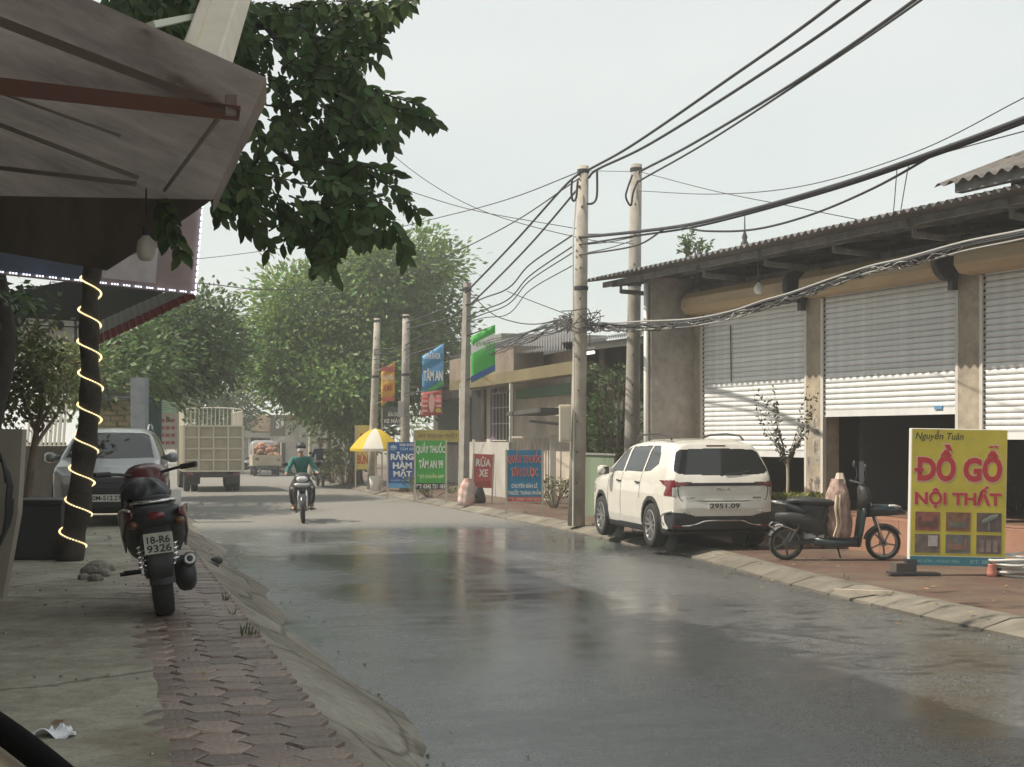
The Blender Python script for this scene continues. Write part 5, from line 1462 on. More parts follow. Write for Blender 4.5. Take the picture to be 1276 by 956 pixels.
t, b, w, zb, zt, y = board('sign_board', 'yellow noodle shop board with red letters behind the umbrella pole', 443, 466, 530, 585, 46.5, mat('pale_yellow_board', (.58, .45, .12), .55), legs=1)
h = zt - zb
text('BÚN', -w * .8, w * .35, zb + h * .12, zb + h * .38, y, M_redink, b, off=.03)
text('PHỞ', -w * .5, w * .6, zb + h * .68, zb + h * .86, y, M_redink, b, off=.03)
# hanging banners with their brackets
def banner(label, pxl, pxr, pyt, pyb, d, m, skew=0.0, px_post=None):
    a, b2_ = at(pxl, pyt, d), at(pxr, pyt, d)
    w = (b2_ - a).length / 2; h = at(0, pyt, d).z - at(0, pyb, d).z
    t = thing('banner', label, 'banner', (a + b2_) / 2 - V((0, 0, h)), 0, 'banners hung from the poles')
    bd = MB().grid(lambda u, v: V(((2 * u - 1) * w, .03 * sin(3 * pi * v) * (.3 + u), h * v + skew * (u - .5))), 8, 8).build('cloth', m, t, smooth=True)
    bd.modifiers.new('solid', 'SOLIDIFY').thickness = .012
    if px_post is not None:
        x1 = (at(px_post, pyt, d) - V(t.location)).x
        for zz in (h * .98, h * .03):
            MB().tube([(x1, .02, zz - skew * .4), ((w if x1 < 0 else -w), .02, zz + (skew * .5 if x1 < 0 else -skew * .5))], .018, 5).build('bracket_arm', M_dark, t)
    return t, bd, w, h, -.05
t, b, w, h, y = banner('red and yellow banner on the thin pale pole', 475, 492, 457, 500, 44.6, mat('orange_yellow_cloth', (.62, .33, .06), .7, var=.3, vs=2), .35, 468)
MB().box((0, y, h * .93), (2 * w, .012, h * .12)).build('red_band', M_redv, b)
MB().box((0, y, h * .06), (2 * w, .012, h * .10)).build('red_band', M_redv, b)
text('SỬA CHỮA', -w * .8, w * .8, h * .62, h * .78, y - .01, M_whitev, b)
text('XE MÁY', -w * .7, w * .7, h * .30, h * .52, y - .01, M_redink, b)
t, b, w, h, y = banner('tall blue and white banner beside the grey pole above the red one', 526, 553, 436, 489, 42.6, M_sky, .40, 505)
for a0, a1, m in ((.60, .78, M_blu2), (.18, .27, M_blu2), (.03, .14, M_grn)):
    MB().add([V((sx * w, y + .01, h * q + .4 * sx * .5)) for sx, q in ((-1, a0), (1, a0), (1, a1), (-1, a1))], [(0, 1, 2, 3)]).build('colour_band', m, b)
text('NHA KHOA', -w * .7, w * .7, h * .78, h * .93, y - .006, M_whitev, b)
text('TÂM AN', -w * .88, w * .9, h * .27, h * .57, y - .004, M_whitev, b, off=.04)
t, b, w, h, y = banner('red banner with a white oval below the blue banner', 525, 551, 488, 518, 42.4, M_redv, .08, 505)
MB().lathe([(0, 0), (.09, 0)], Matrix.Translation((0, y, h * .52)) @ Matrix.Rotation(pi / 2, 4, 'X') @ Matrix.Diagonal((1, 3.2, 1, 1)), 18).build('oval', M_pink, b)
for q in range(4):
    for sx in (-1, 1): MB().box((sx * w * .66, y, h * (.2 + .2 * q)), (w * .5, .01, h * .09)).build('print_line', M_pink, b)
MB().box((w * .62, y - .008, h * .22), (w * .4, .01, h * .16)).build('yellow_patch', M_yel, b)
t, b, w, h, y = banner('green and white banner high on the square pole', 587, 617, 412, 470, 34.9, mat('bright_green_cloth', (.06, .42, .07), .7), .30, 580)
MB().add([V((sx * w, y, h * q + .3 * sx * .5)) for sx, q in ((-1, .62), (1, .62), (1, .82), (-1, .82))], [(0, 1, 2, 3)]).build('white_band', M_whitev, b)
text('ĐIỆN NƯỚC', -w * .85, w * .85, h * .64, h * .80, y - .01, M_grn, b)
MB().add([V((sx * w, y, h * q + .3 * sx * .5)) for sx, q in ((-1, .02), (1, .02), (1, .14), (-1, .14))], [(0, 1, 2, 3)]).build('navy_band', M_blu, b)
t, b, w, zb, zt, y = board('sign_board', 'dark board with broken white lettering between the two thin poles', 476, 501, 508, 529, 45.5, mat('dark_board', (.05, .06, .06), .6), legs=1)
text('XE MÁY', -w * .85, w * .9, zb + (zt - zb) * .08, zb + (zt - zb) * .38, y, M_whitev, b)
text('SỬA CHỮA', -w * .4, w * .9, zb + (zt - zb) * .48, zb + (zt - zb) * .80, y, M_whitev, b)
t, b, w, zb, zt, y = board('sign_board', 'long dull yellow name board above the green pharmacy board', 516, 575, 536, 551, 39.5, mat('dull_yellow_board', (.38, .30, .08), .6, var=.3, vs=2), legs=1)
text('AN THỊNH PHÁT', -w * .85, w * .85, zb + (zt - zb) * .3, zb + (zt - zb) * .75, y, mat('brown_ink', (.14, .10, .03), .6), b)
t, b, w, zb, zt, y = board('sign_board', 'white notice board with rows of dull red writing left of the truck', 197, 222, 514, 560, 37.0, mat('dirty_white_board', (.42, .38, .36), .7, var=.15, vs=3), legs=1, z=PL)
for q in range(4):
    for k in range(3): MB().box((-w * .55 + w * .52 * k, y, zb + (zt - zb) * (.18 + .2 * q)), (w * .40, .006, (zt - zb) * .09)).build('red_print', mat('faded_red_print', (.28, .10, .09), .7), b)
# ---- umbrella
um = thing('umbrella', 'yellow and white street umbrella with a white bucket base', 'umbrella', gd(468, 612, PR))
zt = at(0, 535, um.location.y).z - PR; rr = 33 / F * um.location.y
M_uy = mat('yellow_umbrella_cloth', (.72, .52, .03), .6, trans=.35); M_uw = mat('white_umbrella_cloth', (.75, .72, .66), .6, trans=.3)
for k in range(8):
    a0, a1 = 2 * pi * k / 8 + .39 - pi / 2 - .78, 2 * pi * (k + 1) / 8 + .39 - pi / 2 - .78
    def pan(u, v):
        a = a0 + (a1 - a0) * u
        r = rr * v * (1 - .05 * sin(pi * u) * v)
        return V((r * cos(a), r * sin(a), zt - .62 * v ** 1.7 + .02))
    MB().grid(pan, 5, 8).build('panel', M_uw if k in (0, 3, 5) else M_uy, um, smooth=True, label='white umbrella panel' if k in (0, 3, 5) else 'yellow umbrella panel')
    MB().grid(lambda u, v: V((rr * (1 - .05 * sin(pi * u)) * cos(a0 + (a1 - a0) * u), rr * (1 - .05 * sin(pi * u)) * sin(a0 + (a1 - a0) * u), zt - .60 - .08 * v)), 5, 1).build('valance', M_uw if k in (0, 3, 5) else M_uy, um)
MB().tube([(0, 0, 0), (0, 0, zt + .05)], .025, 8).build('pole', M_rail, um)
MB().lathe([(0, 0), (.16, 0), (.20, .45), (.18, .47), (0, .46)], None, 16).build('bucket_base', M_whitev, um, smooth=True)
# ---- sacks and litter by the kerb
M_sackw = mat('white_red_sack', (.60, .55, .51), .75, var=.15, vs=3.6, col2=(.58, .30, .26), bump=.4, bs=25)
lump_sack('sack', 'white and red plastic sack leaning at the kerb before the washing sign', 'sack', gd(582, 630, PR), .5, .40, .66, M_sackw, seed=5)
lump_sack('rubbish_bag', 'black rubbish bag right behind the white and red sack', 'bag', gd(597, 627, PR), .2, .34, .40, mat('black_bin_bag', (.02, .02, .025), .35, bump=.5, bs=20), seed=9, tie=False)
hs = thing('hose_coil', 'coil of pale grey hose lying on the pavement at the right edge', 'hose', gd(1268, 718, PR))
pts = []
for k in range(5 * 24):
    a = 2 * pi * k / 24; r = .23 + .012 * sin(k * .37) + .02 * (k // 24)
    pts.append((r * cos(a) * 1.1, r * sin(a), .025 + .045 * (k // 24) + .012 * sin(a * 2 + k * .1)))
MB().tube(pts, .017, 7).build('hose', mat('pale_hose', (.55, .57, .55), .45), hs, smooth=True)
MB().tube(crom([(-.2, .02, .27), (-.05, -.02, .26), (.12, .05, .28), (.25, .02, .22)], 5), .017, 7).build('hose_end', MATS['pale_hose'], hs, smooth=True)
co = thing('plastic_cap', 'small pink plastic bin beside the foot of the yellow sign', 'bin', gd(1236, 719, PR))
MB().lathe([(0, 0), (.055, 0), (.06, .05), (.045, .14), (.05, .15), (.0, .145)], None, 14).build('shell', mat('pink_plastic', (.55, .22, .17), .6), co, smooth=True)
pl = MB().box(gd(1075, 741, .07) + V((0, 0, .03)), (.62, .05, .04), rz=-.42).build('plank', mat('bleached_plank', (.45, .40, .33), .8, var=.2), None)
tag(pl, 'short bleached plank lying on the kerb before the yellow sign', 'plank')
bpos = gd(1266, 693, PR)
tag(MB().box(bpos + V((-.10, .35, .09)), (.22, .25, .18), rz=.2).build('stone_block', mat('cream_block', (.6, .52, .38), .8), None, bev=.01), 'cream stone block behind the hose coil', 'block')
# ---- planter and sapling before the shop
pt = thing('planter', 'dark carved stone planter trough behind the black scooter', 'planter', at(1000, HZ, 21.0) - V((0, 0, CH - PR)), radians(-4))
M_stone = mat('dark_carved_stone', (.075, .078, .072), .75, var=.35, vs=9, bump=.7, bs=22)
MB().prism([(-.48, .16), (.48, .16), (.56, .62), (.60, .66), (.60, .72), (-.60, .72), (-.60, .66), (-.56, .62)], .5, Matrix.Translation((0, .25, 0)) @ Matrix.Rotation(pi / 2, 4, 'X')).build('trough', M_stone, pt, bev=.012)
for x in (-.38, .38): MB().box((x, 0, .08), (.16, .36, .16)).build('foot', M_stone, pt)
for k in range(3): MB().lathe([(.0, .012), (.07, .01), (.08, .02), (.10, .012), (.10, -.01)], Matrix.Translation((-.32 + .32 * k, -.25, .41)) @ Matrix.Rotation(pi / 2, 4, 'X'), 14).build('carved_rosette', M_stone, pt)
MB().box((0, 0, .70), (1.12, .42, .05)).build('earth', M_soil, pt)
M_leafd = mat('sparse_dark_leaf', (.06, .065, .035), .55, isl=.4, trans=.2)
M_leafy = mat('yellow_green_leaf', (.20, .23, .06), .55, isl=.35, trans=.3)
M_bark = mat('bark', (.16, .12, .085), .9, var=.35, vs=6, bump=.6, bs=20)
M_barkp = mat('pale_sapling_bark', (.42, .38, .30), .8, var=.2, vs=10)
def leafquad(mb, p, d, n, L_, w):
    d = V(d).normalized(); s_ = d.cross(V(n))
    if s_.length < 1e-3: s_ = d.cross(V((1, 0, 0)))
    s_.normalize(); u = s_.cross(d)
    p = V(p)
    mb.add([p, p + d * L_ * .45 + s_ * w * .5 + u * w * .12, p + d * L_, p + d * L_ * .45 - s_ * w * .5 + u * w * .12], [(0, 1, 2), (0, 2, 3)])
def rv(k=1.0): return V((R.uniform(-k, k), R.uniform(-k, k), R.uniform(-k, k)))
lf = MB()
for k in range(70):
    p = V((R.uniform(-.5, .5), R.uniform(-.18, .18), .72))
    for q in range(3): leafquad(lf, p + V((0, 0, R.uniform(0, .06))), V((R.uniform(-1, 1), R.uniform(-1, 1), .8)), rv(), .10, .05)
lf.build('ground_leaves', M_leafy, pt, kind='stuff')
sp = thing('sapling', 'thin pale sapling with sparse dark leaves growing from the planter', 'tree', at(981, 625, 21.0) )
MB().tube(crom([(0, 0, -.04), (.01, 0, .35), (.0, .0, .68)], 4), .024, 7).build('trunk', M_barkp, sp, smooth=True)
br = MB(); lf = MB()
for k in range(17):
    a = R.uniform(0, 2 * pi); ln = R.uniform(.75, 1.05)
    sx = R.choice((-1, 1)) * R.uniform(.15, .52)
    q = [V((0, 0, .50 + R.uniform(0, .15))), V((sx * .35, sin(a) * .1, .85)), V((sx * .75, sin(a) * .22, 1.15)), V((sx * 1.0, sin(a) * .3, .70 + ln))]
    c = crom(q, 6)
    br.tube(c, [.009 - .0005 * min(i, 15) for i in range(len(c))], 4)
    for i in range(3, len(c)):
        for _ in range(3):
            if R.random() < .42: leafquad(lf, c[i] + rv(.03), rv() + V((0, 0, -.2)), rv(), R.uniform(.05, .085), .032)
br.build('branch', M_bark, sp, smooth=True, kind='stuff')
lf.build('foliage', M_leafd, sp, kind='stuff')
# ================================================================== trees
def leafmat(name, c, isl=.45, trans=.3, var=.35, vs=.5):
    return mat(name, c, .5, isl=isl, trans=trans, var=var, vs=vs)
M_lf1 = leafmat('mid_green_leaf', (.115, .20, .045), isl=.3)
M_lf2 = leafmat('deep_green_leaf', (.072, .125, .042), isl=.3)
M_lf3 = leafmat('olive_leaf', (.12, .14, .055))
def tree(label, base, trunk, r0, clumps, ll, lw, m, per=16, name='tree', group=None, droop=.15, spread=.38, bark=None):
    """trunk: points relative to base; clumps: (centre, radii, number of leaf clusters)"""
    t = thing(name, label, 'tree', base, 0, group)
    B = V(base)
    tp = crom([V(p) for p in trunk], 6)
    n = len(tp)
    MB().tube(tp, [r0 * (1 - .5 * i / (n - 1)) * (1.25 if i == 0 else 1) for i in range(n)], 9).build('trunk', bark or M_bark, t, smooth=True)
    lm = MB(); lf = MB(); tw = MB()
    for c, rad, k in clumps:
        c = V(c) - B; rad = V(rad)
        s0 = tp[int(n * R.uniform(.6, .95))]
        mid = s0.lerp(c, .5) + V((R.uniform(-.3, .3), R.uniform(-.3, .3), R.uniform(-.1, .4)))
        lm.tube(crom([s0, mid, c], 5), [r0 * .42 * (1 - .075 * i) for i in range(11)], 6)
        for _ in range(k):
            d = rv()
            while d.length > 1 or d.length < .1: d = rv()
            q = d.normalized() * (d.length ** .45)
            p = c + V((q.x * rad.x, q.y * rad.y, q.z * rad.z))
            if R.random() < .18: tw.tube([c.lerp(p, .45), p], .02, 3, cap=False)
            out = V((q.x, q.y, q.z * .4)); 
            for j in range(per):
                o = V((R.gauss(0, spread), R.gauss(0, spread), R.gauss(0, spread * .75)))
                leafquad(lf, p + o, out * .8 + o * 1.2 + rv(.7) + V((0, 0, -droop)), out * 1.2 + V((0, 0, .8)) + rv(.6), ll * R.uniform(.7, 1.2), lw * R.uniform(.8, 1.2))
    lm.build('limbs', bark or M_bark, t, smooth=True, kind='stuff')
    if tw.v: tw.build('twigs', bark or M_bark, t, kind='stuff')
    lf.build('crown', m, t, fix=False)
    return t
def G(px, d, z=PR): return V(((px - CX) / F * d, d, z))
# the big tree over the right pavement
d = 51
cl = [(at(440, 420, 52), (3.0, 2.6, 2.6), 190), (at(505, 345, 52), (1.9, 2.0, 1.6), 110), (at(470, 345, 51), (1.7, 1.8, 1.3), 80), (at(380, 395, 51), (1.9, 1.8, 1.7), 110), (at(350, 440, 50), (1.3, 1.5, 1.3), 60),
      (at(530, 400, 53), (1.5, 1.6, 1.9), 80), (at(430, 474, 50), (2.3, 2.0, 1.4), 120), (at(372, 468, 50), (1.3, 1.5, 1.1), 55), (at(505, 455, 54), (2.0, 1.8, 1.7), 90), (at(335, 455, 50), (.6, .8, .7), 18), (at(440, 528, 52), (1.1, 1.2, .9), 40)]
tree('huge green tree over the right pavement behind the umbrella and thin poles', G(443, d), [(0, 0, 0), (.05, 0, 1.5), (.2, .2, 3.2), (.3, .4, 5.0)], .26, cl, .27, .125, M_lf1, per=44, spread=.42)
tree('slim roadside tree with a pale trunk left of the big tree trunk', G(409, 53), [(0, 0, 0), (.02, 0, 1.6), (.15, 0, 3.0)], .11, [(at(412, 500, 53), (1.1, 1.0, .8), 34), (at(402, 512, 53), (.7, .8, .6), 18)], .26, .12, M_lf2, per=16, bark=M_barkp)
tree('thin pale trunk tree behind the head of the green shirted rider', G(386, 60), [(0, 0, 0), (.02, 0, 1.6), (.05, 0, 3.2)], .10, [(at(390, 500, 60), (1.0, 1.0, .9), 30)], .26, .12, M_lf1, per=14, bark=M_barkp)
# left side trees
cl = [(at(205, 425, 40), (1.9, 2.2, 1.4), 95), (at(245, 420, 40), (1.2, 1.6, 1.1), 60), (at(160, 420, 40), (1.6, 2.0, 1.4), 70), (at(215, 452, 41), (1.5, 1.6, .8), 70), (at(265, 415, 40), (.7, 1.0, .7), 24), (at(272, 452, 42), (.8, 1, .6), 22), (at(190, 480, 40), (1.2, 1.5, .7), 46),
      (at(110, 440, 36), (1.4, 1.6, 1.4), 60), (at(140, 425, 34), (1.2, 1.3, .9), 50), (at(170, 455, 33), (.9, 1, .6), 34), (at(112, 470, 31), (.8, .8, .5), 24), (at(150, 470, 40), (1.2, 1.4, .8), 40)]
tree('dark leaning tree on the left roadside above the white notice board', G(150, 41, PL), [(0, 0, 0), (.3, -.1, 1.4), (.7, -.2, 2.6), (1.0, -.2, 3.4)], .20, cl, .21, .10, M_lf2, per=42, spread=.36)
cl = [(at(265, 470, 70), (2.0, 2, 1.6), 60), (at(300, 490, 70), (1.1, 1.5, 1.4), 40), (at(240, 450, 72), (1.8, 2, 1.6), 50), (at(278, 510, 70), (1.4, 1.6, 1.1), 46), (at(245, 510, 70), (1.5, 1.6, 1.4), 40)]
tree('far dark tree on the left behind the railed cargo truck', G(262, 71, PL), [(0, 0, 0), (.1, 0, 1.5), (.3, 0, 3.0)], .2, cl, .26, .115, M_lf2, per=32, spread=.45)
tree('pale leaved small tree by the white slatted fence at the left edge', G(30, 19, PL), [(0, 0, 0), (.1, 0, .9), (.2, 0, 1.5)], .07, [(at(32, 440, 19), (.34, .5, .38), 34), (at(40, 480, 19), (.36, .4, .35), 34), (at(15, 500, 19), (.4, .5, .3), 26), (at(75, 455, 21), (.55, .5, .35), 36), (at(20, 465, 19), (.3, .4, .35), 20), (at(90, 475, 21), (.4, .4, .3), 20)], .12, .055, M_lf3, per=16, spread=.15)
# shrubs and pot plants on the right pavement
def shrub(label, base, h, w, k, m, ll=.16, lw=.06, name='shrub', grp=None):
    t = thing(name, label, 'shrub', base, 0, grp)
    lf = MB(); st = MB()
    for _ in range(k):
        a = R.uniform(0, 2 * pi); r = w * R.random() ** .5; z = h * R.uniform(.35, 1)
        p = V((r * cos(a), r * sin(a), z))
        st.tube([V((r * .2 * cos(a), r * .2 * sin(a), 0)), p], .008, 3, cap=False)
        for j in range(9): leafquad(lf, p + rv(.12), V((cos(a), sin(a), R.uniform(-.3, .9))) + rv(.6), rv(), ll * R.uniform(.7, 1.2), lw)
    st.build('stems', M_bark, t, kind='stuff')
    lf.build('foliage', m, t, fix=False)
    return t
shrub('bushy green shrubs at the foot of the big tree left of the yellow board', G(430, 48.5), 1.25, .7, 50, M_lf3, .26, .08)
shrub('low green plant by the pavement edge beneath the slim roadside tree', G(414, 51), .9, .5, 26, M_lf1, .2, .07)
shrub('leafy plants seen below the green pharmacy board', G(537, 38.5), .6, .6, 26, M_lf3, .14, .05)
shrub('dark leafy climber growing between the two tall poles', on(765, HZ, 10.6) + V((0, 0, PR - CH)), 3.2, .55, 130, M_lf2, .15, .08, 'climber')
shrub('low potted bushes inside the metal gate', G(690, 33), .7, .35, 24, M_lf3, .13, .05)
shrub('small plant growing on top of the shop roof', at(866, 330, 31), .45, .25, 18, M_lf2, .12, .05)
shrub('narrow upright sprig rising above the shop roof', at(857, 330, 31), .70, .10, 16, M_lf2, .12, .05)
# ---- the near tree: lights wound round its trunk, its boughs hang over the awning
M_big = mat('broad_dark_leaf', (.062, .100, .038), .55, rand=.5, trans=.28, spec=.25)
M_bigs = mat('broad_dark_leaf_mass', (.062, .100, .038), .55, isl=.5, trans=.28, spec=.25)
tb = gd(85, 702, PL + .027)
lt = thing('street_tree', 'dark trunk wound with a warm light strip whose broad leaves hang over the awning', 'tree', tb)
ctr = [(86, 702), (91, 668), (97, 640), (101, 600), (106, 560), (111, 520), (113, 480), (111, 430), (112, 380), (114, 345), (122, 305), (140, 220), (165, 120)]
tp = [at(x, y, 13.94) - tb for x, y in ctr]
tp[0].z = -.02
tpc = crom(tp, 4)
M_dbark = mat('dark_bark', (.045, .036, .030), .9, var=.4, vs=5, bump=.7, bs=18)
MB().tube(tpc, [.135 - .0014 * i + .012 * sin(i * .9) for i in range(len(tpc))], 12).build('trunk', M_dbark, lt, smooth=True)
hel = []
for i in range(900):
    q = i / 899
    z = .02 + q * (tp[10].z - .02)
    k = next(j for j in range(len(tpc) - 1) if tpc[j + 1].z >= z)
    f_ = (z - tpc[k].z) / (tpc[k + 1].z - tpc[k].z)
    c = tpc[k].lerp(tpc[k + 1], f_); r = .145 - .0012 * k
    a = pi + 2 * pi * z / .315
    hel.append(c + V((r * cos(a), -r * sin(a), 0)))
M_led = mat('warm_led_strip', (1.0, .80, .42), .4, emit=2.2)
MB().tube(hel, .006, 5).build('light_strip', mat('clear_hose', (.5, .45, .35), .4), lt, smooth=True)
ld = MB()
for i in range(0, 900, 3): ld.box(hel[i], (.014, .014, .012))
ld.build('lights', M_led, lt, kind='stuff')
# boughs
cen = V((-1.35, 11.0, 4.1))
bm_ = MB()
def bough(pts, r0, r1):
    c = crom(pts, 6); n = len(c)
    bm_.tube([p - tb for p in c], [r0 + (r1 - r0) * i / (n - 1) for i in range(n)], 7)
bough([at(150, 180, 13.94), at(230, 60, 13.2), at(330, 30, 12), at(420, 60, 11)], .09, .03)
bough([at(165, 120, 13.94), at(260, 20, 13), at(380, -60, 12), at(480, -40, 11.4)], .08, .025)
bough([at(230, 60, 13.2), at(300, 140, 12), at(360, 200, 11.2), at(430, 240, 10.8)], .05, .015)
bough([at(330, 30, 12), at(400, 110, 11), at(470, 125, 10.8), at(540, 152, 10.6)], .035, .006)
region = [(238, 0), (515, 0), (498, 22), (468, 38), (470, 62), (452, 80), (455, 105), (500, 118), (530, 145), (492, 145), (488, 180), (465, 168), (428, 168), (424, 195), (455, 205), (478, 238), (508, 262), (496, 296), (470, 290), (432, 300), (412, 332), (392, 305), (360, 285), (328, 292), (304, 275), (290, 240), (272, 222), (290, 195), (330, 110), (300, 60)]
LV = []
def twig(pts, nl, ll=.118):
    c = crom(pts, 6); n = len(c)
    bm_.tube([p - tb for p in c], [.008 - .005 * i / (n - 1) for i in range(n)], 4, cap=False)
    for k in range(nl):
        q = (k + .6) / nl * (n - 1); i = min(int(q), n - 2)
        p = c[i].lerp(c[i + 1], q - i); t_ = (c[i + 1] - c[i]).normalized()
        s_ = t_.cross(V((R.uniform(-.3, .3), -1, R.uniform(-.3, .3)))).normalized() * (1 if k % 2 else -1)
        dr = (t_ * .7 + s_ * .75 + V((0, R.uniform(-.3, .3), -.45)) + rv(.22)).normalized()
        LV.append((p, dr, V((R.uniform(-.5, .5), -1, R.uniform(0, 1.0))), ll * R.uniform(.6, 1.25)))
EXP = [[(420, 95), (475, 116), (520, 132), (547, 157)], [(415, 105), (470, 124), (505, 140), (530, 146)], [(430, 110), (470, 145), (490, 187)], [(455, 62), (470, 45), (477, 62)], [(468, 22), (498, 10), (519, -4)],
       [(400, 200), (450, 212), (495, 240), (521, 264)], [(400, 215), (455, 250), (490, 280), (508, 325)], [(380, 250), (405, 285), (413, 345)], [(340, 240), (358, 268), (365, 300)], [(305, 230), (318, 262), (335, 312)],
       [(370, 270), (385, 300), (396, 325)], [(430, 260), (455, 285), (478, 296)], [(196, 250), (212, 270), (226, 318)], [(204, 262), (206, 285), (210, 298)], [(290, 235), (302, 262), (306, 290)], [(440, 165), (425, 190), (424, 212)], [(350, 260), (378, 280), (410, 300)],
       [(420, 20), (462, 26), (490, 24)], [(440, 60), (455, 75), (470, 78)], [(400, 130), (440, 150), (462, 172)], [(440, 205), (470, 212), (498, 222)]]
for e in EXP:
    d = R.uniform(10.2, 11.2) if e[0][0] > 230 else 9.0
    twig([at(x, y, d + R.uniform(-.1, .1)) for x, y in e], int(6 + 3.2 * sum(math.dist(a, b) for a, b in zip(e, e[1:])) / 17), .125)
rx = np.array([p[0] for p in region]); ry = np.array([p[1] for p in region])
cnt = 0
while cnt < 255:
    x, y = R.uniform(230, 520), R.uniform(-5, 330)
    if not inpoly(np.array([x]), np.array([y]), region)[0]: continue
    if y > 130 and R.random() < .42: continue
    d = R.uniform(9.8, 12.6)
    a = R.uniform(-.5, 1.5); ln = R.uniform(28, 55)
    x2, y2 = x + ln * cos(a), y + ln * sin(a)
    if not inpoly(np.array([x2]), np.array([y2]), region)[0]: x2, y2 = x - ln * .5 * cos(a), y + ln * .4
    twig([at(x, y, d), at((x + x2) / 2, (y + y2) / 2 - 3, d + R.uniform(-.15, .15)), at(x2, y2, d + R.uniform(-.3, .3))], 9)
    cnt += 1
for k in range(170):
    x, y, d = R.uniform(135, 310), R.uniform(-25, 78), R.uniform(10.2, 12.8)
    twig([at(x, y, d), at(x + R.uniform(-15, 15), y + 14, d), at(x + R.uniform(-25, 25), y + 30, d + .1)], 9)
for k in range(22):
    x, y, d = R.uniform(262, 300), R.uniform(185, 255), R.uniform(10.2, 12)
    twig([at(x, y, d), at(x + 8, y + 12, d), at(x + 12, y + 28, d + .1)], 8)
for k in range(120):                                  # the rest of the crown above the picture, added to shade the road
    p = V((R.uniform(-5.6, -.2), R.uniform(9.5, 14.5), R.uniform(6.7, 8.2)))
    q = p + rv(.25) + V((.15, 0, -.1))
    twig([p, (p + q) / 2 + V((0, 0, .04)), q], 8, .17)
bm_.build('boughs', M_dbark, lt, kind='stuff', smooth=True)
def bigleaf(L_, w, bend):
    a = [(0, 0), (.18, .32), (.42, .5), (.70, .38), (.90, .14), (1, 0)]
    vs = [V((0, 0, 0))]
    for x, y in a[1:-1]: vs += [V((x * L_, y * w, -bend * x * x + .10 * w)), V((x * L_, 0, -bend * x * x)), V((x * L_, -y * w, -bend * x * x + .10 * w))]
    vs.append(V((L_, 0, -bend)))
    fs = [(0, 2, 1), (0, 3, 2)]
    for k in range(3):
        b_ = 1 + 3 * k
        fs += [(b_, b_ + 1, b_ + 4, b_ + 3), (b_ + 1, b_ + 2, b_ + 5, b_ + 4)]
    fs += [(10, 11, 13), (11, 12, 13)]
    return vs, fs
LM = []
for k in range(3):
    vs, fs = bigleaf(1.0, .44 + .05 * k, .10 + .08 * k)
    me = bpy.data.meshes.new('leaf'); me.from_pydata([tuple(v) for v in vs], [], fs); me.materials.append(M_big)
    for p in me.polygons: p.use_smooth = True
    LM.append((me, vs, fs))
def leafM(p, dr, up, ll):
    x = dr.normalized(); y = up.cross(x)
    if y.length < 1e-3: y = V((0, 0, 1)).cross(x)
    y.normalize(); z = x.cross(y)
    return Matrix.Translation(p - tb) @ Matrix((x, y, z)).transposed().to_4x4() @ Matrix.Scale(ll, 4)
# leaves in view and near come first as single leaves
def seen(l):
    px = CX + F * l[0].x / l[0].y; py = HZ - F * (l[0].z - CH) / l[0].y
    return -20 < py < 345 and 180 < px < 560
vis = [l for l in LV if seen(l)]
R.shuffle(vis)
vis.sort(key=lambda l: l[0].y - .8 * l[3] * 10 * R.random())
single = set(id(l) for l in vis[:300])
ms = MB()
for i, l in enumerate(LV):
    me, vs, fs = LM[i % 3]
    M = leafM(*l)
    if id(l) in single:
        o = put('leaf', me, M_big, lt)
        o.matrix_basis = M
    else: ms.add([M @ v for v in vs], fs)
ms.build('foliage', M_bigs, lt, kind='stuff', fix=False, smooth=True)
# ================================================================== the awning and the clutter of the left side
M_canvas = mat('grey_brown_canvas', (.42, .365, .32), .85, blotch=.4, bls=1.3, var=.14, vs=.9, trans=.2, bump=.5, bs=5)
M_canr = mat('faded_red_stripe', (.44, .22, .19), .85, trans=.2)
M_hg0 = mat('grey_roof_slab', (.2, .2, .19), .9)
ca = at(332, 97, 6.2)
def awp(s_, l_): return V((ca.x, ca.y, ca.z)) + U * s_ - N * l_ + V((0, 0, .38 * l_))   # s along the street, l inland
aw = thing('awning', 'grey brown canvas awning with a red stripe hanging in at the top left', 'awning', ca - V((0, 0, .0)))
def aws(u, v):
    l_ = 3.4 * v
    s1 = 3.3 + min(l_, 2.1) / 2.1 * 5.2
    p = awp(s1 * u, l_)
    return p + V((0, 0, -.035 * sin(pi * v) * sin(pi * u * 2) - .01 * abs(sin(3 * pi * u)) * (1 - v)))
cv = MB().grid(aws, 40, 24).build('canvas', M_canvas, aw, smooth=True, world=True)
def awpx(px, py, drop=.012):                          # point of the canvas seen at a spot of the photograph
    r = at(px, py, 1.0) - V((0, 0, CH))
    l0 = V((ca.x, ca.y, 0)).dot(N)
    d = (ca.z + .38 * l0 - CH) / (r.z + .38 * (r.x * N.x + r.y * N.y))
    return V((r.x * d, r.y * d, CH + r.z * d - drop))
def awq(a, b, c, d, name, m):
    a, b, c, d = (awpx(*q) for q in (a, b, c, d))
    MB().grid(lambda u, v: a.lerp(b, u).lerp(d.lerp(c, u), v) + V((0, 0, -.085)), 16, 2).build(name, m, cv, smooth=True, world=True)
awq((-60, 68), (300, 106), (298, 126), (-60, 92), 'red_stripe', M_canr)
awq((0, -6), (300, 112), (296, 122), (0, 8), 'red_stripe', mat('dull_red_stripe', (.38, .29, .26), .85, trans=.15))
MB().grid(lambda u, v: aws(u * .98, .0) + V((.0, 0, -.10 * v - .004 * sin(30 * u) * v)), 40, 2).build('valance', M_canvas, aw, smooth=True, world=True)
M_fr = mat('brown_steel_tube', (.37, .325, .29), .85)
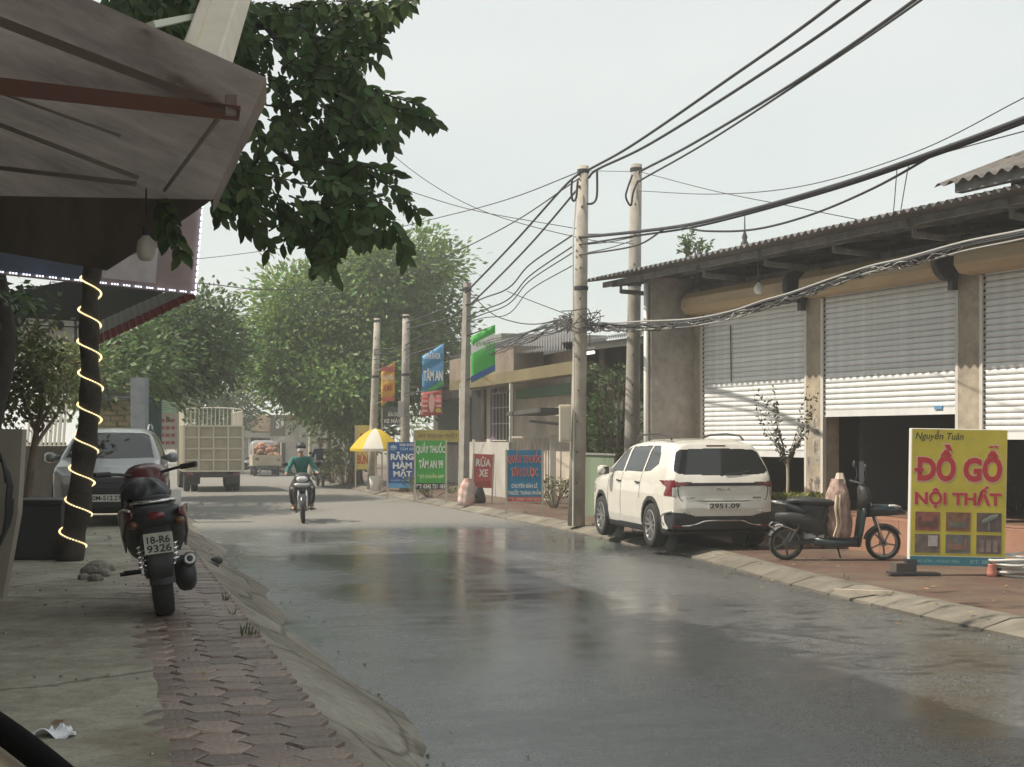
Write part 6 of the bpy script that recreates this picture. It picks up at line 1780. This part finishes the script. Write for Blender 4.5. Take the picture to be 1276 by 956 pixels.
def fbar(p0, p1, r=.022): MB().tube([p0 - V((0, 0, .07)), p1 - V((0, 0, .07))], r, 7).build('frame_bar', M_fr, aw, world=True, smooth=True)
for a, b, r in (((0, 140), (172, 206), .016), ((0, 98), (150, 152), .009), ((0, 196), (168, 214), .018), ((205, 222), (285, 108), .012)): fbar(awpx(*a), awpx(*b), r)
fbar(at(-20, 262, 13.2) + V((0, 0, .07)), at(118, 308, 13.7) + V((0, 0, .07)), .035)
fbar(at(-20, 300, 13.4) + V((0, 0, .07)), at(110, 312, 13.75) + V((0, 0, .07)), .03)
MB().grid(lambda u, v: aws(1.0, .0 + 1.0 * u) + V((0, 0, -.60 * v * min(1, u * 5) * (1 - .3 * u))), 30, 4).build('shade_flap', mat('shade_dark_canvas', (.24, .21, .185), .9, var=.3, vs=.9), aw, smooth=True, world=True)  # added sheet, coloured dark to stand for the shade below the canvas
ls_ = thing('shop_building', 'plain rendered shop block out of view that carries the awning, raised to cast shade', 'shop', rd(6, -2.7, PL))  # unseen block, added and built tall to shade the forecourt and road
M_lw = mat('left_shop_render', (.34, .31, .27), .9, var=.2, vs=1)
MB().box(rd(6.5, -5.7, 5.45), (6.0, 31.0, 9.9), RA).build('wall', M_lw, ls_, world=True)
MB().box(rd(6.5, -5.55, 10.48), (6.6, 31.4, .16), RA).build('roof', M_hg0, ls_, world=True)
for s_ in (-4, 2, 8, 14): MB().box(rd(s_, -2.69, 2.0), (.06, 3.6, 2.8), RA).build('door', M_dark, ls_, world=True)
cp = MB().box(awp(.42, .12) - V((0, 0, .08)), (.05, .05, .09), rz=.3).build('clip', mat('pale_clip', (.45, .38, .34), .5), aw, world=True)
lb2 = thing('light_bulb', 'pale bulb hanging on a cord under the awning', 'light bulb', at(182, 316, 9.0))
MB().lathe([(0, -.05), (.035, -.045), (.055, -.02), (.062, .03), (.055, .075), (.035, .10), (.022, .115)], None, 12).build('glass', mat('frosted_bulb', (.62, .60, .54), .5), lb2, smooth=True)
MB().lathe([(.022, .11), (.024, .17), (0, .18)], None, 10).tube([(0, 0, .17), (.0, 0, .42)], .006, 5).build('socket', M_dark, lb2)
# leaning cream steel post above the awning
ps = thing('steel_post', 'cream painted steel post leaning above the awning among the leaves', 'post', at(262, 62, 8.6))
MB().beam(awpx(247, 108, -.02), at(292, -30, 8.4), .22, .16, up=(0, -1, 0)).build('post', mat('cream_paint', (.60, .53, .42), .5, var=.08), ps, world=True, bev=.01)
MB().beam(awpx(226, 92, -.02), at(278, -40, 8.45), .05, .05, up=(0, -1, 0)).build('side_tube', MATS['cream_paint'], ps, world=True)
MB().beam(awpx(186, 38, -.02), at(246, 20, 8.0), .05, .03, up=(0, -1, 0)).build('strut', mat('pale_green_paint', (.45, .47, .38), .5), ps, world=True)
# dim hoarding edged with dotted white lights
A, B_ = at(243, 367, 16.5), at(253, 243, 16.5)
hd = (V((.63, .777, 0))) * -1
hb_ = thing('hoarding', 'dim printed hoarding edged with dotted white lights behind the trunk', 'billboard', A)
ln = 3.6
def hp(u, v): return A.lerp(B_, v * 1.25) + hd * (ln * u) + V((0, 0, .02 * u))
pn = MB()
k_ = V((.777, -.63, 0)) * -.08
for f_ in (0,):
    q = [hp(0, 0), hp(1, 0), hp(1, 1), hp(0, 1)]
    pn.add(q + [x + k_ for x in q], [(0, 1, 2, 3), (7, 6, 5, 4), (0, 4, 5, 1), (1, 5, 6, 2), (2, 6, 7, 3), (3, 7, 4, 0)])
bd = pn.build('panel', mat('mauve_print', (.22, .17, .175), .5, var=.35, vs=.9, col2=(.34, .25, .24)), hb_, world=True)
MB().grid(lambda u, v: hp(.38 + .62 * u - .06 * v * sin(3 * u), .02 + .60 * v) - k_ * .08, 6, 6).build('print_patch', mat('navy_print', (.035, .05, .085), .5, var=.3, vs=1.5), bd, world=True)
MB().grid(lambda u, v: hp(.02 + .10 * u, .78 + .2 * v - .1 * u) - k_ * .10, 4, 4).build('print_patch', mat('rose_print', (.40, .12, .12), .5, var=.3, vs=2), bd, world=True)
MB().grid(lambda u, v: hp(.16 + .20 * u, .05 + .28 * v * (1 - u * .6)) - k_ * .10, 4, 4).build('print_patch', mat('pale_print', (.40, .36, .36), .5, var=.3, vs=2), bd, world=True)
led = MB()
for k in range(46):
    if k % 2 == 0: 
        for j in range(3): led.box(hp((k + .45 * j) / 46, .012) - k_ * .3, (.013, .013, .016), .89)
for k in range(40):
    if k % 2 == 0:
        for j in range(3): led.box(hp(.004, (k + .45 * j) / 40) - k_ * .3, (.013, .013, .016), .89)
led.build('light_dots', mat('white_led', (.80, .85, 1.0), .4, emit=2.2), hb_, world=True, kind='stuff')
# striped awning behind
sa = thing('awning', 'white and red corrugated awning skirt behind the light wound trunk', 'awning', at(122, 428, 20))
q0, q1, q2, q3 = at(120, 402, 19.5), at(122, 430, 19.5), at(244, 371, 17.2), at(232, 352, 17.2)
def sk_(u, v):
    p = q0.lerp(q3, u).lerp(q1.lerp(q2, u), v)
    return p + V((0, -.03 * sin(2 * pi * 14 * u), 0))
MB().grid(lambda u, v: sk_(u, v * .56), 112, 3).build('white_skirt', mat('dull_white_sheet', (.42, .44, .43), .6), sa, world=True, smooth=True)
MB().grid(lambda u, v: sk_(u, .56 + v * .44), 112, 3).build('red_skirt', mat('dull_red_sheet', (.32, .10, .10), .6), sa, world=True, smooth=True)
MB().add([q0, q3, q3 + V((-2.0, 2.5, .35)), q0 + V((-3.5, 2.0, .35))], [(0, 1, 2, 3)]).build('roof_sheet', mat('dark_sheet', (.06, .06, .06), .7), sa, world=True)
wp = thing('sign_board', 'blank white panel in a dark tube frame above the pale leaved tree', 'sign', at(62, 425, 22))
MB().add([at(x, y, 22) for x, y in ((18, 425), (106, 427), (106, 374), (40, 364))] + [at(x, y, 22) + V((0, .06, 0)) for x, y in ((18, 425), (106, 427), (106, 374), (40, 364))],
         [(0, 1, 2, 3), (7, 6, 5, 4), (0, 4, 5, 1), (1, 5, 6, 2), (2, 6, 7, 3), (3, 7, 4, 0)]).build('panel', mat('grey_white_panel', (.40, .39, .38), .6), wp, world=True)
for a, b in (((38, 372), (106, 384)), ((38, 384), (106, 388)), ((20, 404), (106, 407)), ((48, 366), (46, 424)), ((94, 374), (94, 426))):
    MB().tube([at(*a, 21.9), at(*b, 21.9)], .025, 6).build('frame_tube', M_dark, wp, world=True)
MB().lathe([(0, 0), (.09, 0), (.09, .05), (0, .06)], Matrix.Translation(at(73, 405, 21.85)) @ Matrix.Rotation(pi / 2, 4, 'X'), 10).build('bracket', M_dark, wp, world=True)
# dark mass at the left edge: another leaning trunk
tree('dark thick trunk at the left edge with its crown above the picture', G(-30, 17, PL), [(0, 0, 0), (.05, .1, 1.3), (.25, .2, 2.4), (.1, .2, 3.6)], .24, [(at(-60, 360, 17), (.9, .9, .4), 40), (at(10, 385, 18), (.3, .4, .16), 16)], .14, .07, M_lf2, per=14, spread=.2, bark=M_dbark)
# white slatted fence
fn = thing('fence', 'white slatted fence behind the silver car at the left', 'fence', G(55, 24, PL))
M_wf = mat('white_fence_paint', (.78, .76, .70), .5)
for k in range(9): MB().beam(at(34 + 5.6 * k, 556, 24), at(40 + 5.4 * k, 494 - (k % 2) * 3, 24), .05 if k % 2 else .035, .03, up=(0, 1, 0)).build('slat', M_wf, fn, world=True)
for y in (553, 525): MB().beam(at(30, y, 24.05), at(82, y, 24.05), .04, .04).build('rail', M_dark, fn, world=True)
lw_ = MB().box(G(40, 24.3, (PL + 1.62) / 2), (2.6, .2, 1.62 - PL)).build('low_wall', mat('dark_low_wall', (.06, .058, .055), .9, var=.3), fn, world=True)
# yellow brick house, column, gate, green canopy
hs_ = thing('brick_house', 'yellow brick house front half hidden behind the silver car', 'house', G(150, 31, PL))
M_yb = mat('yellow_brick', (.23, .20, .13), .9, var=.25, vs=5)
x0, x1 = at(118, HZ, 31).x, at(170, HZ, 31).x
MB().box(((x0 + x1) / 2, 31.2, 1.7), (x1 - x0, .3, 2.5)).build('wall', M_yb, hs_, world=True)
for r_ in range(8):
    for c_ in range(3):
        MB().box((x0 + .2 + .31 * c_ + (.14 if r_ % 2 else 0), 31.03, 1.95 + .12 * r_), (.27, .04, .095)).build('brick', M_yb, hs_, world=True)
MB().add([at(108, 500, 30), at(168, 498, 30), at(140, 480, 31), at(112, 480, 31)], [(0, 1, 2, 3)]).box((at(138, 498, 30.3)), (1.0, .5, .05)).build('porch_roof', M_dark, hs_, world=True)
cl_ = thing('concrete_column', 'blue grey concrete column behind the silver car roof', 'column', G(174, 29, PL))
MB().box((0, 0, 1.25), (.30, .30, 2.5)).build('shaft', mat('blue_grey_concrete', (.20, .22, .25), .8, var=.2), cl_)
gt = thing('gate', 'dark teal roller gate beside the blue grey column', 'gate', G(190, 33, PL))
for k in range(7): MB().box((-.17 + .06 * k, .0, 1.1), (.052, .04, 2.2)).build('slat', mat('dark_teal_steel', (.03, .07, .08), .6), gt)
gc = thing('canopy', 'small pale green striped canopy above the white notice board', 'canopy', at(212, 510, 36.5))
for k in range(5): MB().beam(at(198, 499 + 3.0 * k, 36.6), at(219, 503 + 3.0 * k, 36.9), .03, .05).build('slat', mat('pale_green_sheet', (.30, .42, .30), .6), gc, world=True)
# leaning cream panel with a cable coil at the left edge
cb = thing('panel', 'cream board standing at the left edge with cable looped on it', 'board', gd(-6, 752, PL + .027))
pp = [at(28, 535, 10.8), at(22, 640, 10.7), at(3, 752, 10.65), at(-90, 752, 10.65), at(-90, 533, 10.8)]
pp[2].z = pp[3].z = PL + .027
kk = V((.0, .10, 0))
MB().add(pp + [p + kk for p in pp], [(0, 1, 2, 3, 4), (9, 8, 7, 6, 5)] + [(i, (i + 1) % 5, 5 + (i + 1) % 5, 5 + i) for i in range(5)]).build('board', mat('cream_board', (.36, .325, .27), .7, var=.12, vs=1.5), cb, world=True)
cc = thing('cable_coil', 'black cable coil hanging on the cream board at the left edge', 'cable', at(-10, 620, 10.55))
pts = []
for k in range(4 * 20):
    a = 2 * pi * k / 20; j = k // 20
    pts.append(at(-8 + (24 - 2.5 * j) * cos(a), 622 + (52 + 4 * j) * sin(a), 10.6 - .02 * j))
MB().tube(pts, .012, 6).build('cable', M_cable, cc, world=True, smooth=True)
# boxes and junk between the board and the car
jk = thing('storage_box', 'dark storage box standing beyond the cream board', 'box', gd(45, 698, PL + .027))
MB().box((0, .3, .28), (.50, .6, .56)).build('body', mat('charcoal_box', (.045, .045, .05), .6), jk, bev=.02)
MB().box((0, .3, .58), (.53, .63, .05)).build('lid', M_dark, jk, bev=.01)
for k, (px, py, s_) in enumerate(((112, 716, .09), (122, 712, .12), (130, 718, .08), (118, 724, .07), (105, 722, .06), (137, 711, .07))):
    st = MB().grid(lambda u, v: V((s_ * (1 + .2 * sin(5 * u * 2 * pi + k)) * sin(pi * v) * cos(2 * pi * u), s_ * .8 * sin(pi * v) * sin(2 * pi * u) * (1 + .15 * sin(3 * v + k)), s_ * .6 * cos(pi * v))), 9, 6, True).build('stone', mat('pale_rubble', (.22, .20, .17), .9, rand=.4, bump=.5), None)
    st.location = gd(px, py, PL + .027) + V((0, 0, s_ * .3)); st.rotation_euler = (0, 0, k)
    tag(st, ['rubble stone near the light wound trunk, second from the left of the heap', 'largest pale rubble stone in the heap by the light wound trunk', 'rubble stone in front of the largest one in the heap by the trunk',
             'rubble stone nearest the camera in the heap by the light wound trunk', 'leftmost rubble stone of the heap by the light wound trunk', 'rightmost rubble stone of the heap by the light wound trunk'][k], 'stone', 'rubble stones near the trunk')
for k, (px, py, s_) in enumerate(((270, 702, .07), (262, 709, .08))):
    st = MB().grid(lambda u, v: V((s_ * (1 + .25 * sin(4 * u * 2 * pi + k)) * sin(pi * v) * cos(2 * pi * u), s_ * sin(pi * v) * sin(2 * pi * u), s_ * .7 * cos(pi * v))), 10, 6, True).build('debris', M_blackpl, None)
    st.location = gd(px, py, .32) + V((0, 0, .03)); tag(st, ['black scrap of rubbish on the ramp, the farther one', 'black scrap of rubbish on the ramp, the nearer one'][k], 'rubbish')
pa = thing('paper', 'crumpled white paper lying on the forecourt at the lower left', 'paper', gd(70, 918, PL + .022))
MB().grid(lambda u, v: V(((u - .5) * .14 * (1 + .3 * sin(5 * v)), (v - .5) * .13, .02 + .025 * sin(6 * u + 2 * v) * cos(5 * v) + .012 * sin(17 * u * v))), 9, 9).build('sheet', mat('white_paper', (.75, .76, .80), .8), pa)
# the sill of the vehicle window the scene is seen through: rubber seal over beige trim
cw = thing('window_sill', 'black rubber seal and beige trim of a vehicle window in the lower left corner', 'car part', at(30, 925, .8))
MB().tube(crom([at(-90, 850, .86), at(20, 922, .82), at(130, 1012, .78)], 6), .0085, 10).build('rubber_seal', mat('black_rubber_seal', (.008, .008, .008), .95, spec=.1), cw, world=True, smooth=True)
e0, e1 = at(-90, 872, .86), at(90, 1012, .79)
MB().beam(e0 + V((0, .0, -.028)), e1 + V((0, .0, -.028)), .05, .055).build('trim', mat('beige_trim', (.50, .40, .29), .6), cw, world=True, bev=.01)
# ================================================================== houses on the right beyond the shop
def hp_(px, o, z): 
    p = on(px, HZ, o); p.z = z; return p
def slab(mb, px0, px1, o, z0, z1, th=.2):
    a, b = hp_(px0, o, z0), hp_(px1, o, z0)
    vs = []
    for p in (a, b):
        for k in (0, th):
            for z in (z0, z1): vs.append(V((p.x + N.x * k, p.y + N.y * k, z)))
    return mb.add(vs, [(0, 1, 3, 2), (4, 6, 7, 5), (0, 4, 5, 1), (2, 3, 7, 6), (0, 2, 6, 4), (1, 5, 7, 3)])
def zpx(py, px, o): return at(px, py, dof(px, o)).z
M_hw = mat('stained_house_wall', (.52, .46, .39), .9, var=.25, vs=.9)
M_hg = mat('grey_house_wall', (.40, .39, .36), .9, var=.2, vs=1.0)
h1 = thing('house', 'low grey house with a grilled window and porch behind the washing sign', 'house', hp_(630, 12, PR))
slab(MB(), 540, 722, 12.4, PR, 4.2).build('wall', M_hw, h1, world=True)
slab(MB(), 585, 634, 10.6, PR, zpx(551, 610, 10.6)).build('front_wall', M_hg, h1, world=True)
slab(MB(), 560, 640, 11.2, zpx(480, 600, 11.2), zpx(440, 600, 11.2), .9).build('porch_beam', mat('brown_porch', (.20, .16, .13), .9, var=.3, vs=1), h1, world=True)
slab(MB(), 588, 602, 12.28, 1.7, 3.4, .1).build('doorway', M_dark, h1, world=True)
slab(MB(), 546, 584, 12.28, 1.5, 3.2, .1).build('shutter', mat('dark_green_shutter', (.07, .09, .08), .7), h1, world=True)
wn_ = slab(MB(), 614, 632, 12.2, zpx(550, 623, 12.2), zpx(490, 623, 12.2), .18)
wn_ = wn_.build('window', M_dark, h1, world=True)
slab(MB(), 611, 617, 12.1, zpx(552, 614, 12.1), zpx(484, 614, 12.1), .06).build('curtain', mat('purple_curtain', (.14, .09, .19), .9), wn_, world=True)
for k in range(5): MB().beam(hp_(614 + 4.3 * k, 12.05, zpx(550, 623, 12.05)), hp_(614 + 4.3 * k, 12.05, zpx(488, 623, 12.05)), .03, .03).build('window_bar', M_rail, wn_, world=True)
for y in (549, 528, 508, 490): MB().beam(hp_(613, 12.06, zpx(y, 623, 12.06)), hp_(633, 12.06, zpx(y, 623, 12.06)), .03, .03).build('window_bar', M_rail, wn_, world=True)
MB().beam(hp_(601, 11.3, PR), hp_(601, 11.3, zpx(478, 601, 11.3)), .10, .10).build('post', mat('brown_post', (.22, .18, .16), .8), h1, world=True)
MB().beam(hp_(636, 11.0, PR), hp_(637, 11.0, zpx(478, 637, 11.0)), .09, .09).build('post', M_rail, h1, world=True)
MB().beam(hp_(573, 10.2, PR), hp_(574, 10.2, zpx(478, 573, 10.2)), .07, .07).build('post', M_rail, h1, world=True)
slab(MB(), 643, 716, 12.2, zpx(494, 680, 12.2), zpx(481, 680, 12.2), .15).build('green_band', mat('dull_green_band', (.10, .20, .13), .7), h1, world=True)
slab(MB(), 560, 716, 11.0, zpx(476, 640, 11.0), zpx(462, 640, 11.0), .5).build('yellow_fascia', mat('yellow_brown_fascia', (.17, .14, .075), .7, var=.3, vs=.6), h1, world=True)
# main roof
r0 = [hp_(560, 11.3, zpx(446, 560, 11.3)), hp_(727, 11.3, zpx(436, 720, 11.3)), hp_(727, 15.5, 5.6), hp_(560, 15.5, 5.9)]
def rf(u, v):
    p = r0[0].lerp(r0[1], u).lerp(r0[3].lerp(r0[2], u), v)
    return p + V((0, 0, .03 * sin(2 * pi * u * 60)))
MB().grid(rf, 360, 4).build('roof', mat('grey_roof_sheet', (.13, .13, .13), .75, .1, var=.3, vs=1.5), h1, world=True, smooth=True)
MB().beam(hp_(655, 10.4, zpx(516, 655, 10.4)), hp_(700, 10.0, zpx(511, 700, 10.0)), 1.0, .10).build('canopy_slab', mat('dark_canopy', (.07, .07, .065), .8), h1, world=True)
MB().beam(hp_(661, 10.5, zpx(525, 661, 10.5)), hp_(700, 10.0, zpx(529, 700, 10.0)), .06, .06).build('canopy_bracket', M_dark, h1, world=True)
hg = thing('gate', 'pale barred metal gate behind the blue pharmacy board', 'gate', hp_(665, 10.3, PR))
zt_ = zpx(545, 665, 10.3)
for k in range(16): MB().beam(hp_(640 + 3.35 * k, 10.3, PR + .1), hp_(640 + 3.35 * k, 10.3, zt_), .03 if k % 5 else .09, .03).build('bar', mat('pale_gate_paint', (.42, .38, .32), .6), hg, world=True)
for z in (PR + .15, 1.15, zt_): MB().beam(hp_(638, 10.32, z), hp_(692, 10.32, z), .04, .05).build('rail', MATS['pale_gate_paint'], hg, world=True)
for px in (689,): MB().beam(hp_(px, 10.25, PR), hp_(px, 10.25, zt_ + .05), .14, .14).build('post', M_rail, hg, world=True)
h3 = thing('house', 'grey gabled house roof rising behind the green and white banner', 'house', hp_(600, 17, PR))
p = hp_(606, 17, 0)
MB().prism([(-2.6, 0), (2.6, 0), (2.6, 5.0), (1.2, 6.35), (-2.6, 6.35)], 5.0, Matrix.Translation((p.x, p.y, PR)) @ Matrix.Rotation(RA, 4, 'Z') @ Matrix.Rotation(pi / 2, 4, 'Z') @ Matrix.Rotation(pi / 2, 4, 'X') ).build('wall', mat('dark_grey_gable', (.17, .17, .16), .8, var=.2), h3, world=True)
h2 = thing('house', 'dark open porch house with a lit tube lamp between the two tall poles', 'house', hp_(765, 12, PR))
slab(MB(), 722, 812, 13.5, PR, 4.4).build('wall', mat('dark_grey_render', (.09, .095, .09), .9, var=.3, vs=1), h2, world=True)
MB().beam(hp_(716, 10.8, zpx(430, 740, 10.8)), hp_(803, 10.8, zpx(424, 800, 10.8)), .06, .16).build('fascia', mat('pale_fascia', (.30, .29, .27), .7), h2, world=True)
r1 = [hp_(700, 10.6, zpx(424, 715, 10.6)), hp_(803, 10.6, zpx(418, 800, 10.6)), hp_(803, 15, 4.9), hp_(700, 15, 5.0)]
MB().grid(lambda u, v: r1[0].lerp(r1[1], u).lerp(r1[3].lerp(r1[2], u), v) + V((0, 0, .025 * sin(2 * pi * u * 40))), 240, 4).build('roof', MATS['grey_roof_sheet'], h2, world=True, smooth=True)
MB().beam(hp_(750, 11.2, PR), hp_(750, 11.2, 4.0), .12, .12).build('post', MATS['brown_post'], h2, world=True)
slab(MB(), 754, 766, 13.3, 1.6, 3.6, .1).build('doorway', mat('grey_green_door', (.20, .20, .15), .8), h2, world=True)
tl_ = thing('tube_lamp', 'short lit white tube lamp under the dark porch roof', 'lamp', at(736, 440, 30))
MB().tube([at(729, 440.5, 30), at(740, 439, 30.2)], .035, 8).build('tube', mat('lit_tube', (1, 1, .95), .3, emit=1.4), tl_, world=True)
MB().beam(at(728, 434, 30), at(741, 433, 30.2), .06, .05).build('fitting', M_rail, tl_, world=True)
MB().tube([at(735, 434, 30.1), at(735, 415, 30.1)], .01, 5).build('hanger', M_dark, tl_, world=True)
gf = thing('fence', 'green corrugated metal fence between the cream pole and the white car', 'fence', hp_(750, 9.9, PR))
za = zpx(566, 750, 9.9)
for k in range(12): MB().beam(hp_(728 + 3.3 * k, 9.9, PR), hp_(728 + 3.3 * k, 9.9, za), .165, .03, up=tuple(N)).build('panel', mat('green_sheet_metal', (.16, .21, .14), .6, var=.12, vs=1, rand=.1), gf, world=True)
MB().beam(hp_(726, 9.87, za), hp_(768, 9.87, za), .05, .04).build('rail', M_wood, gf, world=True)
dk = thing('wall', 'dark grey wall left of the shop wing wall', 'wall', hp_(785, 11.0, PR))
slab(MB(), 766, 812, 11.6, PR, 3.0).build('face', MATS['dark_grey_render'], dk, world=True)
# temple like ridge behind the shop
rt = thing('pavilion_roof', 'small tiled ridge with a spike finial peeping over the shop roof', 'roof', fb(1.6, -9.5, 5.0))
rp_ = at(912, 325, 33)
MB().prism([(-.42, 0), (.42, 0), (.32, .36), (-.32, .36)], 1.2, Matrix.Translation(rp_ + V((0, 1, -.1))) @ Matrix.Rotation(pi / 2, 4, 'X')).build('tiled_roof', mat('mossy_tile', (.33, .31, .25), .8, var=.3, vs=4), rt, world=True)
MB().box(rp_ + V((0, .2, -2.0)), (.6, .8, 4.0)).build('wall', M_hw, rt, world=True)
MB().lathe([(.09, 0), (.10, .1), (.05, .18), (.07, .25), (.02, .4), (.012, .75), (0, .8)], Matrix.Translation(at(928, 309, 33)), 10).build('finial', M_dark, rt, world=True, smooth=True)
# far end of the street
fs_ = thing('shop_building', 'far paint shop with a brown sign at the end of the street', 'shop', G(335, 76))
def fw(px, py, d=76): return at(px, py, d)
MB().box((at(335, HZ, 78.5).x, 78.5, 1.5), (4.3, 4.0, 2.8)).build('wall', mat('far_grey_wall', (.24, .23, .23), .9, var=.2), fs_, world=True)
a, b = at(311, 545, 76), at(364, 533, 76)
MB().beam(at(306, 541, 76), at(366, 543, 76), .5, .35).build('awning', mat('far_pale_awning', (.35, .33, .30), .8), fs_, world=True)
sg_ = MB().box((at(351, 530, 75.6).x, 75.6, at(0, 530, 75.6).z), (28 / F * 75.6, .1, 26 / F * 75.6)).build('sign', mat('brown_sign', (.13, .11, .10), .7), fs_, world=True)
tx = text('SƠN', -.40, .42, -.22, .36, 0, M_whitev, sg_, off=.03); tx.location = (at(353, 529, 75.5).x, 75.5, at(0, 529, 75.5).z)
MB().box((at(325, 528, 75.8).x, 75.8, at(0, 528, 75.8).z), (24 / F * 75.8, .1, 22 / F * 75.8)).build('sign', mat('pale_orange_sign', (.50, .36, .27), .7, var=.4, vs=1.5), fs_, world=True)
MB().box((at(350, 548, 75.4).x, 75.4, at(0, 548, 75.4).z), (26 / F * 75.6, .06, 8 / F * 75.6)).build('sign', mat('grey_sign', (.4, .4, .39), .7, var=.4, vs=4), fs_, world=True)
for px, w_ in ((318, .7), (331, .8), (358, .8)): MB().box((at(px, HZ, 76.45).x, 76.45, 1.05), (w_, .1, 1.9)).build('doorway', mat('far_dark_opening', (.06, .065, .07), .8), fs_, world=True)
for px in (311, 345, 367): MB().box((at(px, HZ, 76.2).x, 76.2, 1.0), (.12, .12, 2.0)).build('post', M_rail, fs_, world=True)
h5 = thing('house', 'pale house far down the street right of the paint shop', 'house', G(395, 74))
MB().box((at(398, HZ, 76).x, 76, 1.4), (3.2, 3, 2.6)).build('wall', mat('far_pale_wall', (.36, .34, .30), .9, var=.2), h5, world=True)
MB().prism([(-1.8, 0), (1.8, 0), (0, .8)], 3.2, Matrix.Translation((at(398, HZ, 76).x, 77.6, 2.7)) @ Matrix.Rotation(pi / 2, 4, 'X')).build('roof', mat('far_tile_roof', (.22, .12, .09), .9), h5, world=True)
tree('hazy tree filling the gap beyond the far paint shop', G(352, 95), [(0, 0, 0), (.1, 0, 1.5), (.2, 0, 2.4)], .2, [(at(410, 520, 93), (2.6, 2, 2.0), 60), (at(470, 520, 92), (3.5, 2, 2.2), 80), (at(190, 520, 90), (4.0, 2, 2.2), 80)], .45, .2, M_lf1, per=14, spread=.55)

# fallen leaves and grit
fl = MB()
for k in range(260):
    s_ = R.uniform(3, 24); o_ = R.choice((R.uniform(-1.5, .8), R.uniform(.7, 2.0), R.gauss(ro(s_), .25)))
    if R.random() < .35: s_, o_ = R.uniform(10, 24), ro(s_) + R.uniform(.3, 1.6)
    z = PL + .034 if o_ < .8 else (PL * max(0, 1 - (o_ - .8) / .85) + .02 if o_ < 1.7 else (.012 if o_ < ro(s_) else PR + .012))
    leafquad(fl, rd(s_, o_, z), V((R.uniform(-1, 1), R.uniform(-1, 1), .1)), V((0, 0, 1)) + rv(.3), R.uniform(.04, .09), .035)
tag(fl.build('fallen_leaves', mat('dry_leaf', (.22, .15, .07), .8, isl=.5), fix=False), 'dry fallen leaves scattered along the pavements and road edges', 'leaves', kind='stuff')
gr = MB()
for k in range(520):
    s_ = R.uniform(3, 22); o_ = R.choice((R.uniform(-1.6, .2), R.gauss(1.6, .25), R.gauss(ro(s_) - .1, .22), R.uniform(.2, .85)))
    if o_ > ro(s_) + .02: continue
    z = PL + .027 if o_ < .8 else (PL * max(0, 1 - (o_ - .8) / .85) if o_ < 1.7 else 0)
    q = R.uniform(.003, .009)
    gr.box(rd(s_, o_, z + q * .6), (q * 2, q * 1.6, q * 1.3), R.uniform(0, 3), R.uniform(-.5, .5))
tag(gr.build('grit', mat('pale_grit', (.26, .24, .2), .9, isl=.5)), 'small stones and grit along the ramp and kerb', 'grit', kind='stuff')

wd = MB()
for k in range(16):
    s_ = R.uniform(8, 24)
    if k % 3: p = rd(s_, .84 + R.uniform(-.05, .05), PL)
    else: p = rd(s_ + 6, ro(s_ + 6) + .47, PR)
    for j in range(9):
        a = R.uniform(0, 2 * pi)
        leafquad(wd, p + V((R.uniform(-.04, .04), R.uniform(-.04, .04), 0)), V((.5 * cos(a), .5 * sin(a), 1)), V((-sin(a), cos(a), 0)).cross(V((0, 0, 1))), R.uniform(.04, .13), .012)
tag(wd.build('weeds', mat('weed_green', (.09, .12, .045), .7, isl=.4, trans=.2), fix=False), 'small weeds growing in the joints beside the ramp and the kerb', 'weeds', kind='stuff')
# ================================================================== air
hz = bpy.data.materials.new('haze_air')
hz.use_nodes = True
hz.node_tree.nodes.clear()
ho = hz.node_tree.nodes.new('ShaderNodeOutputMaterial')
hv = hz.node_tree.nodes.new('ShaderNodeVolumePrincipled')
hv.inputs['Color'].default_value = (0.97, 0.99, 0.98, 1)
hv.inputs['Density'].default_value = 0.0023
hv.inputs['Anisotropy'].default_value = 0.0
hz.node_tree.links.new(hv.outputs[0], ho.inputs['Volume'])
tag(MB().box((0, 0, 6.0), (840, 840, 15.0)).build('haze', hz), kind='stuff')
